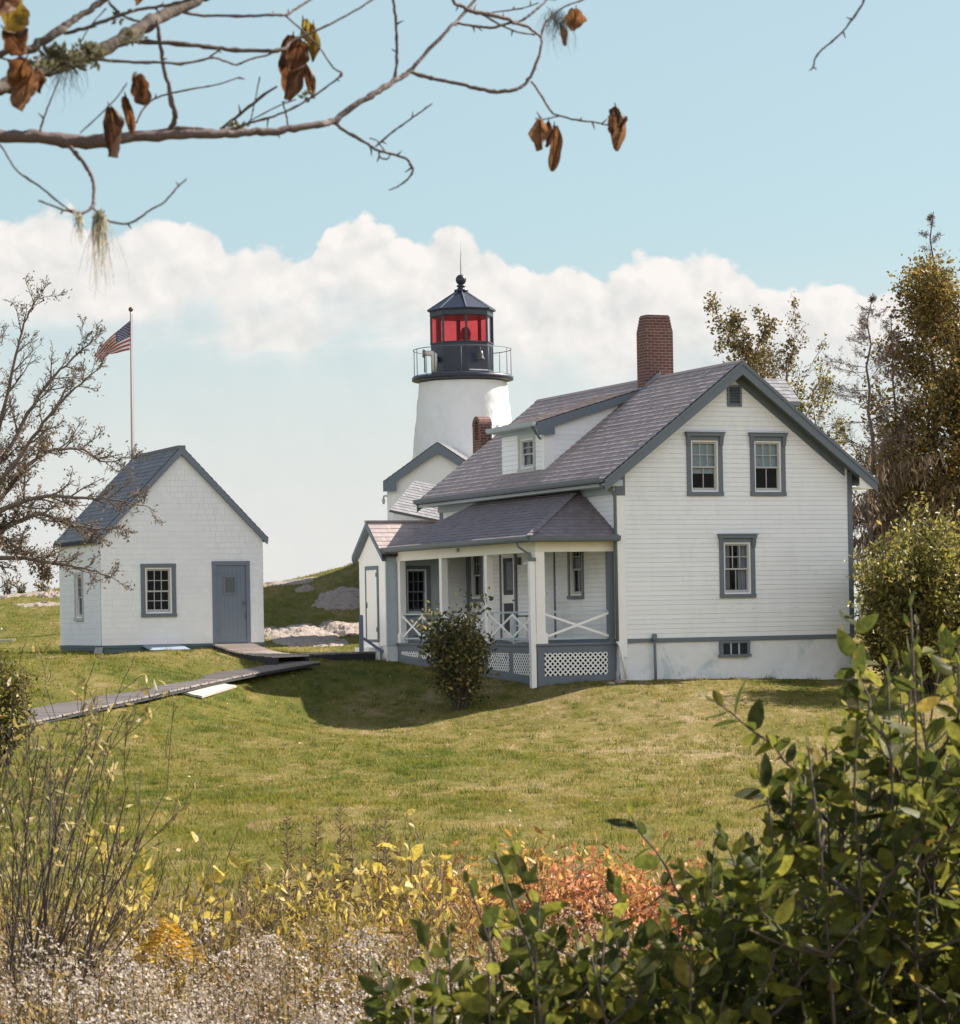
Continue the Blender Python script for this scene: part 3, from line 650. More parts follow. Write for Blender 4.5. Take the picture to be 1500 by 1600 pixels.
# ---- shed dormer on the left slope
DU, DV0, DV1 = .13, 4.42, 7.12
dz_top = 6.48
DP = (rz(2.95)-.03-(dz_top+.17))/(2.95-DU+.28)    # dormer roof pitch
drz = lambda u: dz_top+.17+DP*(u-(DU-.28))
mb = MB()
siding(mb, Fs(DU), rz(DU)-.03, dz_top+.09, lambda z: DV0+.01, lambda z: DV1, .13, [(4.98, 6.02, 5.44, 6.40)], .010)
# cheeks
ucross = lambda z: UR-(ZR-z)/SL
siding(mb, Fg(DV0), rz(DU), 7.30, lambda z: DU+.0, lambda z: min(ucross(z)+.02, 3.0) if z < drz(2.9)-.2 else 3.0, .13) if False else None
def cheek(mb, F):
    z = rz(DU)
    while z < drz(2.6):
        zt = z+.13
        l0 = max(DU, DU-.28+(z-dz_top-.05)/DP); l1 = max(DU, DU-.28+(zt-dz_top-.05)/DP); r0, r1 = ucross(z)+.05, ucross(zt)+.05
        if r0-l0 > .02: mb.face([F(l0, z, .014), F(r0, z, .014), F(max(r1, l1), zt, .002), F(l1, zt, .002)], rnd.random()); mb.face([F(l0, z, 0), F(r0, z, 0), F(r0, z, .014), F(l0, z, .014)])
        z = zt
cheek(mb, Fg(DV0)); cheek(mb, Fb(DV1))
dormer = mb.build('dormer', WHITE, H)
mb = MB(); pbox(mb, Fs(DU), DV0-.01, DV0+.16, rz(DU)-.02, dz_top+.08, 0, .022); pbox(mb, Fg(DV0), DU-.02, DU+.30, rz(DU)+.02, dz_top+.02, 0, .02); mb.build('corner_board', WHITE2, dormer)
dn = math.hypot(1, DP); dl = (2.98-DU+.28)*dn
mb = MB(); shingles(mb, (DU-.28, DV1+.16, drz(DU-.28)), (0, -1, 0), (1/dn, 0, DP/dn), (-DP/dn, 0, 1/dn), [(0, 0), (DV1-DV0+.32, 0), (DV1-DV0+.32, dl), (0, dl)], .19, .020)
mb.build('dormer_roof', SHINGLE, dormer)
mb = MB(); prism(mb, (0, DV0-.155, 0), (1, 0, 0), (0, 0, 1), (0, 1, 0), [(DU-.27, drz(DU-.27)-.008), (2.98, drz(2.98)-.008), (2.98, drz(2.98)-.07), (DU-.27, drz(DU-.27)-.07)], 0, DV1-DV0+.31); mb.build('roof_deck', DECKM, dormer)
mb = MB(); prism(mb, (0, DV0-.16, 0), (1, 0, 0), (0, 0, 1), (0, -1, 0), [(DU-.27, drz(DU-.27)-.01), (2.92, drz(2.92)-.01), (2.92, drz(2.92)-.20), (DU+.22, drz(DU+.22)-.24), (DU+.22, drz(DU)-.40), (DU-.27, drz(DU-.27)-.34)][::-1], 0, .03)
mb.build('rake_board', GREY, dormer)
gutter('gutter', (DU-.34, DV1+.16, drz(DU-.28)+.0), (DU-.34, DV0-.12, drz(DU-.28)+.0), .065, dormer, GREYL)
mb = MB(); pbox(mb, Fs(DU), DV0-.12, DV1+.1, dz_top+.05, dz_top+.10, 0, .27); pbox(mb, Fs(DU), DV0, DV1, dz_top-.04, dz_top+.05, 0, .025); mb.build('eave_soffit', GREYL, dormer)
mb = MB(); mb.tube([(DU-.32, DV0+.08, drz(DU-.28)-.1), (DU-.2, DV0+.1, dz_top-.08), (DU-.05, DV0+.14, dz_top-.25)], .028, 6); mb.build('downspout', GREY, dormer)
window(H, Fs(DU), 4.96, 6.04, 5.42, 6.42, (2, 2), (2, 1), case=.13, name='dormer_window', casem=SILVER, curtain=True, d_case=.03)
# ---- wall dormer on the right slope
RV, RW, RE = 3.9, .85, 6.98
rzt = 7.86
mb = MB()
siding(mb, Fr(6.72), 4.9, rzt-.12, lambda z: RV-min(.68, max(0, (rzt-.12-z)/.8)), lambda z: RV+min(.68, max(0, (rzt-.12-z)/.8)), .13)
mb.face([(3.4, RV-.68, 4.6), (6.72, RV-.68, 4.6), (6.72, RV-.68, rzt-.12-.68*.8), (3.4, RV-.68, rzt-.12-.68*.8)]); mb.face([(3.4, RV+.68, 4.6), (6.72, RV+.68, 4.6), (6.72, RV+.68, rzt-.12-.68*.8), (3.4, RV+.68, rzt-.12-.68*.8)])
rd = mb.build('dormer', WHITE, H)
mb = MB(); cc, ss = 1/math.hypot(1, .8), .8/math.hypot(1, .8)
for s in (-1, 1):
    O = (3.3, RV+s*RW, rzt-.8*RW) if s < 0 else (RE, RV+s*RW, rzt-.8*RW)
    shingles(mb, O, (1 if s < 0 else -1, 0, 0), (0, -s*cc, ss), (0, s*ss, cc), [(0, 0), (RE-3.3, 0), (RE-3.3, RW/cc), (0, RW/cc)], .17, .014)
mb.build('dormer_roof', SHINGLE2, rd)
mb = MB(); prism(mb, (3.3, RV, rzt), (0, 1, 0), (0, 0, 1), (1, 0, 0), [(-RW+.01, -.8*RW), (0, -.01), (RW-.01, -.8*RW), (RW-.01, -.8*RW-.09), (0, -.12), (-RW+.01, -.8*RW-.09)], 0, RE-3.31); mb.build('roof_deck', GREY, rd)

# ---- side entry wing at the far end of the porch (gable end facing left)
EU, EV0, EV1 = -2.42, 9.32, 11.35; EVM = (EV0+EV1)/2; ez = 3.42; ER = 4.33; ES = (ER-ez)/(EVM-EV0+.12)
wing = MB()
ETOP = lambda v: ER-.10-ES*abs(v-EVM)
DR = (9.86, 10.84, 1.02, 3.10)
for a, b, z0, z1 in ((EV0, DR[0], .9, None), (DR[1], EV1, .9, None), (DR[0], DR[1], DR[3], None)):
    zb = z0
    wing.faces([(EU, a, zb), (EU, b, zb), (EU, b, ETOP(b)), (EU, EVM, ETOP(EVM)) if a < EVM < b else (EU, (a+b)/2, (ETOP(a)+ETOP(b))/2), (EU, a, ETOP(a))], [(0, 1, 2, 3, 4)])
wing.face([(EU, EV1, .9), (.0, EV1, .9), (.0, EV1, ETOP(EV1)), (EU, EV1, ETOP(EV1))])
siding(wing, Fg(EV0), .98, 3.36, lambda z: -.78, lambda z: 0, .116)
wo_ = wing.build('side_entry', WHITE2, H)
EW = (-1.93, -1.12, 1.70, 3.08)
g = MB(); F = Fg(EV0)
for a, b, z0, z1 in ((EU-.002, EW[0]+.03, .9, 3.42), (EW[1]-.03, -.79, .9, 3.36), (EW[0]+.03, EW[1]-.03, .9, EW[2]+.03), (EW[0]+.03, EW[1]-.03, EW[3]-.03, 3.36)): pbox(g, F, a, b, z0, z1, -.05, .012)
g.build('painted_boards', GREYL, wo_)
window(H, F, *EW, (3, 2), (3, 2), case=.115, name='porch_window', sashm=GREY, d_case=.04)
dm = MB(); F = Fs(EU)
pbox(dm, F, DR[0], DR[0]+.10, DR[2], DR[3], -.06, .03); pbox(dm, F, DR[1]-.05, DR[1], DR[2], DR[3]-.0, -.06, .03); pbox(dm, F, DR[0]+.1, DR[1]-.05, DR[3]-.11, DR[3], -.06, .029); pbox(dm, F, DR[0]+.1, DR[1]-.05, DR[2]-.02, DR[2]+.06, -.06, .04)
ed = dm.build('entry_door', GREY, H)
dl_ = MB(); pbox(dl_, F, DR[0]+.10, DR[1]-.05, DR[2]+.06, DR[3]-.11, -.03, .01); dl_.build('door_leaf', WHITE2, ed)
for z in (1.35, 2.85):
    k = MB(); pbox(k, F, DR[0]+.09, DR[0]+.13, z-.06, z+.06, .01, .045); k.build('hinge', IRON, ed)
k = MB(); pbox(k, F, DR[1]-.12, DR[1]-.07, 1.95, 2.1, .01, .05); k.build('latch', IRON, ed)
k = MB(); pbox(k, F, DR[0]-.05, DR[1]+.05, .86, 1.0, -.05, .06); k.build('door_sill', WHITE2, ed)
mb = MB(); c_, s_ = 1/math.hypot(1, ES), ES/math.hypot(1, ES); e_l = (EVM-EV0+.14)/c_
shingles(mb, (EU-.16, EV0-.14, ER-ES*(EVM-EV0+.14)), (1, 0, 0), (0, c_, s_), (0, -s_, c_), [(0, 0), (2.4, 0), (2.6, e_l), (0, e_l)], .19, .013)
shingles(mb, (.2, EV1+.14, ER-ES*(EVM-EV0+.14)), (-1, 0, 0), (0, -c_, s_), (0, s_, c_), [(0, 0), (2.78, 0), (2.78, e_l), (0, e_l)], .19, .013)
er = mb.build('entry_roof', SHINGLE, H)
mb = MB(); e = EVM-EV0+.13
prism(mb, (EU-.15, EVM, ER), (0, 1, 0), (0, 0, 1), (1, 0, 0), [(-e, -ES*e-.01), (0, -.01), (e, -ES*e-.01), (e, -ES*e-.08), (0, -.09), (-e, -ES*e-.08)], 0, 2.6); mb.build('roof_deck', DECKM, er)
mb = MB()
for k_, (d0, d1) in enumerate(((.0, .14), (.142, .20))): prism(mb, (EU-.15, EVM, ER), (0, 1, 0), (0, 0, 1), (-1, 0, 0), [(-e, -ES*e-.012), (-e, -ES*e-.012-d1), (0, -.012-d1-.02), (e, -ES*e-.012-d1), (e, -ES*e-.012), (0, -.012)], -.13 if k_ else -.10, -.001 if k_ else .02)
mb.build('rake_board', GREY, er)
mb = MB(); mb.box(EU-.17, .1, EVM-.10, EVM+.10, ER-.035, ER+.025); mb.build('ridge_cap', SHINGLE, er)
mb = MB(); stone_face(Fs(EU+.02), EV0-.02, EV1, -.2, .9, 16, 8); stone_face(Fg(EV0+.01), EU, EU+.7, -.2, .9, 8, 8); mb.build('foundation_pier', STUCCO, wo_)

# ---- porch
PU, PV0, PV1 = -2.12, .18, 9.30; ZD = .985
mb = MB(); k = 0
y = PV0-.03
while y < PV1:
    mb.box(PU-.03, -.01, y, min(y+.098, PV1), ZD-.03, ZD-rnd.random()*.002, rnd.random()); y += .1
mb.build('porch_deck', GREYD, H)
def gz(u, v): p = houseW(u, v, 0); return G(p.x, p.y)
FS, FP = Fs(PU), Fg(PV0)
LP = [(9.05, 7.80), (7.66, 6.45), (6.15, 4.85), (4.55, 3.30), (3.15, 1.86), (1.62, .42)]
mb = MB()
pbox(mb, FS, PV0, PV1, ZD-.17, ZD-.031, -.04, .0)
pbox(mb, FP, PU, -.02, ZD-.17, ZD-.053, -.03, -.002); mb.box(PU-.05, -.01, PV0-.05, PV1, ZD-.052, ZD-.033)
def skirt(F, a0, a1, panels, gzf):
    pbox(mb, F, a0, a1, ZD-.23, ZD-.171, -.03, -.002)
    ed = [a0]+[x for p in panels for x in (min(p), max(p))]+[a1]; ed.sort()
    for x0, x1 in zip(ed[::2], ed[1::2]): pbox(mb, F, x0, x1, min(gzf(x0), gzf(x1))-.3, ZD-.231, -.03, -.003)
    for p in panels:
        x0, x1 = min(p), max(p); ze0, ze1 = gzf(x0)+.21, gzf(x1)+.21
        mb.hexa([F(x0, gzf(x0)-.3, -.03), F(x1, gzf(x1)-.3, -.03), F(x1, gzf(x1)-.3, -.003), F(x0, gzf(x0)-.3, -.003), F(x0, ze0, -.03), F(x1, ze1, -.03), F(x1, ze1, -.003), F(x0, ze0, -.003)])
skirt(FS, PV0, PV1, LP, lambda v: min(.62, gz(PU, v))); RP = [(-1.93, -.235)]
skirt(FP, PU, -.02, RP, lambda u: min(-.0, gz(u, PV0)))
mb.build('porch_skirt', GREY, H)
def lattice(F, x0, x1, b0, b1, zt, st):
    """diagonal strips in two layers clipped to the quad x0..x1, floor b0->b1, top zt"""
    mb = MB(); wd = .034
    def clip(poly):
        def cut(poly, f):
            out = []
            for i in range(len(poly)):
                p, q_ = poly[i-1], poly[i]; fp, fq = f(p), f(q_)
                if (fp >= 0) != (fq >= 0): t = fp/(fp-fq); out.append((p[0]+(q_[0]-p[0])*t, p[1]+(q_[1]-p[1])*t))
                if fq >= 0: out.append(q_)
            return out
        for f in (lambda p: p[0]-x0, lambda p: x1-p[0], lambda p: zt-p[1], lambda p: p[1]-(b0+(b1-b0)*(p[0]-x0)/(x1-x0))):
            poly = cut(poly, f)
            if len(poly) < 3: return None
        return poly
    h = zt-min(b0, b1)+.1
    for layer, sgn in ((-.016, 1), (-.010, -1)):
        x = x0-h-.1
        while x < x1+h+.1:
            base = (x if sgn > 0 else x)
            w2 = wd*1.414
            zb = min(b0, b1)-.05
            poly = [(base, zb), (base+w2, zb), (base+w2+sgn*(h+.05), zb+h+.05), (base+sgn*(h+.05), zb+h+.05)]
            c = clip(poly)
            if c:
                k = len(c); vs = [F(p[0], p[1], layer) for p in c]+[F(p[0], p[1], layer+.006) for p in c]
                mb.faces(vs, [tuple(range(k)), tuple(range(k, 2*k))]+[(i, (i+1) % k, k+(i+1) % k, k+i) for i in range(k)])
            x += st
    return mb.build('lattice_panel', WHITE2, H)
for p in LP: x0, x1 = min(p), max(p); lattice(FS, x0, x1, min(.62, gz(PU, x0))+.21, min(.62, gz(PU, x1))+.21, ZD-.23, .135)
lattice(FP, RP[0][0], RP[0][1], min(0, gz(-1.9, PV0))+.21, min(0, gz(-.3, PV0))+.21, ZD-.23, .135)
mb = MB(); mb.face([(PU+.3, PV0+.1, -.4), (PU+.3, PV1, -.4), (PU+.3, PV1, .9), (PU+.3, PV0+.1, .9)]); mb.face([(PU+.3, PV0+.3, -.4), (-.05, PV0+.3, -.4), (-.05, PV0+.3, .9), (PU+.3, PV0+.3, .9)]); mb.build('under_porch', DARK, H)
ZB0, ZB1 = 3.20, 3.46                       # beam
PT = .17
for v_ in (9.17, 6.22, 3.26): 
    mb = MB(); mb.box(PU+.02, PU+.02+PT, v_-PT/2, v_+PT/2, ZD, ZB0); mb.box(PU-.005, PU+.045+PT, v_-PT/2-.02, v_+PT/2+.02, ZD, ZD+.24); mb.build('porch_post', WHITE2, H)
mb = MB(); mb.box(PU+.0, PU+.24, PV0+.02, PV0+.26, ZD, ZB0); mb.box(PU-.02, PU+.29, PV0-.0, PV0+.28, ZD, ZD+.26); mb.build('porch_post', WHITE2, H)
mb = MB(); mb.box(-.16, -.03, PV0+.02, PV0+.2, ZD, ZB0); mb.build('porch_post', GREY, H)
mb = MB(); mb.box(PU+.005, PU+.195, PV0+.19, PV1+.02, ZB0, ZB1); mb.box(PU+.005, -.02, PV0+.01, PV0+.19, ZB0, ZB1); mb.build('porch_beam', CREAM, H)
mb = MB(); mb.box(PU-.25, -.02, PV0-.2, PV1, ZB1, ZB1+.03); mb.build('porch_ceiling', CREAM, H)
# house number board bracket on the beam
mb = MB(); pbox(mb, FS, 4.90, 4.98, 3.33, 3.43, .0, .05); pbox(mb, FS, 4.97, 5.02, 3.33, 3.36, .0, .05); mb.build('beam_hook', SILVER, H)
def railing(a, b, mids, F, xs_):
    """rails, a cross in each bay and small square middle posts"""
    mb = MB(); pbox(mb, F, a, b, 1.73, 1.775, -.17, -.09, mi=1); pbox(mb, F, a, b, 1.075, 1.12, -.16, -.10, mi=1)
    for m_ in mids: pbox(mb, F, m_-.04, m_+.04, ZD, 1.73, -.165, -.095, mi=1)
    ed = [a]+list(mids)+[b]
    for x0, x1 in zip(ed[:-1], ed[1:]):
        for p, q_, d in (((x0, 1.70), (x1, 1.14), -.09), ((x0, 1.14), (x1, 1.70), -.082)):
            A = Vector(F(p[0], p[1], d)); B = Vector(F(q_[0], q_[1], d)); mb.beam(A, B, .055, .02, up=Vector(F(0, 0, 1))-Vector(F(0, 0, 0)), mi=0)
    return mb.build('porch_railing', [WHITE2, GREYL], H)
railing(6.31, 9.08, [7.70], FS, 0); railing(3.36, 6.13, [4.75], FS, 0); railing(.46, 3.17, [1.80], FS, 0); railing(PU+.25, -.16, [], FP, 0)
# porch roof: long slope, hip at the near end
QU, QV, QZ0, QZ1 = -2.42, -.12, 3.55, 4.80
hp = 8.35
tl = math.hypot(-QU, QZ1-QZ0); Tn = (-QU/tl, 0, (QZ1-QZ0)/tl); Nn = (-(QZ1-QZ0)/tl, 0, -QU/tl)
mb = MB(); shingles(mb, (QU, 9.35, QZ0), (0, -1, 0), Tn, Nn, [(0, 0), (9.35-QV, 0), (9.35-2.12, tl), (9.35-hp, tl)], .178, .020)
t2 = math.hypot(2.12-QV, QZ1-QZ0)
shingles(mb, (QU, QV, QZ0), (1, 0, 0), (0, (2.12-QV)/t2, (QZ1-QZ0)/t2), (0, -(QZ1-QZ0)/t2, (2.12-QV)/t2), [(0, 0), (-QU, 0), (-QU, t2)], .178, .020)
pr = mb.build('porch_roof', SHINGLE_SHADED, H)
mb = MB(); e = .006
mb.faces([(QU+.01, QV+.01, QZ0-e), (QU+.01, 9.34, QZ0-e), (0, hp, QZ1-e), (0, 2.12, QZ1-e), (0, QV+.01, QZ0-e), (0, 9.3, QZ0-e)], [(0, 1, 2, 3), (0, 3, 4), (0, 4, 5, 1), (1, 5, 2)]); mb.build('roof_deck', DECKM, pr)
mb = MB(); d = Vector((-QU, 2.12-QV, QZ1-QZ0))
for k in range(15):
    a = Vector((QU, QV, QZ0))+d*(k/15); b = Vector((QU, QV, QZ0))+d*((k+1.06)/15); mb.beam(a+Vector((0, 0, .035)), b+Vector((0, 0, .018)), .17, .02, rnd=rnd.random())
mb.build('ridge_cap', SHINGLE_SHADED, pr)
gutter('gutter', (QU-.05, 9.38, QZ0+.0), (QU-.05, QV-.06, QZ0+.0), .07, pr, GREY); gutter('gutter', (QU-.04, QV-.055, QZ0-.002), (-.03, QV-.055, QZ0-.002), .07, pr, GREY)
mb = MB(); mb.box(QU, -.02, QV, PV1, QZ0-.07, QZ0-.06); mb.box(QU+.0, QU+.03, QV, 9.3, QZ0-.12, QZ0-.02); mb.box(QU+.03, -.02, QV, QV+.03, QZ0-.12, QZ0-.02); mb.build('porch_fascia', GREY, pr)
mb = MB(); mb.tube([(QU-.06, .48, QZ0-.10), (QU-.04, .44, QZ0-.22), (PU-.06, .36, QZ0-.42), (PU-.07, .30, QZ0-.52)], .028, 8); mb.box(PU-.15, PU-.02, .12, .36, 2.98, 3.06); db = mb.build('downspout_elbow', GREY, H)
mb = MB(); mb.box(PU-.165, PU-.035, PV0-.02, PV0+.11, -.10, 2.975); mb.build('downspout', WHITE2, H)
# things on the house wall under the porch
for a0, a1, z0, z1 in PW: window(H, Fs(), a0, a1, z0, z1, (3, 2), (2, 1), case=.11, name='porch_window', sashm=SILVER)
mb = MB(); pbox(mb, Fs(), 3.60, 3.66, 1.0, 4.3, 0, .035); mb.build('wall_batten', GREYD, H)
mb = MB(); pbox(mb, Fs(), 9.20, 9.31, 1.0, 3.42, 0, .05); mb.build('wall_batten', GREYD, H)
F = Fs(); a0, a1, z0, z1 = DOOR
mb = MB(); pbox(mb, F, a0, a0+.11, z0, z1, -.05, .05); pbox(mb, F, a1-.11, a1, z0, z1, -.05, .05); pbox(mb, F, a0+.11, a1-.11, z1-.12, z1, -.05, .05); sdn = mb.build('screen_door', GREY, H)
mb = MB(); b0, b1 = a0+.11, a1-.11; c0_, c1_ = z0+.01, z1-.12
pbox(mb, F, b0, b0+.10, c0_, c1_, 0, .035); pbox(mb, F, b1-.10, b1, c0_, c1_, 0, .035)
for zz0, zz1 in ((c0_, c0_+.22), (2.0, 2.22), (c1_-.1, c1_)): pbox(mb, F, b0+.10, b1-.10, zz0, zz1, 0, .034)
mb.build('door_frame', WHITE2, sdn)
mb = MB(); pbox(mb, F, b0+.1, b1-.1, c0_+.2, c1_-.1, .012, .016); mb.build('screen', M('insect_screen', (.06, .06, .075), .6), sdn)
mb = MB(); pbox(mb, F, b0+.16, b1-.30, 2.35, 3.10, .017, .02); mb.build('inner_panel', GREYD, sdn)
mb = MB(); mb.lathe([(.02, 0), (.03, .02), (.02, .04)], 8, 0, 0); k = mb.build('handle', IRON, sdn); k.location = (-.06, b0+.05, 2.05)
# small lantern lamp beside the door
mb = MB(); pbox(mb, F, 5.72, 5.80, 3.0, 3.2, .0, .12); mb.build('porch_lamp', IRON, H)

# ------------------------------------------------------------------ lighthouse
TX, TY = -.43, 86.5; k86 = 86.5/86
T = empty('lighthouse', (TX, TY, 0), 0, 'white stone lighthouse tower with black lantern and red glass', 'lighthouse')
mb = MB(); NS = 72; zt = 9.32; rows = 60; r_ = random.Random(11); vs = []; fs = []
from mathutils import noise as mno
for j in range(rows+1):
    z = 1.2+(zt-1.2)*j/rows; rr = 1.445+(zt-z)*.098
    for i in range(NS):
        a = 2*math.pi*i/NS; nz = mno.noise(Vector((math.cos(a)*2.4, math.sin(a)*2.4, z*1.9)))*.045+mno.noise(Vector((math.cos(a)*7, math.sin(a)*7, z*5)))*.030
        vs.append(((rr+nz)*math.cos(a), (rr+nz)*math.sin(a), z))
for j in range(rows):
    for i in range(NS): fs.append((j*NS+i, j*NS+(i+1) % NS, (j+1)*NS+(i+1) % NS, (j+1)*NS+i))
mb.faces(vs, fs, 0, 0, True); mb.build('tower', TOWERM, T)
a = math.radians(-38); F_ = lambda s, z, d: ((1.60+d)*math.cos(a)-s*math.sin(a), (1.60+d)*math.sin(a)+s*math.cos(a), z)
mb = MB(); pbox(mb, F_, -.24, .24, 7.1, 7.85, -.15, .04); to = mb.build('tower_window', TOWERM, T)
mb = MB(); pbox(mb, F_, -.16, .16, 7.18, 7.76, -.1, .05); mb.build('pane', DARK, to)
mb = MB(); mb.lathe([(1.35, 9.30), (1.42, 9.34), (1.62, 9.38), (1.665, 9.39), (1.67, 9.50), (1.64, 9.52), (.9, 9.53)], 48); gal = mb.build('gallery', NAVY, T)
ZG = 9.52
mb = MB(); RR_ = 1.61
for zz, rad in ((ZG+.88, .014), (ZG+.02, .01)):
    mb.tube([(RR_*math.cos(2*math.pi*i/48), RR_*math.sin(2*math.pi*i/48), zz) for i in range(49)], rad, 5)
for i in range(11):
    a = 2*math.pi*(i+.22)/11; mb.tube([(RR_*math.cos(a), RR_*math.sin(a), ZG), (RR_*math.cos(a), RR_*math.sin(a), ZG+.88)], .013, 5)
mb.build('railing', IRON, gal)
LR = 1.035; ROT = -math.pi/2+math.radians(8.5)+math.pi/8*0
# octagon: corner k at angle ROT+k*45deg (camera side is -Y)
oc = lambda r, k: (r*math.cos(ROT+k*math.pi/4), r*math.sin(ROT+k*math.pi/4))
mb = MB(); mb.lathe([(LR+.03, ZG), (LR+.03, ZG+.09), (LR, ZG+.10), (LR, ZG+1.05), (LR+.03, ZG+1.06), (LR+.03, ZG+1.10)], 8, rot=ROT, smooth=False)
lan = mb.build('lantern', NAVY, T)
Z0, Z1 = ZG+1.10, ZG+1.94
mb = MB(); mb.lathe([(LR+.0, Z1), (LR+.02, Z1+.02), (LR+.02, Z1+.22)], 8, rot=ROT, smooth=False)
for k in range(8):
    p = Vector((*oc(LR-.02, k), Z0)); q_ = Vector((*oc(LR-.02, k), Z1)); mb.beam(p, q_, .07, .07)
mb.build('lantern_frame', NAVY, lan)
for k in range(8):
    a = Vector((*oc(LR-.03, k), 0)); b = Vector((*oc(LR-.03, k+1), 0)); g = MB()
    g.face([a+Vector((0, 0, Z0)), b+Vector((0, 0, Z0)), b+Vector((0, 0, Z1)), a+Vector((0, 0, Z1))])
    red = k in (6, 7, 0)
    g.build('pane', REDGLASS if red else CLEARGLASS, lan)
    # iron plates with narrow lights set in the seaward and side faces
    if not red:
        pl = MB(); d = (b-a).normalized(); L8 = (b-a).length; nrm = Vector((-d.y, d.x, 0))*.03
        def plate(s0, s1, z0, z1):
            q = [a+d*s0+nrm, a+d*s1+nrm, a+d*s1+nrm*2, a+d*s0+nrm*2]
            pl.hexa([p+Vector((0, 0, z0)) for p in q]+[p+Vector((0, 0, z1)) for p in q])
        if k in (3, 2, 4): plate(0, L8*.08, Z0, Z1); plate(L8*.86, L8, Z0, Z1)
        pl.v and pl.build('storm_plate', NAVY, lan)
mb = MB(); mb.lathe([(.0, Z0-.5), (.16, Z0-.5), (.16, Z0-.02), (.10, Z0), (.13, Z0+.06), (.18, Z0+.2), (.18, Z0+.34), (.13, Z0+.48), (.08, Z0+.53), (.02, Z0+.54)], 20, .12, .1, cap=False); mb.build('lens', NAVYL, lan)
mb = MB(); mb.lathe([(LR-.02, Z0-.01), (0.01, Z0-.01)], 8, rot=ROT, smooth=False, cap=False); mb.build('lantern_floor', NAVY, lan)
ZL = Z1+.22
mb = MB(); mb.lathe([(1.0, ZL-.02), (1.13, ZL-.02), (1.14, ZL+.02), (.2, ZL+.62), (.17, ZL+.64)], 8, rot=ROT, smooth=False); lr = mb.build('lantern_roof', NAVY, T)
mb = MB()
for k in range(8): mb.beam(Vector((*oc(1.14, k), ZL+.025)), Vector((*oc(.19, k), ZL+.64)), .03, .02)
mb.build('roof_rib', NAVYL, lr)
mb = MB(); mb.lathe([(.17, ZL+.62), (.23, ZL+.64), (.23, ZL+.70), (.13, ZL+.72), (.11, ZL+.79), (.15, ZL+.81), (.15, ZL+.84), (.09, ZL+.87)]+[(.175*math.sin(t), ZL+1.03-.175*math.cos(t)) for t in np.linspace(.5, math.pi-.02, 14)], 24); bl = mb.build('ball_finial', NAVY, T)
mb = MB(); mb.tube([(0, 0, ZL+1.18), (0, 0, ZL+1.6), (.02, 0, ZL+2.32)], [.016, .012, .003], 5); mb.build('lightning_rod', IRON, bl)
# parapet details: vents, panel ribs, bell, horn
pm = Vector((*oc(LR*.93, 6.5), ZG+.52)); pn = Vector((math.cos(ROT+6.5*math.pi/4), math.sin(ROT+6.5*math.pi/4), 0)); pt = Vector((-pn.y, pn.x, 0))
mb = MB(); c = pm+pn*.06; mb.beam(c-pt*.10, c+pt*.10, .16, .14); mb.tube([c+Vector((0, 0, .05)), c+Vector((0, 0, .10))], .10, 10); mb.build('parapet_vent', NAVY, lan)
pn2 = Vector((math.cos(ROT+.5*math.pi/4), math.sin(ROT+.5*math.pi/4), 0)); cb = pn2*1.16
mb = MB(); mb.lathe([(.03, ZG+.76), (.075, ZG+.74), (.09, ZG+.62), (.10, ZG+.54), (.15, ZG+.47), (.145, ZG+.46)], 16, cb.x, cb.y); be = mb.build('bell', BELL, T)
mb = MB(); mb.tube([(cb.x, cb.y, ZG+.74), (cb.x, cb.y, ZG+.86), (cb.x-pn2.x*.2, cb.y-pn2.y*.2, ZG+.9)], .013, 5); mb.build('bell_bracket', IRON, be)
for k in (1, 6, 2):
    mb = MB(); pn3 = Vector((math.cos(ROT+(k+.5)*math.pi/4), math.sin(ROT+(k+.5)*math.pi/4), 0)); pt3 = Vector((-pn3.y, pn3.x, 0)); r3 = LR*math.cos(math.pi/8)+.008
    for s in (-.28, -.02, .24):
        for s2 in (0, .07): mb.beam(pn3*r3+pt3*(s+s2)+Vector((0, 0, ZG+.2)), pn3*r3+pt3*(s+s2)+Vector((0, 0, ZG+.95)), .014, .014)
    if k != 6: mb.build('parapet_panel', NAVYL, lan)
hp_ = at(673, 552, TY-1.05)-Vector((TX, TY, 0))
mb = MB(); mb.tube([hp_+Vector((-.23, 0, 0)), hp_+Vector((.02, 0, .0)), hp_+Vector((.10, 0, -.06)), hp_+Vector((.12, 0, -.25)), hp_+Vector((.10, 0, -.62))], [.075, .10, .12, .09, .08], 12); mb.tube([hp_+Vector((-.25, 0, 0)), hp_+Vector((-.23, 0, 0))], [.15, .14], 14, mi=1); mb.tube([hp_+Vector((-.20, .05, .12)), hp_+Vector((-.20, .05, -.62))], .03, 6, mi=1); mb.tube([hp_+Vector((-.28, 0, -.02)), hp_+Vector((-.23, 0, -.02))], [.10, .12], 14)
mb.build('fog_horn', [M('horn_cream_paint', (.62, .60, .55), .5, .05), NAVYL], T)
mb = MB(); c = pn2*(LR*math.cos(math.pi/8)+.22); t2_ = Vector((-pn2.y, pn2.x, 0)); mb.beam(c-t2_*.42+Vector((0, 0, ZG+.13)), c+t2_*.30+Vector((0, 0, ZG+.13)), .06, .035); mb.build('gallery_strip', WHITE2, gal)

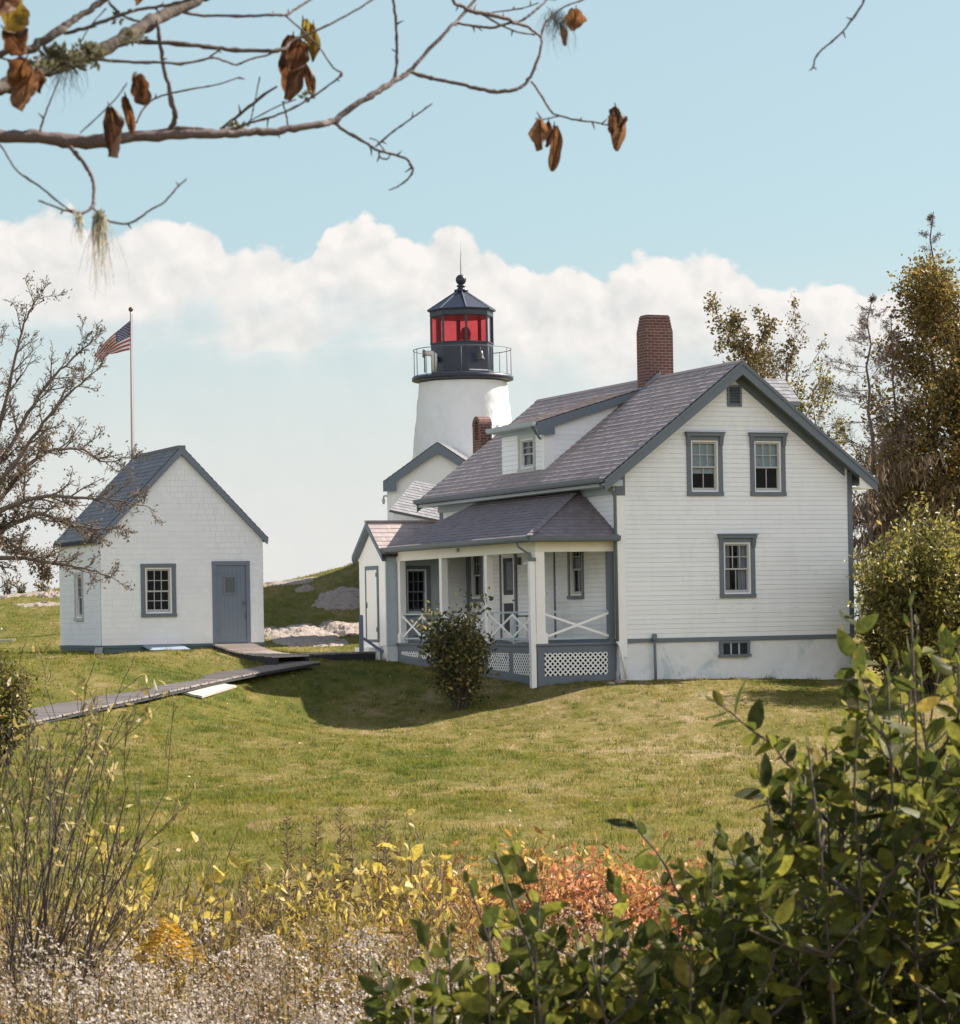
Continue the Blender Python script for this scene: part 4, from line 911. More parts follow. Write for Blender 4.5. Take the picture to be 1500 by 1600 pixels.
# ------------------------------------------------------------------ gabled passage in front of the tower
yaw = R(-8.8); cy_, sy_ = math.cos(yaw), math.sin(yaw)
YP = 82.4
pc = at(685, 691, YP)
PG = empty('tower_passage', (pc.x, pc.y, 0), yaw, 'low white gabled passage building at the foot of the lighthouse', 'outbuilding')
zr = pc.z; pe = at(600, 752, YP); hw = (pc.x-pe.x)/cy_; pz = pe.z; ps = (zr-pz)/hw; wl = hw-.08
mb = MB(); wz = lambda u: zr-.10-ps*abs(u)
mb.faces([(-wl, 0, .8), (wl, 0, .8), (wl, 0, wz(wl)), (0, 0, wz(0)), (-wl, 0, wz(wl))], [(0, 1, 2, 3, 4)])
mb.face([(-wl, 0, .8), (-wl, 2.6, .8), (-wl, 2.6, wz(wl)), (-wl, 0, wz(wl))]); mb.face([(wl, 0, .8), (wl, 2.6, .8), (wl, 2.6, wz(wl)), (wl, 0, wz(wl))])
mb.build('wall', M('white_plaster', (.74, .74, .73), .8, .05, 2., .2, 8), PG)
mb = MB(); pn_ = math.hypot(1, ps)
for s in (-1, 1): shingles(mb, (s*hw, 2.6 if s < 0 else -.2, pz), (0, -1 if s < 0 else 1, 0), (-s/pn_, 0, ps/pn_), (s*ps/pn_, 0, 1/pn_), [(0, 0), (2.8, 0), (2.8, hw*pn_), (0, hw*pn_)], .18, .014)
pr_ = mb.build('roof', SHINGLE2, PG)
mb = MB(); prism(mb, (0, -.19, zr), (1, 0, 0), (0, 0, 1), (0, 1, 0), [(-hw, -ps*hw-.008), (0, -.008), (hw, -ps*hw-.008), (hw, -ps*hw-.09), (0, -.10), (-hw, -ps*hw-.09)][::-1], 0, 2.75); mb.build('roof_deck', DECKM, pr_)
mb = MB(); prism(mb, (0, -.195, zr), (1, 0, 0), (0, 0, 1), (0, -1, 0), [(-hw, -ps*hw-.03), (0, -.03), (hw, -ps*hw-.03), (hw, -ps*hw-.32), (hw-.42, -ps*hw-.32), (hw-.42, -ps*(hw-.42)-.30), (0, -.34), (-hw+.42, -ps*(hw-.42)-.30), (-hw+.42, -ps*hw-.32), (-hw, -ps*hw-.32)], 0, .03); mb.build('rake_board', GREY, pr_)
mb = MB(); lz = at(598, 780, YP).z; mb.tube([(-wl, -.02, lz+.1), (-wl-.06, -.02, lz+.12), (-wl-.10, -.02, lz+.10), (-wl-.11, -.02, lz)], .03, 6); mb.tube([(-wl-.11, -.02, lz), (-wl-.11, -.02, lz-.14)], [.06, .03], 8); mb.build('wall_lamp', SILVER, PG)
# lean-to roof sloping up towards the passage
qa, qb, qc, qd = at(609, 797, 77.0), at(648, 751, 79.2), at(700, 768, 79.8), at(690, 813.5, 77.6)
LT = empty('lean_to_shed', (qa.x, qa.y, 0), 0, 'small white annex with slate grey shingle roof between house and passage', 'shed')
of = Vector((qa.x, qa.y, 0)); A_, B_, C_, D_ = [p-of for p in (qa, qb, qc, qd)]
S_ = (D_-A_).normalized(); Nn_ = S_.cross(B_-A_).normalized(); Nn_ = Nn_ if Nn_.z > 0 else -Nn_; Tt = Nn_.cross(S_).normalized(); Tt = Tt if Tt.z > 0 else -Tt
st2 = lambda p: ((p-A_).dot(S_), (p-A_).dot(Tt))
pol = [(0, 0), (st2(D_)[0], 0), (st2(C_)[0], st2(B_)[1]), st2(B_)]
mb = MB(); shingles(mb, A_, S_, Tt, Nn_, pol, .17, .014); lr_ = mb.build('roof', SHINGLE2, LT)
mb = MB(); prism(mb, A_, S_, Tt, Nn_, pol, -.07, -.005); mb.build('roof_deck', GREY, lr_)
mb = MB(); dn_ = Vector((0, 0, -.06)); sh = Vector((.10, .10, 0)); bz = lambda p: Vector((p.x, p.y, .5))
for p, q_ in ((A_+sh, D_+Vector((-.05, .1, 0))), (A_+sh, B_+Vector((.1, 0, -.05)))): mb.face([bz(p), bz(q_), q_+dn_, p+dn_])
mb.build('wall', WHITE, LT)

# ------------------------------------------------------------------ shed
SD = empty('white_shed', (SH0.x, SH0.y, 0), TH, 'small white shingled shed with steep grey roof and slate grey door', 'shed')
SW, SLn, SZ0, SZ1, SZR = 4.38, 4.2, 1.09, 3.90, 6.17
ssl = (SZR-SZ1)/(SW/2); srz = lambda u: SZR+.06-ssl*abs(u-SW/2)
SWIN = (1.06, 2.0, 1.80, 3.18); SDR = (2.98, 4.01, 1.06, 3.23); SSW = (1.70, 2.56, 1.73, 3.02)
mb = MB()
lf = lambda z: max(0, SW/2-(srz(SW/2)-.08-z)/ssl); rf = lambda z: min(SW, SW/2+(srz(SW/2)-.08-z)/ssl)
siding(mb, Fg(), SZ0, srz(SW/2)-.1, lf, rf, .146, [(SWIN[0]+.02, SWIN[1]-.02, SWIN[2]+.02, SWIN[3]-.02), (SDR[0]+.02, SDR[1]-.02, SDR[2], SDR[3]-.02)], .006, .17, .0)
siding(mb, Fb(SLn), SZ0, srz(SW/2)-.1, lf, rf, .146, [], .010, .3, .0)
siding(mb, Fs(), SZ0, SZ1-.05, lambda z: 0, lambda z: SLn, .146, [(SSW[0]+.02, SSW[1]-.02, SSW[2]+.02, SSW[3]-.02)], .006, .17, .0)
siding(mb, Fr(SW), SZ0, SZ1-.05, lambda z: 0, lambda z: SLn, .146, [], .010, .3, .0)
mb.build('wall', SHEDW, SD)
mb = MB(); mb.box(-.0, SW, .02, SLn, .2, SZ0-.01); mb.box(-.025, SW+.025, -.02, SLn, SZ0-.07, SZ0-.012); mb.build('skirt_board', M('slate_teal_skirt_paint', (.10, .145, .165), .6, .1, 3.), SD)
window(SD, Fg(), *SWIN, (3, 2), (3, 2), case=.115, name='shed_window', d_case=.03)
window(SD, Fs(), *SSW, (2, 2), (2, 1), case=.10, name='shed_window', d_case=.03, casem=SILVER)
mb = MB(); F = Fg(); a0, a1, z0, z1 = SDR
pbox(mb, F, a0, a0+.105, z0, z1-.105, -.05, .03); pbox(mb, F, a1-.105, a1, z0, z1-.105, -.05, .03); pbox(mb, F, a0-.004, a1+.004, z1-.105, z1, -.05, .034); sdr = mb.build('shed_door', GREYD, SD)
mb = MB(); x = a0+.11; k = 0
while x < a1-.115:
    x1 = min(x+.112, a1-.11); pbox(mb, F, x+.0015, x1-.0015, z0+.03, z1-.11, -.04, .004); x = x1
pbox(mb, F, a0+.11, a1-.11, z0+.03, z0+.17, .004, .016); mb.build('door_leaf', GREYD, sdr)
mb = MB(); b0, b1, y0, y1 = a0+.30, a0+.66, z0+1.30, z0+1.79
pbox(mb, F, b0, b0+.045, y0, y1, .004, .028); pbox(mb, F, b1-.045, b1, y0, y1, .004, .028); pbox(mb, F, b0+.045, b1-.045, y0, y0+.045, .004, .028); pbox(mb, F, b0+.045, b1-.045, y1-.045, y1, .004, .028); dv_ = mb.build('door_vent', GREYD, sdr)
mb = MB()
for k in range(9): zz = y0+.05+k*.043; mb.faces([F(b0+.045, zz, .024), F(b1-.045, zz, .024), F(b1-.045, zz+.035, .006), F(b0+.045, zz+.035, .006)], [(0, 1, 2, 3)])
mb.build('louvre', M('vent_louvre_paint', (.14, .15, .14), .6), dv_)
mb = MB(); pbox(mb, F, a1-.20, a1-.12, z0+1.02, z0+1.10, .006, .05); pbox(mb, F, a1-.15, a1-.125, z0+.66, z0+.82, .006, .035); mb.build('handle', IRON, sdr)
for zz in (z0+.35, z0+1.85): 
    mb = MB(); pbox(mb, F, a0+.05, a0+.26, zz, zz+.04, .031, .04); mb.build('hinge', GREYD, sdr)
mb = MB(); e = .13; sn = math.hypot(1, ssl); SLR = (SW/2+e)*sn; hz = srz(-e)
shingles(mb, (-e, SLn+.12, hz), (0, -1, 0), (1/sn, 0, ssl/sn), (-ssl/sn, 0, 1/sn), [(0, 0), (SLn+.24, 0), (SLn+.24, SLR), (0, SLR)], .165, .013)
shingles(mb, (SW+e, -.12, hz), (0, 1, 0), (-1/sn, 0, ssl/sn), (ssl/sn, 0, 1/sn), [(0, 0), (SLn+.24, 0), (SLn+.24, SLR), (0, SLR)], .165, .013)
sr = mb.build('roof', SHINGLE2, SD)
mb = MB(); prism(mb, (SW/2, -.11, SZR+.06), (1, 0, 0), (0, 0, 1), (0, 1, 0), [(-SW/2-e, -ssl*(SW/2+e)-.008), (0, -.008), (SW/2+e, -ssl*(SW/2+e)-.008), (SW/2+e, -ssl*(SW/2+e)-.10), (0, -.13), (-SW/2-e, -ssl*(SW/2+e)-.10)][::-1], 0, SLn+.22); mb.build('roof_deck', DECKM, sr)
mb = MB(); mb.box(SW/2-.10, SW/2+.10, -.13, SLn+.13, SZR-.02, SZR+.068); mb.build('ridge_cap', SHINGLE2, sr)
mb = MB(); prism(mb, (SW/2, -.115, SZR+.06), (1, 0, 0), (0, 0, 1), (0, -1, 0), [(-SW/2-e, -ssl*(SW/2+e)-.012), (0, -.012), (SW/2+e, -ssl*(SW/2+e)-.012), (SW/2+e-.02, -ssl*(SW/2+e)-.16), (0, -.22), (-SW/2-e+.02, -ssl*(SW/2+e)-.16)], -.10, .012); mb.build('rake_board', GREYD, sr)
# boards leaning on the shed
def lean_board(name, label, a, b, m, thick=.03):
    """quad given by its two bottom and two top world corners"""
    p = [Vector(v) for v in a+b]; nn = (p[1]-p[0]).cross(p[3]-p[0]).normalized()*thick
    mb = MB(); mb.hexa([p[0], p[1], p[1]+nn, p[0]+nn, p[3], p[2], p[2]+nn, p[3]+nn])
    return tag(mb.build(name, m), label, 'board')
def SW_(u, v, z): q_ = Vector((SH0.x, SH0.y, 0)); return q_+HU*u+HV*v+Vector((0, 0, z))
def sg(u, v): p = SW_(u, v, 0); return G(p.x, p.y)
lean_board('leaning_board', 'wide blue grey board leaning on the shed base below its window', [SW_(1.16, -.50, sg(1.16, -.5)+.02), SW_(2.22, -.46, sg(2.2, -.46)+.02)], [SW_(2.10, -.03, 1.05), SW_(1.06, -.03, 1.05)], M('blue_grey_board', (.24, .29, .35), .6, .12, 5.))
lean_board('leaning_board', 'narrow white board leaning on the shed base at its near corner', [SW_(-.30, -.30, sg(-.3, -.3)+.02), SW_(-.10, -.34, sg(-.1, -.34)+.02)], [SW_(.02, -.03, 1.02), SW_(-.16, .03, 1.02)], PALEWOOD)

# ------------------------------------------------------------------ flagpole and flag
YF = 79.
fp = at(206, 714, YF); ft = at(204.5, 487, YF); fg = G(fp.x, fp.y)
FL = empty('flagpole', (fp.x, YF, fg), 0, 'tall thin flagpole with ball top standing behind the shed', 'flagpole')
mb = MB(); top_ = Vector((ft.x-fp.x, 0, ft.z-fg)); mb.tube([(-.01, 0, -.2), Vector((0, 0, 3)), top_], [.055, .048, .032], 10); mb.build('pole', POLE, FL)
mb = MB(); mb.lathe([(.075*math.sin(t), top_.z+.07-.075*math.cos(t)) for t in np.linspace(.02, math.pi-.02, 10)], 14, top_.x, 0); mb.build('ball_finial', M('ball_bronze', (.13, .09, .07), .45), FL)
mb = MB(); mb.tube([top_+Vector((.05, 0, -.05)), Vector((.07, 0, 2.)), Vector((.06, 0, 1.2))], .006, 4); mb.build('halyard', PALEWOOD, FL)
h0 = at(204, 501, YF); h1 = at(203.2, 547.5, YF); f0 = at(146, 556, YF); f1 = at(158.5, 567, YF); fm = at(170, 553, YF)
FLAGW = M('flag_white_cloth', (.72, .66, .66), .85, .05); FLAGR = M('flag_red_cloth', (.34, .075, .08), .85, .06); FLAGB = M('flag_navy_cloth', (.065, .07, .15), .85, .06)
mb = MB(); NS_, NT_ = 40, 13*3
def flagp(s, t):
    top = h0.lerp(f0, s)+Vector((0, 0, .10*math.sin(s*math.pi)*.6))
    bot = h1.lerp(fm, min(1, s/.62)) if s < .62 else fm.lerp(f1, (s-.62)/.38)
    p = top.lerp(bot, t); amp = .03+.20*s
    p.y += amp*math.sin(s*8.5+t*4.2)*(.4+.6*t)+.35*s*math.sin(t*2.6)
    return p+Vector((0, -.05, 0))
for i in range(NS_):
    for j in range(NT_):
        s0_, s1_, t0, t1 = i/NS_, (i+1)/NS_, j/NT_, (j+1)/NT_
        stripe = j//3; m_ = 2 if (stripe < 7 and i < NS_*.4) else (1 if stripe % 2 == 0 else 0)
        mb.face([flagp(s0_, t0), flagp(s1_, t0), flagp(s1_, t1), flagp(s0_, t1)], 0, m_, True)
flag = tag(mb.build('flag', [FLAGW, FLAGR, FLAGB]), 'american stars and stripes flag drooping from the flagpole', 'flag')
mb = MB()
for r_i in range(9):
    for c_i in range(6 if r_i % 2 == 0 else 5):
        s = .4*(c_i*2+(1 if r_i % 2 == 0 else 2))/12; t = 7/13*(r_i+1)/10
        c = flagp(s, t); ex = (flagp(s+.01, t)-c).normalized(); ey = (flagp(s, t+.01)-c).normalized(); nn = ex.cross(ey).normalized()
        for sg_ in (1, -1):
            mb.face([c+nn*.004*sg_+(ex*math.sin(2*math.pi*k/10)-ey*math.cos(2*math.pi*k/10))*(.022 if k % 2 == 0 else .009) for k in range(10)])
st = mb.build('stars', FLAGW, flag)

# ------------------------------------------------------------------ boardwalk, ramp, walkway
def plank_path(name, label, pts, width, gap=.012, pw=.14, lift=.12, stringer=True, mat=PLANK, drop=.2, cat='boardwalk'):
    P = [np.array(p) for p in smooth_line(pts, 8)]; seg = np.cumsum([0]+[np.linalg.norm(P[i+1]-P[i]) for i in range(len(P)-1)]); tot = seg[-1]
    def ev(s): i = min(max(np.searchsorted(seg, s)-1, 0), len(P)-2); t = (s-seg[i])/(seg[i+1]-seg[i]); return Vector(P[i]+(P[i+1]-P[i])*t), Vector(P[i+1]-P[i]).normalized()
    th = empty(name, tuple(ev(tot/2)[0]), 0, label, cat); base = ev(tot/2)[0]
    mb = MB(); s = 0
    while s < tot:
        p, d = ev(s+pw/2); x = d.cross(Vector((0, 0, 1))).normalized(); ww = width*rnd.uniform(.985, 1.01); o = rnd.uniform(-.007, .007); tz = rnd.uniform(-.006, .006)
        mb.beam(p+x*(ww/2+o)+Vector((0, 0, tz))-base, p-x*(ww/2-o)+Vector((0, 0, -tz))-base, pw, .04, up=Vector((0, 0, 1)), rnd=rnd.random()); s += pw+gap
    mb.build('planks', mat, th)
    for sd_ in (-1, 1):
        mb = MB(); K = max(2, int(tot/.8))
        for k in range(K):
            p, d = ev(tot*k/K); q_, d2 = ev(tot*(k+1)/K-.001); x = d.cross(Vector((0, 0, 1))).normalized()*(width/2-.06)*sd_; x2 = d2.cross(Vector((0, 0, 1))).normalized()*(width/2-.06)*sd_
            mb.beam(p+x-base-Vector((0, 0, .025+drop/2)), q_+x2-base-Vector((0, 0, .025+drop/2)), .09, drop)
        mb.build('stringer', PLANKD, th)
    return th
def ground_hit(px, py):
    q_, h = ray(px, py); Y = 5.
    while Y < 100 and HC+h*Y >= G(q_*Y, Y): Y += .25
    a_, b_ = Y-.25, Y
    for _ in range(14):
        m_ = (a_+b_)/2
        if HC+h*m_ >= G(q_*m_, m_): a_ = m_
        else: b_ = m_
    return Vector((q_*b_, b_, G(q_*b_, b_)))
pts = []
for px, py in ((466, 1037), (330, 1061), (190, 1091), (40, 1124), (-80, 1152)):
    p = ground_hit(px, py); pts.append((p.x, p.y, p.z+.045))
plank_path('boardwalk', 'long grey plank boardwalk crossing the lawn below the shed', pts, 1.35, drop=.06)
d0 = SW_(3.5, -.02, 1.06); d1 = SW_(3.75, -1.35, .84); d2 = SW_(4.25, -2.6, .74)
plank_path('shed_ramp', 'short plank ramp leading down from the slate grey shed door', [tuple(d0), tuple(d1), tuple(d2)], 1.15, mat=PALEWOOD if False else M('sunbleached_ramp_planks', (.42, .36, .32), .85, .15, 7., .1, 40, rnd=.25))
e1 = houseW(-3.0, 10.1, .74); e2 = at(450, 1021, 69.6)
w0 = Vector((e2.x, e2.y, .74)); 
plank_path('entry_walkway', 'dark timber walkway running from the ramp to the side entry', [tuple(w0), tuple(w0.lerp(e1, .5)), tuple(e1)], 1.3, drop=.26)
mb = MB(); b = houseW(-3.0, 9.75, 0); g_ = G(b.x, b.y)
mb.beam((b.x, b.y, g_-.1), (b.x, b.y, 1.72), .12, .12, up=(1, 0, 0)); mb.box(b.x-.05, b.x+.05, b.y-.05, b.y+.05, 1.72, 1.76); mb.beam((b.x+.06, b.y, 1.12), Vector((b.x+.58, b.y+.1, .74)), .07, .07)
tag(mb.build('handrail_post', DOORBLUE), 'slate blue handrail post with brace beside the side entry steps', 'post')
mb = MB(); 
for k in range(2): q_ = houseW(-2.48-.28*k, 10.3, 0); 
F = Fs(-2.46)
o = empty('entry_step', tuple(houseW(-2.62, 10.3, 0)), TH, 'white painted doorstep in front of the side entry door', 'step')
mb.box(-.14, .14, -.6, .6, .45, .86); mb.build('tread', WHITE2, o)
# pale panel lying on the grass
c4 = [ground_hit(*p) for p in ((278, 1084), (316, 1093), (370, 1076), (336, 1070))]
pan = empty('pale_panel', tuple((c4[0]+c4[2])/2), 0, 'flat bleached board panel lying on the grass beside the boardwalk', 'board panel'); cen = (c4[0]+c4[2])/2
mb = MB()
for k in range(4):
    t0, t1 = k/4+.006, (k+1)/4-.006; up = Vector((0, 0, .07+.008*(k % 2)))
    pp = [c4[0].lerp(c4[1], t0), c4[0].lerp(c4[1], t1), c4[3].lerp(c4[2], t1), c4[3].lerp(c4[2], t0)]; pp = [p-cen+up for p in pp]
    mb.hexa([p-Vector((0, 0, .05)) for p in pp]+pp, rnd.random())
mb.build('boards', PALEWOOD, pan)
# rocking chair on the porch
RC = empty('rocking_chair', tuple(houseW(-1.15, 3.0, ZD)), TH-R(75), 'white slatted rocking chair on the porch near the corner post', 'chair')
def rp(name, fn_, m=WHITE2): mb = MB(); fn_(mb); return mb.build(name, m, RC)
rp('seat', lambda m: [m.box(-.26, .26, -.24+k*.085, -.165+k*.085, .42, .445) for k in range(6)])
rp('backrest', lambda m: [m.beam((-.2+k*.1, .27, .45), (-.2+k*.1, .50, 1.22), .06, .015, up=(0, -1, .3)) for k in range(5)]+[m.beam((-.27, .50, 1.23), (.27, .50, 1.23), .05, .08)])
for s in (-1, 1):
    rp('arm_rest', lambda m: [m.box(s*.30-.05, s*.30+.05, -.26, .36, .66, .69)], M('dark_arm_rest', (.03, .03, .035), .5))
    for y0_, z1_ in ((-.22, .66), (.28, .66)): rp('leg', lambda m: [m.beam((s*.29, y0_, .06), (s*.29, y0_, z1_), .045, .045)])
    rp('rocker', lambda m: [m.beam((s*.29, -.5+.12*k, .03+.09*((k-4.5)/4.5)**2), (s*.29, -.38+.12*k, .03+.09*((k-3.5)/4.5)**2), .035, .05) for k in range(9)])
# picnic table at the left edge
pb = at(-14, 1012, 63.); gpt = G(pb.x, pb.y)
PT_ = empty('picnic_table', (pb.x-.55, pb.y, gpt), R(8), 'white picnic table half out of view at the left edge', 'table')
mb = MB()
for k in range(5): mb.box(-1.0, .80, -.38+k*.155, -.24+k*.155, .70, .74, rnd.random())
mb.build('table_top', PALEWOOD, PT_)
for s in (-1, 1):
    mb = MB(); 
    for k in range(2): mb.box(-1.0, 1.10, s*.70-.13+k*.14, s*.70+k*.14, .42, .46, rnd.random())
    mb.build('bench', PALEWOOD, PT_)
for x in (-.7, .55):
    mb = MB(); mb.beam((x, -.28, .70), (x, -.66, 0), .09, .04, up=(1, 0, 0)); mb.beam((x+.045, .28, .70), (x+.045, .66, 0), .09, .04, up=(1, 0, 0)); mb.box(x+.07, x+.11, -.82, .82, .34, .42); mb.build('leg', PALEWOOD, PT_)
# ------------------------------------------------------------------ rocks
def rock(label, px, py, Y, wx, wy, hz_, seed, rot=0., name='rock_outcrop'):
    p = at(px, py, Y); z = G(p.x, p.y); mb = MB(); nx_, ny_ = 34, 22; vs = []
    for j in range(ny_+1):
        for i in range(nx_+1):
            a, b = i/nx_*2-1, j/ny_*2-1; r2 = (abs(a)**2.4+abs(b)**2.4); n1 = mno.fractal(Vector((a*1.6+seed*3.1, b*2.2, seed)), 1.0, 2.0, 5)
            f = max(-.5, 1-r2*1.0+n1*.55); step = round(f*4+n1)/4
            h_ = hz_*.42*(.5*f+.5*step)-.035
            x = a*wx; y = b*wy; xr, yr = x*math.cos(rot)-y*math.sin(rot), x*math.sin(rot)+y*math.cos(rot)
            vs.append((xr, yr, G(p.x+xr, p.y+yr)-z+h_+.05*mno.noise(Vector((a*7, b*7, seed)))))
    mb.faces(vs, [(j*(nx_+1)+i, j*(nx_+1)+i+1, (j+1)*(nx_+1)+i+1, (j+1)*(nx_+1)+i) for j in range(ny_) for i in range(nx_)], 0, 0, False)
    o = mb.build(name, ROCK); o.location = (p.x, p.y, z); return tag(o, label, 'rock', 'granite outcrops on the slopes')
rock('largest pale granite outcrop, sunlit, between shed and house', 472, 981, 77.5, 1.25, 2.4, .34, 1, .2)
rock('small pale granite patch high on the grass between shed and house', 476, 940, 84, .35, .5, .22, 2)
rock('grey granite ledge in the shade of the house, upper of the two', 535, 945, 82.5, .85, 1.2, .42, 3, -.2)
rock('grey granite ledge in the shade of the house, lower of the two', 540, 972, 79, .95, 1.1, .40, 4, .1)
rock('pale granite knob beside the shed\'s right corner', 414, 972, 79, .42, .6, .28, 5)
rock('long pale rock slab on the far left skyline slope', 45, 940, 88, 1.2, 1.0, .22, 6)
rock('dark rock hump beside the shed on the left skyline slope', 82, 935, 87, .5, .6, .38, 7)
rock('pale flat slab below the dark hump on the left slope', 62, 944, 84.5, .9, .7, .18, 8)
rock('low grey rock crest on the skyline right of the shed', 445, 908, 85.5, 1.5, .8, .16, 9)
for px, py, Y, s, lab in ((970, 1071, 63.3, .16, 'small pale stone at the foot of the house corner'), (955, 1073, 63.0, .12, 'smallest grey stone in front of the porch end'), (1326, 1057, 66.0, .14, 'white stone at the right foot of the foundation')):
    p = at(px, py, Y); mb = MB(); vs = []; NN = 8
    mb.lathe([(.01, -.05), (s, 0), (s*.9, s*.35), (s*.45, s*.55), (.01, s*.6)], 9); o = mb.build('stone', ROCK)
    for v_ in o.data.vertices: v_.co *= 1+.25*mno.noise(v_.co*9)
    o.location = (p.x, p.y, G(p.x, p.y)); tag(o, lab, 'stone')

# ================================================================== vegetation
def unit(a): return a/np.maximum(np.linalg.norm(a, axis=-1, keepdims=True), 1e-9)
def leaf_cloud(name, pos, axis, size, width, mat, parent=None, seed=0, n=3, fold=.25, curl=.25, rndv=None, shape=None, roll=None):
    """one mesh of folded, curled leaves: pos = leaf base, axis = direction the leaf points"""
    r = np.random.default_rng(seed); N = len(pos); pos = np.asarray(pos, float); axis = unit(np.asarray(axis, float))
    size = np.broadcast_to(np.asarray(size, float), (N,)); 
    rv = unit(r.normal(size=(N, 3))) if roll is None else roll
    side = unit(np.cross(axis, rv)); nor = np.cross(side, axis)
    ts = np.linspace(0, 1, n+2); hw = (shape or (lambda t: np.sin(np.pi*t**.8)**.8))(ts)*width/2
    cu = curl*(r.random(N)*1.4-.2)
    rows = []
    for t, h in zip(ts, hw):
        c = pos+axis*(size*t)[:, None]-nor*(cu*size*t*t)[:, None]
        if h < 1e-4: rows.append((c,))
        else:
            lift = nor*(fold*h*size)[:, None]; s_ = side*(h*size)[:, None]; rows.append((c-s_+lift, c, c+s_+lift))
    rows[0] = (rows[0][len(rows[0])//2],); rows[-1] = (rows[-1][len(rows[-1])//2],)
    V = np.stack([p for row in rows for p in row], 1); K = V.shape[1]; base = []; idx = [0]
    for row in rows[:-1]: idx.append(idx[-1]+len(row))
    fl = []; fn_ = []
    for i in range(len(rows)-1):
        a, b = idx[i], idx[i+1]; la, lb = len(rows[i]), len(rows[i+1])
        if la == 1 and lb == 3: fl += [[a, b+1, b], [a, b+2, b+1]]; fn_ += [3, 3]
        elif la == 3 and lb == 3: fl += [[a, a+1, b+1, b], [a+1, a+2, b+2, b+1]]; fn_ += [4, 4]
        elif la == 3 and lb == 1: fl += [[a, a+1, b], [a+1, a+2, b]]; fn_ += [3, 3]
    L = np.concatenate([np.array(f) for f in fl]); loops = (L[None]+(np.arange(N)*K)[:, None]).ravel()
    rr = r.random(N) if rndv is None else rndv
    return np_mesh(name, V.reshape(-1, 3), np.tile(fn_, N), loops, mat, np.repeat(rr, len(fn_)), True, parent)
class Tree:
    """recursive branches -> one bark mesh and a list of twig points for the leaves"""
    def __init__(s, seed): s.r = random.Random(seed); s.mb = MB(); s.tw = []     # tw: (pos, dir, level)
    def branch(s, p, d, L, r0, lvl, P, r1=None):
        R_ = s.r; n = max(3, int(L/P['seg'][min(lvl, len(P['seg'])-1)])); pts = [Vector(p)]; d = Vector(d).normalized()
        wob = P['wob'][min(lvl, len(P['wob'])-1)]; up = P['up'][min(lvl, len(P['up'])-1)]
        dirs = [d.copy()]
        for k in range(n):
            d = (d+Vector((R_.gauss(0, wob), R_.gauss(0, wob), R_.gauss(0, wob)))+Vector((0, 0, up))/n*2).normalized()
            pts.append(pts[-1]+d*L/n); dirs.append(d.copy())
        s.limb(pts, r0, lvl, P, r1)
    def limb(s, pts, r0, lvl, P, r1=None, start=None):
        R_ = s.r; n = len(pts)-1; r1 = r1 if r1 is not None else max(r0*.25, P['rmin'])
        rad = [r0+(r1-r0)*k/n for k in range(n+1)]
        s.mb.tube(pts, rad, 7 if r0 > .05 else (5 if r0 > .012 else 3), R_.random(), cap=r0 > .03)
        L = sum((pts[k+1]-pts[k]).length for k in range(n))
        if lvl >= P['lv'] or lvl >= P['leaf_from']:
            for k in range(1, n+1): s.tw.append((pts[k], (pts[k]-pts[k-1]).normalized(), lvl))
        if lvl < P['lv']:
            m = P['kids'][min(lvl, len(P['kids'])-1)]; st = P['start'][min(lvl, len(P['start'])-1)] if start is None else start
            m = int(m*R_.uniform(.8, 1.2)+.5)
            for k in range(m):
                t = st+(1-st)*(k+R_.random())/m; x = t*n; i = min(int(x), n-1); q_ = pts[i].lerp(pts[i+1], x-i); d = (pts[i+1]-pts[i]).normalized()
                a = d.orthogonal().normalized(); a = Matrix.Rotation(R_.random()*6.283, 3, d)@a
                ang = P['ang'][min(lvl, len(P['ang'])-1)]*R_.uniform(.75, 1.25)
                d2 = d*math.cos(ang)+a*math.sin(ang)
                if 'flat' in P: d2.z *= P['flat']
                l2 = P['len'][min(lvl, len(P['len'])-1)]*L*R_.uniform(.6, 1.15)*(1-.55*t if lvl == 0 else 1-.3*t)
                s.branch(q_, d2, l2, max(min(rad[i]*.62, r0*.5), P['rmin']), lvl+1, P)
    def leaves(s, name, N, size, width, mat, parent, seed=1, spread=.12, droop=-.3, n=2, sel=None, **kw):
        r = np.random.default_rng(seed); tw = [t for t in s.tw if sel is None or sel(t)]
        if not tw: return None
        P_ = np.array([tuple(t[0]) for t in tw]); D_ = np.array([tuple(t[1]) for t in tw]); i = r.integers(0, len(tw), N)
        pos = P_[i]+r.normal(size=(N, 3))*spread; ax = D_[i]*.5+r.normal(size=(N, 3))*.7+np.array([0, 0, droop])
        return leaf_cloud(name, pos, ax, size*(.6+.8*r.random(N)), width, mat, parent, seed, n=n, **kw)
    def bark(s, name, mat, parent): return s.mb.build(name, mat, parent)

L_BROWN = leaf_mat('bronze_brown_leaves', [(0, (.075, .060, .020)), (.45, (.155, .118, .034)), (.85, (.26, .19, .048)), (1, (.28, .15, .045))], .35, .5)
L_OLIVE = leaf_mat('olive_birch_leaves', [(0, (.06, .052, .022)), (.6, (.115, .088, .032)), (1, (.20, .145, .045))], .4, .5)
L_DRY = leaf_mat('dry_rowan_leaves', [(0, (.085, .066, .048)), (.6, (.15, .115, .078)), (.96, (.22, .165, .10)), (1, (.30, .05, .035))], .3, .6)
L_NEEDLE = leaf_mat('dead_spruce_needles', [(0, (.075, .055, .045)), (1, (.14, .095, .075))], .2, .7)
L_LICHEN = leaf_mat('hanging_lichen_brown', [(0, (.10, .075, .05)), (1, (.20, .145, .09))], .3, .8)
L_GREEN = leaf_mat('green_shrub_leaves', [(0, (.060, .064, .016)), (.5, (.145, .140, .030)), (.85, (.27, .235, .050)), (1, (.40, .30, .09))], .4, .45)
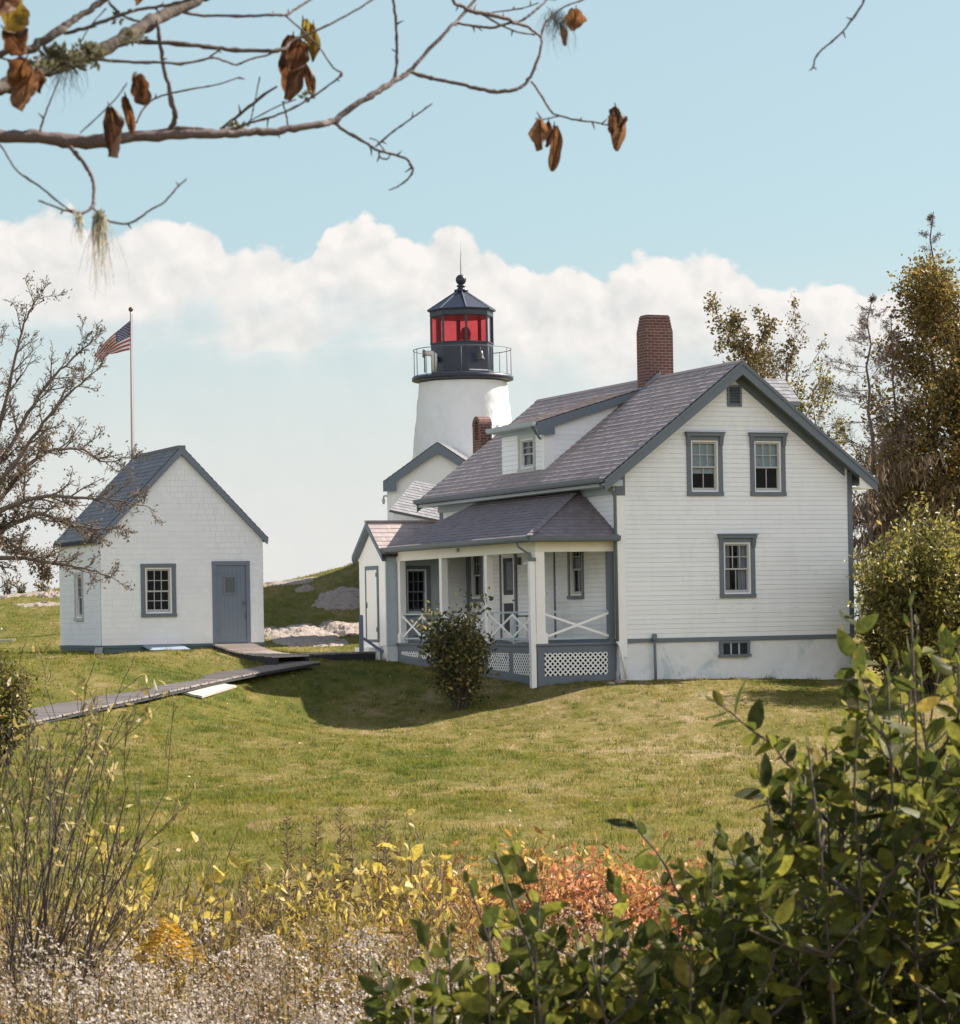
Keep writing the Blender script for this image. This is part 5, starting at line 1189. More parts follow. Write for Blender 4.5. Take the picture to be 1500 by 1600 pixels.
L_PORCH = leaf_mat('porch_shrub_leaves', [(0, (.04, .05, .02)), (.55, (.095, .10, .035)), (.85, (.20, .18, .06)), (1, (.34, .24, .09))], .35, .5, .25)
L_BAY = leaf_mat('bayberry_leaves', [(0, (.034, .045, .011)), (.5, (.074, .083, .017)), (.85, (.145, .142, .025)), (.97, (.17, .16, .026)), (1, (.26, .19, .04))], .45, .55, .16, 1.6)

gp = lambda p: Vector((p.x, p.y, G(p.x, p.y)))
# ---- big bronze tree at the right edge
def simple_tree(name, label, px, Y, htop, P, trunk_r, bark, leafspec, seed, lean=(0, 0), cat='tree', group=None, base_px=None):
    b = at(px, 1000, Y); g = G(b.x, b.y); th = empty(name, (b.x, b.y, g), 0, label, cat, group)
    t = Tree(seed); t.branch((0, 0, -.2), (lean[0], lean[1], 1), htop, trunk_r, 0, P)
    t.bark('trunk', bark, th)
    for k, (nm, N, sz, wd, m, kw) in enumerate(leafspec): t.leaves(nm, N, sz, wd, m, th, seed+k, **kw)
    return th
PB = dict(seg=[.5, .35, .25, .15], wob=[.05, .12, .16, .2], up=[.2, .35, .25, .0], kids=[26, 8, 5], start=[.10, .15, .2], ang=[1.0, .8, .8], len=[.46, .48, .45], lv=3, leaf_from=2, rmin=.006)
simple_tree('bronze_leaved_tree', 'tall dense tree with bronze brown autumn leaves at the right edge', 1500, 76, 10.2, PB, .22, BARK,
            [('crown', 46000, .115, .6, L_BROWN, dict(spread=.26))], 21)
simple_tree('bronze_leaved_tree', 'lower bronze leaved tree filling the gap beside the house\'s right corner', 1440, 78, 6.6, PB, .15, BARK,
            [('crown', 7500, .10, .55, L_BROWN, dict(spread=.2))], 22)
# ---- dead spruces
def spruce(label, px, Y, ytop, seed, brl, N, needles=True, zstart=.1, r=.09, name='dead_spruce', lich=0):
    b = at(px, 1000, Y); g = G(b.x, b.y); H_ = at(px, ytop, Y).z-g; th = empty(name, (b.x, b.y, g), 0, label, 'tree'); t = Tree(seed); R_ = t.r
    pts = [Vector((R_.gauss(0, .03)*k/8+.04*math.sin(k*.8), R_.gauss(0, .03), H_*k/16-.1)) for k in range(17)]
    t.mb.tube(pts, [r*(1-k/17)+.008 for k in range(17)], 7)
    P = dict(seg=[.3, .22, .15], wob=[.05, .10, .12], up=[0, .25, .05], kids=[0, 9, 4], start=[0, .15, .15], ang=[1, .85, .8], len=[.4, .32, .4], lv=3, leaf_from=2, rmin=.004, flat=.6)
    for k in range(N):
        f = zstart+(1-zstart)*(k+R_.random())/N; x = f*16; i = min(int(x), 15); q_ = pts[i].lerp(pts[i+1], x-i); a = R_.random()*6.283; l = brl*(1-f)**.7*R_.uniform(.45, 1.25)+.12
        t.branch(q_, (math.cos(a), math.sin(a), R_.uniform(-.1, .35)), l, max(.008, .024*(1-f)+.006), 1, P)
    t.bark('trunk', BARKD, th)
    if needles: t.leaves('needles', needles, .075, .22, L_NEEDLE, th, seed, spread=.04, droop=-.1, n=1)
    if lich: t.leaves('hanging_lichen', lich, .24, .16, L_LICHEN, th, seed+3, spread=.10, droop=-2.6, n=2, sel=lambda q_: q_[0].z < H_*.56)
    return th
spruce('bare dead spruce nearest the house, standing above its right eave', 1366, 74, 462, 31, 3.3, 66, 9000, .22, .10, lich=2600)
spruce('second bare dead spruce between the first one and the bronze tree', 1404, 75.5, 490, 32, 2.3, 50, 6000, .2, .09, lich=1300)
spruce('tall thin spruce top rising behind the bronze tree', 1466, 84, 326, 33, 2.1, 52, 6500, .25, .13)
# ---- birch trees behind the house
PBi = dict(seg=[.5, .35, .25, .15], wob=[.04, .10, .14, .2], up=[.1, .35, .25, .0], kids=[10, 6, 5], start=[.52, .25, .2], ang=[.78, .75, .8], len=[.47, .48, .45], lv=3, leaf_from=2, rmin=.006)
bz = at(1165, 478, 92).z
simple_tree('birch_tree', 'thin olive leaved birch behind the house, left of its gable peak', 1180, 92, bz-2.2, PBi, .12, BARK, [('crown', 4600, .12, .6, L_OLIVE, dict(spread=.10))], 45, (.02, 0))
simple_tree('birch_tree', 'small birch behind the house just right of the gable peak', 1246, 90, at(1240, 540, 90).z-1.6, PBi, .08, BARK, [('crown', 1500, .11, .6, L_OLIVE, dict(spread=.08))], 52)
simple_tree('birch_tree', 'low pale birch behind the right slope of the gable roof', 1305, 86, at(1305, 655, 86).z-.5, PBi, .07, BARK, [('crown', 1900, .11, .6, L_GREEN, dict(spread=.09))], 47)
# ---- leafy shrubs on the right
PS = dict(seg=[.25, .2, .14], wob=[.08, .14, .2], up=[.3, .3, .1], kids=[10, 6, 4], start=[.04, .15, .2], ang=[.6, .8, .8], len=[.5, .5, .5], lv=2, leaf_from=1, rmin=.004)
def shrub(name, label, px, Y, hgt, wid, stems, leafspec, seed, bark=BARKD, P=PS, py=1040, lean=0., cat='shrub'):
    b = at(px, py, Y); g = G(b.x, b.y); th = empty(name, (b.x, b.y, g), 0, label, cat); t = Tree(seed); R_ = t.r
    for k in range(stems):
        a = R_.random()*6.283; q_ = R_.random()**.6; dx = math.cos(a)*q_*wid/hgt+lean; dy = math.sin(a)*q_*wid/hgt
        L = hgt*R_.uniform(.75, 1.08)*(1-.22*q_)
        t.branch((math.cos(a)*.12*wid*q_, math.sin(a)*.12*wid*q_, -.08), (dx*.75, dy*.75, 1), L, .012+.012*hgt/2, 0, P)
    t.bark('stem', bark, th)
    for k, (nm, N, sz, wd, m, kw) in enumerate(leafspec): t.leaves(nm, N, sz, wd, m, th, seed+k, **kw)
    return th
shrub('green_shrub', 'large yellow green shrub beside the right corner of the house', 1462, 64, 4.1, 2.0, 34, [('foliage', 24000, .13, .40, L_GREEN, dict(spread=.12, droop=0))], 61)
shrub('green_shrub', 'lower dark green shrub with drooping sprays at the house\'s right corner', 1394, 66.5, 2.9, 1.15, 24, [('foliage', 11000, .14, .30, L_GREEN, dict(spread=.10, droop=-.35))], 62)
shrub('porch_shrub', 'leafy shrub growing on the lawn in front of the porch railing', 716, 61.9, 2.35, .95, 22, [('foliage', 5600, .105, .50, L_PORCH, dict(spread=.10, droop=-.1, curl=.4))], 63)
shrub('edge_shrub', 'small olive and yellow shrub at the left edge beside the boardwalk', 2, 46, 1.8, .85, 24, [('foliage', 5200, .085, .5, L_GREEN, dict(spread=.07, droop=-.1))], 64)
for k, px in enumerate((33, 66, 12)):
    shrub('skyline_plant', ('spreading weed on the left skyline, nearest the edge but one', 'spreading weed on the left skyline beside the shed', 'thin tall weed on the skyline at the left edge')[k], px, 90, (.55, .5, .8)[k], .5, 7, [('leaves', 90, .16, .25, L_OLIVE, dict(spread=.04))], 71+k, P=dict(PS, lv=1), py=928, cat='weed')
# ---- half bare rowan on the left
RT = at(-95, 1020, 48); rg_ = G(RT.x, RT.y)
RW_ = empty('half_bare_rowan', (RT.x, RT.y, rg_), 0, 'half bare tree with dry brown leaves reaching in from the left', 'tree')
t = Tree(81); R81 = t.r; base = Vector((RT.x, RT.y, rg_))
PR = dict(seg=[.3, .22, .14, .1], wob=[.05, .13, .18, .2], up=[.1, .18, .12, .05], kids=[22, 8, 5], start=[.12, .12, .15], ang=[.7, .75, .8], len=[.19, .42, .45], lv=3, leaf_from=2, rmin=.0045)
fork = at(-85, 880, 48)
t.mb.tube([base-base+Vector((0, 0, -.2)), (at(-92, 950, 48)-base), fork-base], [.17, .14, .12], 9)
limbs = [([(-85, 880), (-40, 790), (-8, 690), (15, 600), (30, 530), (50, 478), (66, 460)], 0), ([(-85, 880), (-30, 770), (20, 690), (60, 620), (95, 578), (130, 545), (150, 528)], .5),
         ([(-85, 880), (-20, 780), (40, 700), (85, 640), (125, 598), (160, 572)], -.6), ([(-85, 880), (-10, 790), (60, 715), (120, 700), (165, 722), (205, 712)], .9), ([(-85, 880), (0, 800), (70, 775), (130, 778), (185, 782), (238, 795)], -1.0),
         ([(-85, 880), (0, 830), (60, 803), (110, 820), (150, 826), (192, 826)], .4), ([(-85, 890), (0, 872), (60, 876), (110, 884), (150, 893), (186, 907)], -.9), ([(-85, 880), (-45, 740), (-30, 640), (-15, 560), (-5, 500)], .7), ([(-85, 880), (-30, 830), (20, 850), (55, 880), (70, 900)], .2),
         ([(-85, 880), (-130, 760), (-160, 640), (-180, 560)], .3), ([(-85, 880), (-150, 800), (-220, 720)], -.5)]
for line, dy in limbs:
    n_ = len(line); P_ = [at(px, py, 48+dy*(k/(n_-1))*1.6)-base for k, (px, py) in enumerate(line)]
    pts = [Vector(p) for p in smooth_line([tuple(p) for p in P_], 5)]
    pts = [p+Vector((R81.gauss(0, .012), R81.gauss(0, .012), R81.gauss(0, .012))) for p in pts]
    t.limb(pts, .055, 0, PR, .006)
t.bark('trunk', M('pale_rowan_bark', (.15, .12, .105), .85, .3, 12., .4, 60), RW_)
lo = at(0, 690, 48).z-rg_
t.leaves('dry_leaves', 10500, .062, .42, L_DRY, RW_, 82, spread=.05, droop=-.5, sel=lambda q_: (q_[0].z < lo+.6 and q_[0].x < 3.1-1.2*R81.random()) or R81.random() < .16)

# ---- bayberry shrubs close to the camera
def oval(t): return np.sin(np.pi*np.clip(t, 0, 1)**.82)**.75
def bayberry(label, tips, root_px, rootY, leafsz, seed, dens=1.0):
    """tips: (px, py, Y, hidden) stem ends in space; every stem grows from the ground to its tip"""
    r = random.Random(seed); rp_ = at(root_px, 1500, rootY); g = G(rp_.x, rp_.y); base = Vector((rp_.x, rp_.y, g)); th = empty('bayberry_shrub', tuple(base), 0, label, 'shrub'); mb = MB(); pos, ax, sz, rv = [], [], [], []
    def stem(a, b, r0, nleaf, top=True):
        n = 9; bow = Vector((r.uniform(-.12, .12), r.uniform(-.12, .12), 0)); pts = []
        for k in range(n+1):
            t = k/n; p = a.lerp(b, t); p = p+bow*math.sin(math.pi*t)+Vector((r.gauss(0, .006), r.gauss(0, .006), 0)); pts.append(p)
        mb.tube(pts, [r0*(1-.72*k/n) for k in range(n+1)], 6, r.random())
        L = (b-a).length; d_end = (pts[-1]-pts[-2]).normalized()
        ph = r.random()*6.28
        for k in range(nleaf):
            t = 1-(k/nleaf)**1.05*.72 if top else r.uniform(.2, 1)
            x = t*n; i = min(int(x), n-1); p = pts[i].lerp(pts[i+1], x-i); d = (pts[i+1]-pts[i]).normalized()
            ph += 2.4+r.gauss(0, .3); o = d.orthogonal().normalized(); o = Matrix.Rotation(ph, 3, d)@o
            ang = min(1.35, .35+1.15*min(1, k/7)) if top else r.uniform(.8, 1.3)
            pos.append(p); ax.append(d*math.cos(ang)+o*math.sin(ang)+Vector((0, 0, .05))); sz.append(leafsz*r.uniform(.7, 1.2)*(.55 if k < 3 and top else 1)); rv.append(r.random())
        return pts
    for px, py, Y in tips:
        b = at(px, py, Y)-base; a = Vector((b.x*.55+r.gauss(0, .06), b.y*.6+r.gauss(0, .08), 0)); gg = G(a.x+base.x, a.y+base.y)-g; a.z = gg-.03
        pts = stem(a, b, .0058, int(34*dens))
        for k in range(r.randint(3, 6)):
            t = r.uniform(.35, .92); i = int(t*9); p = pts[i]; d = (pts[min(i+1, 9)]-pts[i]).normalized(); o = Matrix.Rotation(r.random()*6.28, 3, d)@d.orthogonal().normalized()
            stem(p, p+(d*.75+o*.65+Vector((0, 0, .15)))*r.uniform(.14, .32), .0036, int(20*dens))
    mb.build('stem', BARKD, th)
    leaf_cloud('foliage', np.array([tuple(p) for p in pos]), np.array([tuple(a) for a in ax]), np.array(sz), .47, L_BAY, th, seed, n=5, fold=.22, curl=.22, rndv=np.array(rv), shape=oval)
    return th
rb = random.Random(91)
def edge_y(px):                              # upper outline of the mass on the right
    pts = [(860, 1530), (905, 1470), (955, 1450), (1020, 1470), (1072, 1440), (1105, 1335), (1150, 1360), (1195, 1245), (1230, 1270), (1262, 1165), (1310, 1120), (1345, 1060), (1385, 1025), (1432, 948), (1470, 985), (1500, 1005), (1600, 960)]
    for (a, b), (c, d) in zip(pts[:-1], pts[1:]):
        if a <= px <= c: return b+(d-b)*(px-a)/(c-a)
    return pts[-1][1]
def mass(x0, x1, n, y_extra, Y0, Y1, top=()):
    out = [(*t, rb.uniform(Y0, Y0+.5)) for t in top]
    for k in range(n):
        px = rb.uniform(x0, x1); e = edge_y(px); py = e+25+(rb.random()**1.2)*(1720-e-25) if y_extra is None else e+rb.uniform(*y_extra)
        out.append((px, py, rb.uniform(Y0, Y1)))
    return out
bayberry('tallest dark green bayberry shrub filling the lower right corner', mass(1290, 1640, 74, None, 4.2, 6.0, [(1432, 950), (1345, 1070), (1490, 1010), (1395, 1040), (1470, 1000), (1560, 980), (1330, 1130), (1380, 1090), (1440, 1060), (1500, 1080)]), 1480, 4.9, .055, 92)
bayberry('mid height bayberry shrub sloping down left of the tallest one', mass(1090, 1330, 54, None, 4.1, 5.8, [(1264, 1165), (1196, 1245), (1112, 1328), (1300, 1130), (1235, 1215), (1160, 1300)]), 1230, 4.9, .054, 93)
bayberry('low bayberry shrub in front of the red orange bush', mass(870, 1120, 40, None, 4.1, 5.4, [(948, 1440), (905, 1450), (1060, 1425), (985, 1470), (930, 1490), (1020, 1480)]), 1000, 4.8, .053, 94)
bayberry('leftmost bayberry sprig with bright yellow green leaves', [(778, 1330, 4.2), (735, 1380, 4.3), (840, 1400, 4.1), (700, 1440, 4.2), (690, 1500, 4.0), (800, 1420, 4.4), (760, 1450, 4.0), (860, 1470, 4.3), (720, 1520, 4.1), (780, 1530, 4.3), (840, 1540, 4.0), (650, 1570, 4.0), (690, 1590, 4.2), (740, 1600, 4.1), (800, 1610, 4.0), (870, 1580, 4.2), (900, 1540, 4.3), (670, 1640, 4.1), (620, 1620, 4.1)], 770, 4.2, .054, 95)

# ---- red orange bush, yellow plants, goldenrod, asters, twigs in the border
L_RED = leaf_mat('red_orange_leaves', [(0, (.22, .085, .035)), (.4, (.42, .17, .075)), (.75, (.56, .25, .13)), (1, (.62, .37, .12))], .4, .5)
L_ORANGE = leaf_mat('orange_tan_leaves', [(0, (.22, .11, .03)), (.5, (.42, .22, .055)), (1, (.55, .36, .11))], .4, .5)
L_YELLOW = leaf_mat('yellow_autumn_leaves', [(0, (.24, .19, .035)), (.5, (.42, .32, .055)), (1, (.55, .43, .12))], .4, .5)
L_GOLD = leaf_mat('golden_plume', [(0, (.36, .19, .02)), (1, (.58, .34, .03))], .3, .6)
L_HERB = leaf_mat('olive_brown_herbs', [(0, (.06, .042, .016)), (.4, (.16, .115, .034)), (.72, (.27, .185, .06)), (.9, (.38, .27, .10)), (.96, (.36, .15, .06)), (1, (.46, .34, .08))], .4, .6)
L_ASTER = leaf_mat('white_aster_heads', [(0, (.17, .12, .075)), (.3, (.33, .26, .19)), (.65, (.52, .45, .385)), (1, (.70, .64, .59))], .35, .7)
L_SPIKE = leaf_mat('dried_goldenrod', [(0, (.07, .055, .026)), (.6, (.18, .13, .055)), (1, (.34, .24, .11))], .3, .6)
L_GOLDH = leaf_mat('golden_herbs', [(0, (.12, .075, .02)), (.45, (.27, .175, .04)), (.8, (.44, .30, .065)), (.93, (.52, .40, .08)), (1, (.42, .16, .05))], .4, .6)
L_TAN = leaf_mat('straw_herbs', [(0, (.15, .10, .045)), (.5, (.30, .21, .085)), (1, (.46, .36, .20))], .4, .7)
L_RUST = leaf_mat('rusty_herbs', [(0, (.10, .05, .022)), (.5, (.22, .10, .04)), (1, (.38, .17, .06))], .4, .6)
L_OLG = leaf_mat('olive_green_herbs', [(0, (.065, .055, .016)), (.5, (.16, .13, .030)), (1, (.33, .25, .06))], .4, .6)
L_TWIGLF = leaf_mat('pale_willow_leaves', [(0, (.15, .125, .04)), (.6, (.26, .205, .075)), (1, (.42, .34, .15))], .45, .5)
PBUSH = dict(seg=[.12, .1, .08], wob=[.08, .15, .2], up=[.25, .3, .1], kids=[9, 5, 3], start=[.2, .2, .2], ang=[.6, .8, .8], len=[.45, .45, .5], lv=2, leaf_from=1, rmin=.0016)
def bush(name, label, px, Y, hgt, wid, stems, N, lsz, lw, m, seed, cat='shrub', spread=.05, droop=0., P=PBUSH):
    b = at(px, 1500, Y); g = G(b.x, b.y); th = empty(name, (b.x, b.y, g), 0, label, cat); t = Tree(seed); R_ = t.r
    for k in range(stems):
        a = R_.random()*6.283; q_ = R_.random()**.5
        t.branch((math.cos(a)*.45*wid*q_, math.sin(a)*.45*wid*q_, -.03), (math.cos(a)*q_*wid*.5/hgt, math.sin(a)*q_*wid*.5/hgt, 1), hgt*R_.uniform(.7, 1.08)*(1-.15*q_), .005, 0, P)
    t.bark('stem', TWIG, th); t.leaves('foliage', N, lsz, lw, m, th, seed, spread=spread, droop=droop); return th
bush('red_orange_bush', 'bright red orange bush at the edge of the lawn behind the bayberry', 955, 11.6, .92, .72, 64, 15000, .044, .34, L_RED, 101)
bush('orange_bush', 'paler orange tan bush just left of the bright red one', 845, 11.7, .92, .6, 46, 9500, .050, .30, L_ORANGE, 102)
bush('orange_bush', 'straggly orange bush farthest left, beside the goldenrod stalks', 735, 12.2, .95, .6, 36, 5200, .048, .28, L_ORANGE, 103)
for k, (px, py, Y, N, sz, lab, m) in enumerate(((185, 1425, 9.6, 90, .062, 'yellow leaved plant at the foot of the bare twigs', L_YELLOW), (275, 1440, 9.2, 26, .05, 'small yellow leaved plant beside the golden plume', L_YELLOW), (590, 1385, 11, 75, .066, 'large clump of yellow leaves right of the tall goldenrod stalks', L_YELLOW), (515, 1425, 10.2, 30, .055, 'yellow leaved plant low in front of the goldenrod stalks', L_YELLOW),
        (662, 1355, 12, 40, .066, 'topmost yellow leaved plant beside the orange bush', L_YELLOW), (320, 1415, 10.3, 26, .052, 'sparse yellow leaved plant left of the goldenrod stalks', L_YELLOW), (640, 1425, 10.4, 26, .055, 'yellow leaved plant in front of the straggly orange bush', L_YELLOW))):
    b = at(px, py, Y); g = G(b.x, b.y); th = empty('yellow_leaved_plant', (b.x, b.y, g), 0, lab, 'plant', 'yellow leaved plants in the border'); t = Tree(110+k); R_ = t.r; hh = b.z-g+.15
    for q_ in range(7): t.branch((0, 0, -.03), (R_.gauss(0, .22), R_.gauss(0, .2), 1), hh*R_.uniform(.75, 1.08), .005, 0, dict(PBUSH, kids=[5, 2], lv=1, leaf_from=1))
    t.bark('stem', TWIG, th); t.leaves('foliage', N, sz, .62, m, th, 120+k, spread=.035, droop=-.1, sel=lambda v: v[0].z > hh*.55, shape=oval)
b = at(262, 1470, 8.9); g = G(b.x, b.y); th = empty('golden_plume', (b.x, b.y, g), 0, 'golden orange flower plume leaning over the white asters', 'flower'); hh = b.z-g
mb = MB(); mb.tube([(0, 0, -.02), (.01, 0, hh*.6), (.0, 0, hh+.06)], [.004, .003, .001], 5); mb.build('stem', TWIG, th)
r_ = np.random.default_rng(5); N = 420; tt = r_.random(N)**.7; aa = r_.random(N)*6.28; rr = .125*tt
leaf_cloud('plume', np.stack([rr*np.cos(aa)*(.3+.7*r_.random(N)), rr*np.sin(aa), hh+.07-.13*tt], -1), np.stack([np.cos(aa), np.sin(aa), -.25+.3*r_.normal(size=N)], -1), .03, .25, L_GOLD, th, 3, n=1)
for k, (px, Y, hg, wd, m, lw, sz, lab) in enumerate(((95, 9.4, .80, .50, L_GOLDH, .2, .042, 'golden brown bush between the bare twigs at the far left'), (200, 9.8, .84, .46, L_YELLOW, .34, .042, 'soft yellow bush just right of the bare twigs'), (300, 10.2, .86, .5, L_OLG, .2, .045, 'olive bush behind the golden flower plume'),
        (385, 10.6, .90, .5, L_GOLDH, .18, .042, 'golden brown bush under the short dark goldenrod tips'), (470, 10.8, .92, .5, L_TAN, .16, .042, 'straw coloured bush under the tall goldenrod stalks'), (560, 10.6, .96, .46, L_YELLOW, .36, .044, 'bright yellow bush right of the tall goldenrod stalks'),
        (640, 11.0, .96, .5, L_GOLDH, .2, .042, 'golden bush left of the straggly orange one'), (690, 10.2, .82, .46, L_RUST, .2, .042, 'rust brown bush behind the leftmost bayberry sprig'), (20, 10.4, .86, .5, L_GOLDH, .2, .045, 'golden bush cut off by the left edge'))):
    bush('border_bush', lab, px, Y, hg, wd, 34, 4200, sz, lw, m, 500+k, spread=.045)
# goldenrod stalks
GS = [(452, 1278, 11.3), (476, 1292, 11.6), (494, 1275, 11.2), (527, 1256, 11.0), (547, 1290, 11.6), (585, 1284, 11.4), (604, 1266, 11.2), (418, 1338, 11.2), (392, 1350, 11)]
GL = ['second tall dried goldenrod stalk from the left of the high ones', 'thin bare dark goldenrod stalk between two leafy ones', 'bushy dried goldenrod stalk with a curled dark tip', 'tallest dried goldenrod stalk with a dark bare lower stem', 'slender pale goldenrod stalk right behind the tallest', 'leaning pale goldenrod stalk of the right hand pair', 'rightmost tall goldenrod stalk of the right hand pair', 'short dark goldenrod tip low on the left', 'shortest leftmost goldenrod tip']
for k, (px, py, Y) in enumerate(GS):
    b = at(px, py, Y); g = G(b.x, b.y); hh = b.z-g; th = empty('goldenrod_stalk', (b.x, b.y, g), 0, GL[k], 'plant', 'dried goldenrod stalks'); R_ = random.Random(130+k)
    lx, ly = R_.uniform(-.03, .03), R_.uniform(-.03, .03); ev = lambda t: Vector((lx*t+.012*math.sin(t*5+k), ly*t, hh*t-.02*(1-t)))
    mb = MB(); mb.tube([ev(i/12) for i in range(13)], [.0055*(1-.75*i/12) for i in range(13)], 5); mb.build('stem', BARKD, th)
    N = 330 if k not in (1,) else 150; r_ = np.random.default_rng(140+k); tt = .42+.58*r_.random(N)**.8; aa = r_.random(N)*6.28
    P_ = np.array([tuple(ev(t)) for t in tt]); leaf_cloud('foliage', P_, np.stack([np.cos(aa), np.sin(aa), .55+.3*r_.normal(size=N)], -1), (.085*(1.12-tt)**.8+.012)*(.6+.7*r_.random(N)), .17, L_SPIKE, th, 150+k, n=1)
# twiggy bare shrub on the left
b = at(40, 1500, 8.2); g = G(b.x, b.y); th = empty('twiggy_shrub', (b.x, b.y, g), 0, 'twiggy half bare shrub with dark stems at the left edge of the foreground', 'shrub'); t = Tree(160); R_ = t.r; base = Vector((b.x, b.y, g))
PT2 = dict(seg=[.1, .1, .08], wob=[.05, .09, .14], up=[.06, .2, .2], kids=[7, 4, 2], start=[.3, .2, .2], ang=[.42, .5, .6], len=[.36, .42, .5], lv=2, leaf_from=1, rmin=.0013)
for tip in ((8, 1180), (60, 1150), (105, 1140), (152, 1145), (170, 1150), (130, 1170), (90, 1230), (150, 1200), (200, 1228), (262, 1230), (225, 1300), (180, 1260), (60, 1260), (20, 1290), (140, 1290), (110, 1190), (35, 1220), (250, 1395), (-30, 1200), (-60, 1150), (75, 1180), (190, 1330)):
    Y = 8.2+R_.uniform(-.5, .5); e = at(*tip, Y)-base; a = Vector((R_.uniform(-.22, .14), R_.uniform(-.2, .2), -.03)); m_ = a.lerp(e, .5)+Vector((-.04*np.sign(e.x), 0, .05))
    pts = [Vector(p) for p in smooth_line([tuple(a), tuple(m_+Vector((R_.gauss(0, .02), R_.gauss(0, .02), 0))), tuple(e)], 6)]
    t.limb(pts, R_.uniform(.005, .010), 0, PT2, .0016)
t.bark('stem', BARKD, th); t.leaves('foliage', 900, .036, .30, L_TWIGLF, th, 161, spread=.015, droop=.1, sel=lambda v: R_.random() < .8)
# herb tangle and asters: nobody could count them
def field(name, label, cat, N, x0, x1, y0, y1, hfun, size, width, mat, seed, up=.9, n=1, tilt=.8, mask=None):
    r = np.random.default_rng(seed); Y = y0+(y1-y0)*r.random(N); q_ = (x0+(x1-x0)*r.random(N)-750)/F_PX; X = q_*Y
    if mask is not None: k_ = mask(X, Y, r); X, Y = X[k_], Y[k_]; N = len(X)
    Z = gh(X, Y); h_ = hfun(X, Y, r)
    ax = r.normal(size=(N, 3))*tilt+np.array([0, 0, up]); o = leaf_cloud(name, np.stack([X, Y, Z+h_], -1), ax, size*(.5+r.random(N)), width, mat, None, seed, n=n)
    return tag(o, label, cat, kind='stuff')
def nz2(X, Y, s, k): return np.sin(X*s*1.9+k)*np.sin(Y*s*1.3+k*2)*.5+np.sin(X*s*4.3-Y*s*2.2+k)*.3
def zone(k, lo):
    return lambda X, Y, r: (nz2(X, Y, 1.1, k)+.30*r.normal(size=len(X)) > lo) & ((X/Y*F_PX+750 < 800+80*r.normal(size=len(X))) | (Y < 9.2))
hz1 = lambda top: (lambda X, Y, r: (.12+top*r.random(len(X))**.55*(1+.25*nz2(X, Y, 1.7, 9)))*np.clip((13.8-Y)/1.5, .3, 1)*np.clip((Y-8.2)/1.6+.55, .5, 1))
for nm, lab, N, top, sz, wd, m, k, lo in (('herb_tangle', 'straw coloured dried herbs along the lawn edge', 34000, .62, .05, .11, L_TAN, 1, -.05), ('herb_tangle', 'rust brown dried herbs along the lawn edge', 18000, .56, .045, .22, L_RUST, 4, .15),
        ('herb_tangle', 'olive green herbs along the lawn edge', 34000, .64, .06, .16, L_OLG, 7, -.10), ('herb_tangle', 'golden brown herbs along the lawn edge', 34000, .62, .055, .2, L_GOLDH, 11, -.1)):
    field(nm, lab, 'plants', N, -260, 1100, 8.4, 13.4, hz1(top), sz, wd, m, 300+k, .85, mask=zone(k, lo))
mb = MB(); rs_ = random.Random(77)
for k in range(900):
    Y = rs_.uniform(6, 13.2); X = (rs_.uniform(-150, 1000)-750)/F_PX*Y; z = G(X, Y); h_ = rs_.uniform(.45, .98) if Y > 9 else rs_.uniform(.5, .85); a = rs_.gauss(0, .13); b_ = rs_.gauss(0, .13)
    mb.tube([(X, Y, z-.02), (X+a*.3, Y+b_*.3, z+h_*.5), (X+a, Y+b_, z+h_)], [.0028, .002, .0008], 4, rs_.random(), cap=False)
tag(mb.build('dry_stalks', M('dry_stalk_straw', (.22, .15, .085), .85, .5, 5.)), 'thin dry stalks standing through the herb border', 'plants', kind='stuff')
field('herb_tangle', 'low dark undergrowth below the bayberry shrubs', 'plants', 26000, 600, 1800, 3.6, 9.5, lambda X, Y, r: .05+.35*r.random(len(X)), .07, .2, L_HERB, 172, .7)
ah = lambda X, Y, r: .66+.13*nz2(X, Y, 2.2, 3)+.20*r.random(len(X))
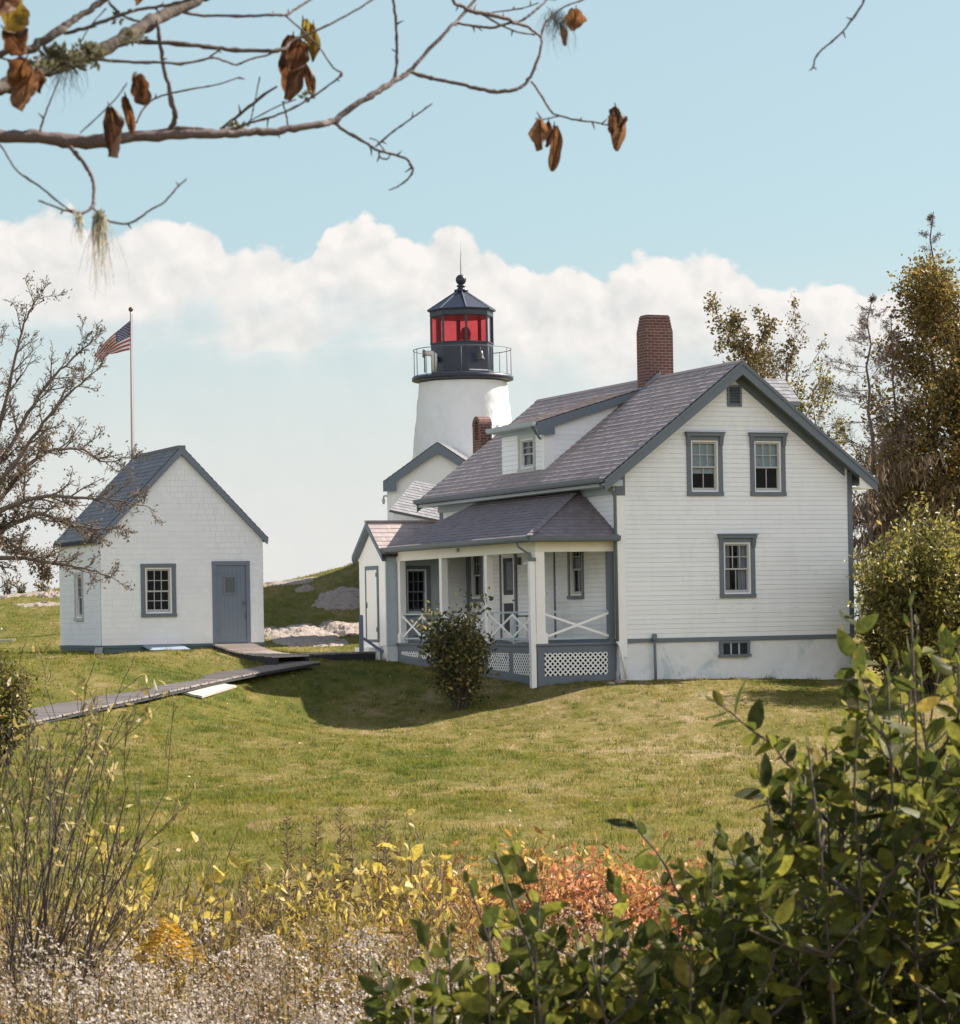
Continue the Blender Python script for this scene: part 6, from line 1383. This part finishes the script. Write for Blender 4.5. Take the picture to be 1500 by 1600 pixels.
def asters(NP, x0, x1, y0, y1, seed):
    r = np.random.default_rng(seed); Y = y0+(y1-y0)*r.random(NP); X = (x0+(x1-x0)*r.random(NP)-750)/F_PX*Y
    keep = (nz2(X, Y, 1.5, 5)+.45*r.normal(size=NP)) > -.35-.25*(8.2-Y); X, Y = X[keep], Y[keep]; K = len(X); H = .52+.36*r.random(K)+.16*nz2(X, Y, 2.0, 3); Rr = .035+.055*r.random(K); tone = r.random(K)
    per = 34; cl = np.repeat(np.arange(K), per); M_ = len(cl); a = r.random(M_)*6.283; q_ = r.random(M_)**.5
    ox, oy = np.cos(a)*q_*Rr[cl], np.sin(a)*q_*Rr[cl]; c = np.stack([X[cl]+ox, Y[cl]+oy, gh(X, Y)[cl]+H[cl]-q_**2*Rr[cl]*.9-np.abs(r.normal(size=M_))*.03], -1)
    nrm = unit(np.stack([ox, oy, 0*ox], -1)*9+r.normal(size=(M_, 3))*.45+np.array([0, -.15, .8])); u_ = unit(np.cross(nrm, r.normal(size=(M_, 3)))); v_ = np.cross(nrm, u_); rad = .0056*(.45+.9*r.random(M_))
    V = []
    for k in range(8): a = 2*np.pi*k/8; rr = rad*(1 if k % 2 == 0 else .62); V.append(c+u_*(np.cos(a)*rr)[:, None]+v_*(np.sin(a)*rr)[:, None]+nrm*(rad*.3*(1 if k % 2 == 0 else 0))[:, None])
    V = np.stack(V, 1).reshape(-1, 3); mb = MB()
    for k in range(K):
        z = G(X[k], Y[k]); mb.tube([(X[k]+.05*math.sin(k), Y[k]+.05*math.cos(k*1.7), z), (X[k], Y[k], z+H[k]-.05)], .0018, 3, cap=False)
    tag(mb.build('aster_stalks', M('aster_stalk_brown', (.13, .095, .05), .85, .4, 5.)), 'brown stalks of the white asters', 'plants', kind='stuff')
    return tag(np_mesh('white_asters', V, np.full(M_, 8), np.arange(len(V)), L_ASTER, np.clip(.75*tone[cl]+.35*r.random(M_)-.05, 0, 1), False), 'mass of small white asters filling the lower left foreground', 'flowers', kind='stuff')
asters(3000, -220, 1000, 5.5, 9.6, 181)
field('aster_stems', 'olive stems and leaves under the white asters', 'plants', 26000, -220, 1000, 5.2, 9.8, lambda X, Y, r: .15+.62*r.random(len(X))**.6+.14*nz2(X, Y, 2.0, 3), .045, .12, L_HERB, 182, 1.0)

# ================================================================== overhanging tree close to the camera
L_DEAD = leaf_mat('dead_brown_leaves', [(0, (.060, .026, .014)), (.5, (.115, .048, .020)), (.85, (.17, .075, .030)), (1, (.24, .13, .07))], .40, .55, .25, 1.25)
L_DEADY = leaf_mat('yellowing_leaves', [(0, (.13, .08, .016)), (.5, (.22, .15, .022)), (1, (.18, .155, .03))], .42, .5, .25, 1.3)
M_LICH = M('pale_green_lichen', (.30, .29, .20), .95, .4, 60., .8, 200)
M_BEARD = leaf_mat('old_mans_beard', [(0, (.36, .32, .22)), (1, (.60, .54, .40))], .45, .9)
M_TUFT = leaf_mat('olive_lichen', [(0, (.09, .085, .045)), (1, (.24, .22, .13))], .3, .9)
M_BEARDD = leaf_mat('dark_hanging_lichen', [(0, (.08, .085, .07)), (1, (.17, .17, .14))], .4, .9)
OB = at(-420, 900, 3.3); og = G(OB.x, OB.y)
OT = empty('overhanging_tree', (OB.x, OB.y, og), 0, 'lichen covered bare branches with dead brown leaves across the top of the view', 'tree')
base = Vector((OB.x, OB.y, og)); R9 = random.Random(9)
def PP(px, py, Y): return at(px, py, Y)-base
def traced(line, Y0, Y1=None, knob=True, name='branch', mat=TWIG, wscale=1.0, parent=None):
    """px path with widths (px); depth runs from Y0 to Y1"""
    Y1 = Y0 if Y1 is None else Y1; n_ = len(line); rows = []
    for k, p in enumerate(line):
        Y = Y0+(Y1-Y0)*k/(n_-1); w_ = (p[2] if len(p) > 2 else line[0][2])*wscale; q_ = PP(p[0], p[1], Y); rows.append((q_.x, q_.y, q_.z, max(w_*Y/F_PX/2, .0009)))
    sm = smooth_line(rows, 5); mb = MB(); pts = []; rad = []
    for k, r_ in enumerate(sm):
        big = r_[3] > .006; j = r_[3]*(.10 if big else .18)
        pts.append(Vector(r_[:3])+Vector((R9.gauss(0, j), R9.gauss(0, j), R9.gauss(0, j)))); rad.append(max(r_[3], .0008)*R9.uniform(.90, 1.12)*(1.25 if (knob and R9.random() < .12) else 1))
    mb.tube(pts, rad, 10 if rad[0] > .005 else 7)
    o = mb.build(name, mat, parent or OT)
    if knob:                                 # short spurs and buds
        m2 = MB(); L = sum((pts[k+1]-pts[k]).length for k in range(len(pts)-1)); c = 0
        for k in range(1, len(pts)-1):
            if R9.random() < .075:
                d = (pts[k+1]-pts[k]).normalized(); o2 = Matrix.Rotation(R9.random()*6.28, 3, d)@d.orthogonal().normalized(); e = (d*.6+o2).normalized()*R9.uniform(.004, .015)
                m2.tube([pts[k], pts[k]+e*.5, pts[k]+e*1.0+o2*.002], [rad[k]*.6+.0006, .0014, .0006], 5)
        if m2.v: s_ = m2.build('spur', mat, o); tag(s_, kind='stuff')
    return o
D0 = 3.9
traced([(-430, 330, 44), (-250, 262, 32), (-120, 222, 25), (-40, 212, 22), (0, 213, 20), (60, 214, 20), (110, 220, 21), (170, 220, 20), (210, 214, 16), (300, 210, 14), (350, 210, 13), (400, 206, 12), (450, 203, 12), (496, 195, 11), (518, 190, 10), (556, 164, 9), (592, 142, 8.5), (616, 127, 8), (640, 112, 7), (664, 84, 6), (700, 46, 5.5), (717, 30, 5), (741, 0, 4.5), (770, -45, 4), (800, -100, 3)], 3.5, 4.05, mat=BARK if False else TWIG)
traced([(170, 211, 8), (230, 207, 7), (290, 200, 6), (340, 205, 6), (380, 200, 4)], 3.72, 3.8)
traced([(640, 112, 5), (660, 118, 6), (684, 124, 6), (720, 131, 6), (757, 141, 6.5), (790, 142, 6), (810, 138, 5.5), (825, 126, 5), (840, 95, 4.5), (846, 70, 4), (846, 55, 3.5), (853, 35, 3.5), (866, 22, 3), (885, 9, 2.5), (905, 2, 2.5), (930, -8, 2)], 4.0, 4.15)
traced([(714, 36, 4), (745, 41, 4.5), (770, 43, 4.5), (795, 36, 4), (812, 33, 4), (830, 22, 3.5), (840, 13, 3.5), (850, 5, 3), (858, -6, 3)], 4.02, 4.1)
traced([(690, -60, 6), (708, 0, 5.5), (720, 8, 6), (740, 18, 6.5), (770, 24, 6.5), (795, 30, 6), (803, 36, 5.5), (822, 40, 5), (835, 50, 4), (846, 58, 4)], 3.95, 4.1)
traced([(752, 22, 3), (800, 47, 3), (835, 54, 2.5)], 4.05, 4.1); traced([(758, 21, 2.2), (780, 18, 2.2), (815, 13, 2), (842, 4, 2)], 4.08)
traced([(830, 127, 3.5), (846, 150, 3.5), (862, 175, 3.2), (875, 181, 3), (900, 187, 3), (930, 191, 2.5), (945, 195, 2), (953, 192, 1.5)], 4.12)
traced([(875, 181, 2), (862, 184, 2), (848, 187, 1.8), (841, 190, 1.5)], 4.12)
traced([(617, 125, 4.5), (620, 95, 4.5), (620, 60, 4.5), (618, 25, 4.5), (614, -2, 4.5), (604, -60, 5)], 3.98, 3.92)
traced([(518, 190, 6), (545, 208, 5), (575, 225, 5), (590, 235, 4.5), (610, 240, 4), (633, 247, 4), (640, 255, 4), (645, 266, 3.5), (637, 280, 2.8), (622, 291, 2.4), (608, 297, 2)], 3.9, 3.95)
traced([(586, 229, 2.8), (615, 205, 2.8), (640, 187, 2.5), (658, 174, 2.5), (675, 162, 2)], 3.92); traced([(603, 238, 2), (595, 228, 2), (588, 219, 2), (577, 216, 1.5)], 3.92); traced([(592, 236, 3), (594, 245, 3), (604, 249, 2.5), (610, 242, 2)], 3.92)
traced([(450, 200, 3), (448, 183, 3), (444, 168, 2.5), (441, 158, 2)], 3.88)
traced([(-440, 420, 50), (-260, 270, 34), (-130, 192, 26), (-40, 150, 22), (0, 137, 21), (30, 125, 21), (60, 112, 22), (100, 100, 22), (150, 82, 21), (200, 55, 20), (230, 38, 20), (260, 22, 19), (300, 5, 18), (340, -18, 17), (430, -70, 14), (560, -110, 11), (700, -135, 8), (900, -170, 6), (1150, -165, 5), (1330, -125, 4)], 3.3, 4.0, mat=BARKD)
traced([(-120, 140, 16), (0, 85, 12), (30, 82, 12), (55, 72, 14), (90, 50, 14), (105, 38, 11), (130, 22, 10), (160, 2, 10), (190, -22, 9), (260, -60, 7)], 3.35, 3.5, mat=BARKD)
traced([(100, 52, 6), (130, 45, 6), (165, 32, 5.5), (200, 20, 5.5), (215, 15, 5.5), (260, 8, 5), (290, 1, 4.5), (330, -12, 4)], 3.45, 3.5, mat=BARKD)
traced([(195, 63, 8), (240, 66, 7), (300, 70, 7), (345, 76, 7), (400, 79, 6.5), (440, 78, 6), (456, 64, 4), (500, 45, 3.2), (540, 25, 3), (575, 4, 3), (600, -12, 2.5)], 3.65, 3.9, mat=BARKD)
traced([(150, 92, 5), (200, 97, 4.5), (250, 97, 4.5), (290, 99, 4.5), (330, 90, 3.6), (350, 95, 3.6), (370, 101, 3.4), (390, 93, 3.2), (420, 85, 3), (436, 78, 2.5)], 3.6, 3.8, mat=BARKD)
traced([(322, 93, 3), (342, 79, 2.5), (346, 76, 2)], 3.7, mat=BARKD)
traced([(244, 32, 4.5), (248, 50, 6), (253, 90, 6.5), (262, 130, 7), (272, 170, 8.5), (273, 188, 8.5), (264, 204, 8)], 3.66, 3.74)
traced([(213, 192, 3), (221, 175, 3), (230, 163, 3), (242, 154, 3), (262, 147, 3), (300, 139, 2.5), (340, 132, 2.2), (376, 120, 2)], 3.74, 3.8)
traced([(262, 11, 6), (290, 20, 5.5), (320, 24, 4.5), (380, 25, 4.5), (420, 23, 4.5), (447, 23, 4), (462, 14, 4), (480, 3, 3.5), (500, -12, 3)], 3.72, 3.85)
traced([(447, 25, 3), (480, 55, 2.8), (500, 75, 2.6), (520, 105, 2.8), (535, 115, 3), (527, 123, 3), (500, 143, 3), (460, 168, 3.4), (420, 184, 4), (390, 192, 4), (346, 206, 4)], 3.88, 3.82)
traced([(345, 202, 5), (375, 178, 5), (410, 150, 4.5), (433, 135, 3)], 3.84, mat=BARKD); traced([(388, 190, 2.2), (430, 168, 2), (463, 155, 1.8)], 3.84); traced([(391, 190, 1.6), (398, 160, 1.5), (406, 120, 1.4)], 3.84)
traced([(110, 230, 7), (125, 247, 6.5), (140, 268, 5.5), (147, 290, 5.5), (146, 312, 5.5), (143, 324, 5), (128, 333, 4.5), (100, 328, 3.8), (60, 313, 3)], 3.6, 3.5)
traced([(144, 323, 4), (160, 340, 4), (180, 348, 3.5), (205, 348, 3.5), (235, 328, 3), (255, 317, 2.8), (275, 295, 2.4), (292, 279, 2)], 3.55, 3.5)
traced([(-20, 205, 3), (0, 225, 3), (15, 250, 3), (30, 270, 3), (60, 290, 3), (92, 316, 3), (114, 331, 2.5)], 3.5)
traced([(62, 205, 3.2), (70, 180, 3), (82, 150, 2.5), (94, 122, 2)], 3.55); traced([(125, 208, 2), (150, 185, 2), (180, 155, 2), (199, 129, 1.6)], 3.6); traced([(-30, 75, 3), (0, 90, 3), (30, 95, 3), (70, 97, 3)], 3.4, mat=BARKD)
traced([(170, 3, 5), (185, 20, 4), (205, 30, 4), (218, 33, 4)], 3.5, mat=BARKD); traced([(124, 71, 2), (140, 42, 2), (166, 13, 1.6)], 3.5)
traced([(1345, -128, 4), (1356, -60, 3.6), (1352, -6, 3.4), (1340, 18, 3.4), (1318, 48, 3), (1300, 65, 3), (1290, 73, 3), (1280, 82, 2.8), (1273, 93, 3), (1271, 104, 2.6), (1265, 110, 2.2)], 4.0, 4.0); traced([(1270, 104, 2.5), (1276, 108, 2.5)], 4.0, knob=False)
mb = MB(); mb.tube([Vector((.15, .1, -.2)), PP(-560, 1100, 3.25), PP(-500, 760, 3.25), PP(-440, 420, 3.3), PP(-400, 100, 3.2), PP(-420, -300, 3.1)], [.12, .10, .09, .07, .05, .03], 12); mb.build('trunk', BARK, OT)
# dead leaves, each a curled blade of its own
def dead_leaf(px, py, ex, ey, w_, Y, m, lobes=0, seed=0, twist=.8):
    r = random.Random(seed); a, b = PP(px, py, Y), PP(ex, ey, Y+r.uniform(-.02, .02)); ax = b-a; L = ax.length; ax.normalize(); W2 = w_*Y/F_PX/2
    side = Matrix.Rotation(r.uniform(-.5, .5), 3, ax)@ax.cross(Vector((0, 1, 0))).normalized(); nr = side.cross(ax); n_, m_ = 12, 8; vs = []
    for i in range(n_+1):
        t = i/n_; prof = (math.sin(math.pi*min(1, t*.92+.06))**.7)*(1+(.30*abs(math.sin(t*math.pi*3.0+.6)) if lobes else .12*math.sin(t*9+seed)))
        for j in range(m_+1):
            q_ = j/m_*2-1; cup = W2*.75*q_*q_*math.cos(t*2+seed)+W2*.25*math.sin(q_*5+t*7+seed); tw = Matrix.Rotation(twist*(t-.4)*(1 if seed % 2 else -1), 3, ax)
            vs.append(a+ax*L*t+tw@(side*W2*prof*q_*(1-.25*abs(math.cos(t*2+seed))*abs(q_))+nr*cup)+nr*.12*L*math.sin(t*3.1)*r.uniform(.9, 1.1)+nr*r.gauss(0, .0006))
    mb = MB(); mb.faces(vs, [(i*(m_+1)+j, i*(m_+1)+j+1, (i+1)*(m_+1)+j+1, (i+1)*(m_+1)+j) for i in range(n_) for j in range(m_)], r.random(), 0, True)
    mb.tube([a-ax*.006, a, a+ax*L*.9+nr*.10*L*math.sin(2.8)], [.0009, .0012, .0005], 5, .05)
    return mb.build('leaf', m, OT)
LV = [(170, 166, 181, 246, 44, 3.55, L_DEAD, 0), (196, 150, 207, 211, 26, 3.6, L_DEAD, 0), (214, 118, 226, 164, 36, 3.62, L_DEAD, 1), (843, 187, 846, 234, 34, 4.1, L_DEAD, 0), (857, 190, 853, 230, 20, 4.12, L_DEAD, 0), (866, 196, 863, 268, 28, 4.14, L_DEAD, 0),
      (962, 166, 972, 202, 32, 4.14, L_DEAD, 1), (958, 180, 955, 214, 22, 4.12, L_DEAD, 0), (972, 184, 963, 236, 28, 4.16, L_DEAD, 0), (900, 14, 897, 48, 34, 4.14, L_DEAD, 1),
      (458, 55, 446, 155, 50, 3.88, L_DEAD, 1), (470, 62, 455, 110, 40, 3.86, L_DEAD, 1), (474, 95, 492, 154, 22, 3.9, L_DEAD, 0), (444, 88, 438, 112, 20, 3.85, L_DEAD, 0), (474, 30, 482, 64, 30, 3.9, L_DEADY, 0), (490, 38, 490, 96, 24, 3.9, L_DEADY, 0),
      (14, -10, 10, 48, 60, 3.3, L_DEADY, 1), (2, -30, 2, 20, 50, 3.28, L_DEAD, 1), (6, 45, 40, 84, 50, 3.34, L_DEAD, 1), (40, 92, 16, 130, 40, 3.36, L_DEAD, 1), (48, 110, 32, 172, 56, 3.38, L_DEAD, 1), (58, 105, 62, 146, 30, 3.4, L_DEAD, 0), (205, -14, 214, 8, 30, 3.5, L_DEAD, 1), (876, 40, 884, 72, 18, 4.14, L_DEAD, 0)]
for k, q_ in enumerate(LV): dead_leaf(*q_[:4], q_[4]*.88, *q_[5:], seed=k+1)
# lichen tufts and hanging beards
def strands(name, spots, m, seed, ln, N, spread, wd=.0012):
    r = random.Random(seed); mb = MB()
    for px, py, Y, l_, w_ in spots:
        c = PP(px, py, Y)
        for k in range(N):
            p = c+Vector((r.gauss(0, w_), r.gauss(0, w_*.6), r.gauss(0, .004))); pts = [p]; d = Vector((r.gauss(0, .3), r.gauss(0, .3), -1)); L = l_*r.uniform(.25, 1)
            for i in range(6): d = Vector((d.x*.7+r.gauss(0, spread), d.y*.7+r.gauss(0, spread), -1)); pts.append(pts[-1]+d.normalized()*L/6)
            mb.tube(pts, [wd*.5*(1-.8*i/6) for i in range(7)], 3, r.random(), cap=False)
    o = mb.build(name, m, OT); return tag(o, kind='stuff')
strands('lichen_beard', [(155, 333, 3.5, .115, .004)], M_BEARD, 3, .1, 70, .10); strands('lichen_beard', [(122, 333, 3.5, .045, .004)], M_BEARD, 4, .1, 26, .16)
strands('lichen_beard', [(100, 108, 3.5, .05, .012)], M_BEARDD, 5, .1, 60, .35, .0008); strands('lichen_beard', [(876, 28, 4.13, .07, .009), (866, 18, 4.13, .05, .008)], M_BEARDD, 6, .1, 60, .32, .0008)
def tuft(spots, seed):
    r = np.random.default_rng(seed); Ps = []; As = []
    for px, py, Y, w_, N in spots:
        c = np.array(tuple(PP(px, py, Y))); v = r.normal(size=(N, 3)); Ps.append(c+v*np.array([w_, w_*.5, w_*.45])); As.append(v+np.array([0, -.4, .2]))
    return leaf_cloud('lichen_tuft', np.concatenate(Ps), np.concatenate(As), .009, .55, M_TUFT, OT, seed, n=1, curl=.6)
tuft([(95, 92, 3.46, .010, 150), (140, 82, 3.5, .010, 130), (85, 84, 3.44, .009, 110), (110, 98, 3.47, .009, 90), (60, 108, 3.4, .008, 50), (150, 92, 3.5, .007, 60)], 7)
for k, q_ in enumerate([(205, 58, 3.55, .006, 40), (185, 28, 3.5, .004, 22), (370, 201, 3.8, .006, 60), (482, 150, 3.88, .004, 26)]): tuft([q_], 8+k)

# rough tufts and fallen leaves that break up the lawn
def lawn_tufts(N, per, seed, hl, wd):
    r = np.random.default_rng(seed); Y = 24+46*r.random(N); X = (r.random(N)*2-1)*(Y*.185); cl = np.repeat(np.arange(N), per); M_ = len(cl); sc_ = (.5+r.random(N))[cl]
    x = X[cl]+r.normal(size=M_)*.07*sc_; y = Y[cl]+r.normal(size=M_)*.05*sc_; z = gh(x, y)-.01; a = r.random(M_)*6.28; L = hl*sc_*(.5+r.random(M_)); la = r.random(M_)*6.28; le = .7*r.random(M_)
    base = np.stack([x, y, z], -1); wv = np.stack([np.cos(a), np.sin(a), 0*a], -1)*wd; tip = np.stack([np.cos(la)*le*L, np.sin(la)*le*L, L], -1)
    V = np.stack([base-wv, base+wv, base+tip], 1); u = (x-A0.x)*math.cos(TH)+(y-A0.y)*math.sin(TH); v = -(x-A0.x)*math.sin(TH)+(y-A0.y)*math.cos(TH); us = (x-SH0.x)*math.cos(TH)+(y-SH0.y)*math.sin(TH); vs_ = -(x-SH0.x)*math.sin(TH)+(y-SH0.y)*math.cos(TH)
    k = ~(((u > -2.2) & (u < 6.7) & (v > .1)) | ((us > -.1) & (us < 4.5) & (vs_ > -.1) & (vs_ < 4.3))); V = V[k].reshape(-1, 3)
    m = leaf_mat('rough_tuft_grass', [(0, (.045, .065, .010)), (.6, (.10, .125, .018)), (1, (.20, .18, .05))], .4, .8)
    return tag(np_mesh('grass_tufts', V, np.full(len(V)//3, 3), np.arange(len(V)), m, r.random(len(V)//3), False), 'scattered rough green grass tufts on the lawn', 'grass', kind='stuff')
lawn_tufts(2200, 30, 401, .075, .006)
r = np.random.default_rng(402); N = 500; Y = 24+44*r.random(N); X = (r.random(N)*2-1)*Y*.18
tag(leaf_cloud('fallen_leaves', np.stack([X, Y, gh(X, Y)+.025], -1), r.normal(size=(N, 3))*np.array([1, 1, .25]), .06*(.5+r.random(N)), .6, leaf_mat('fallen_leaf', [(0, (.20, .12, .05)), (1, (.55, .45, .28))], .2, .7), None, 403, n=1), 'pale fallen leaves scattered on the lawn', 'leaves', kind='stuff')
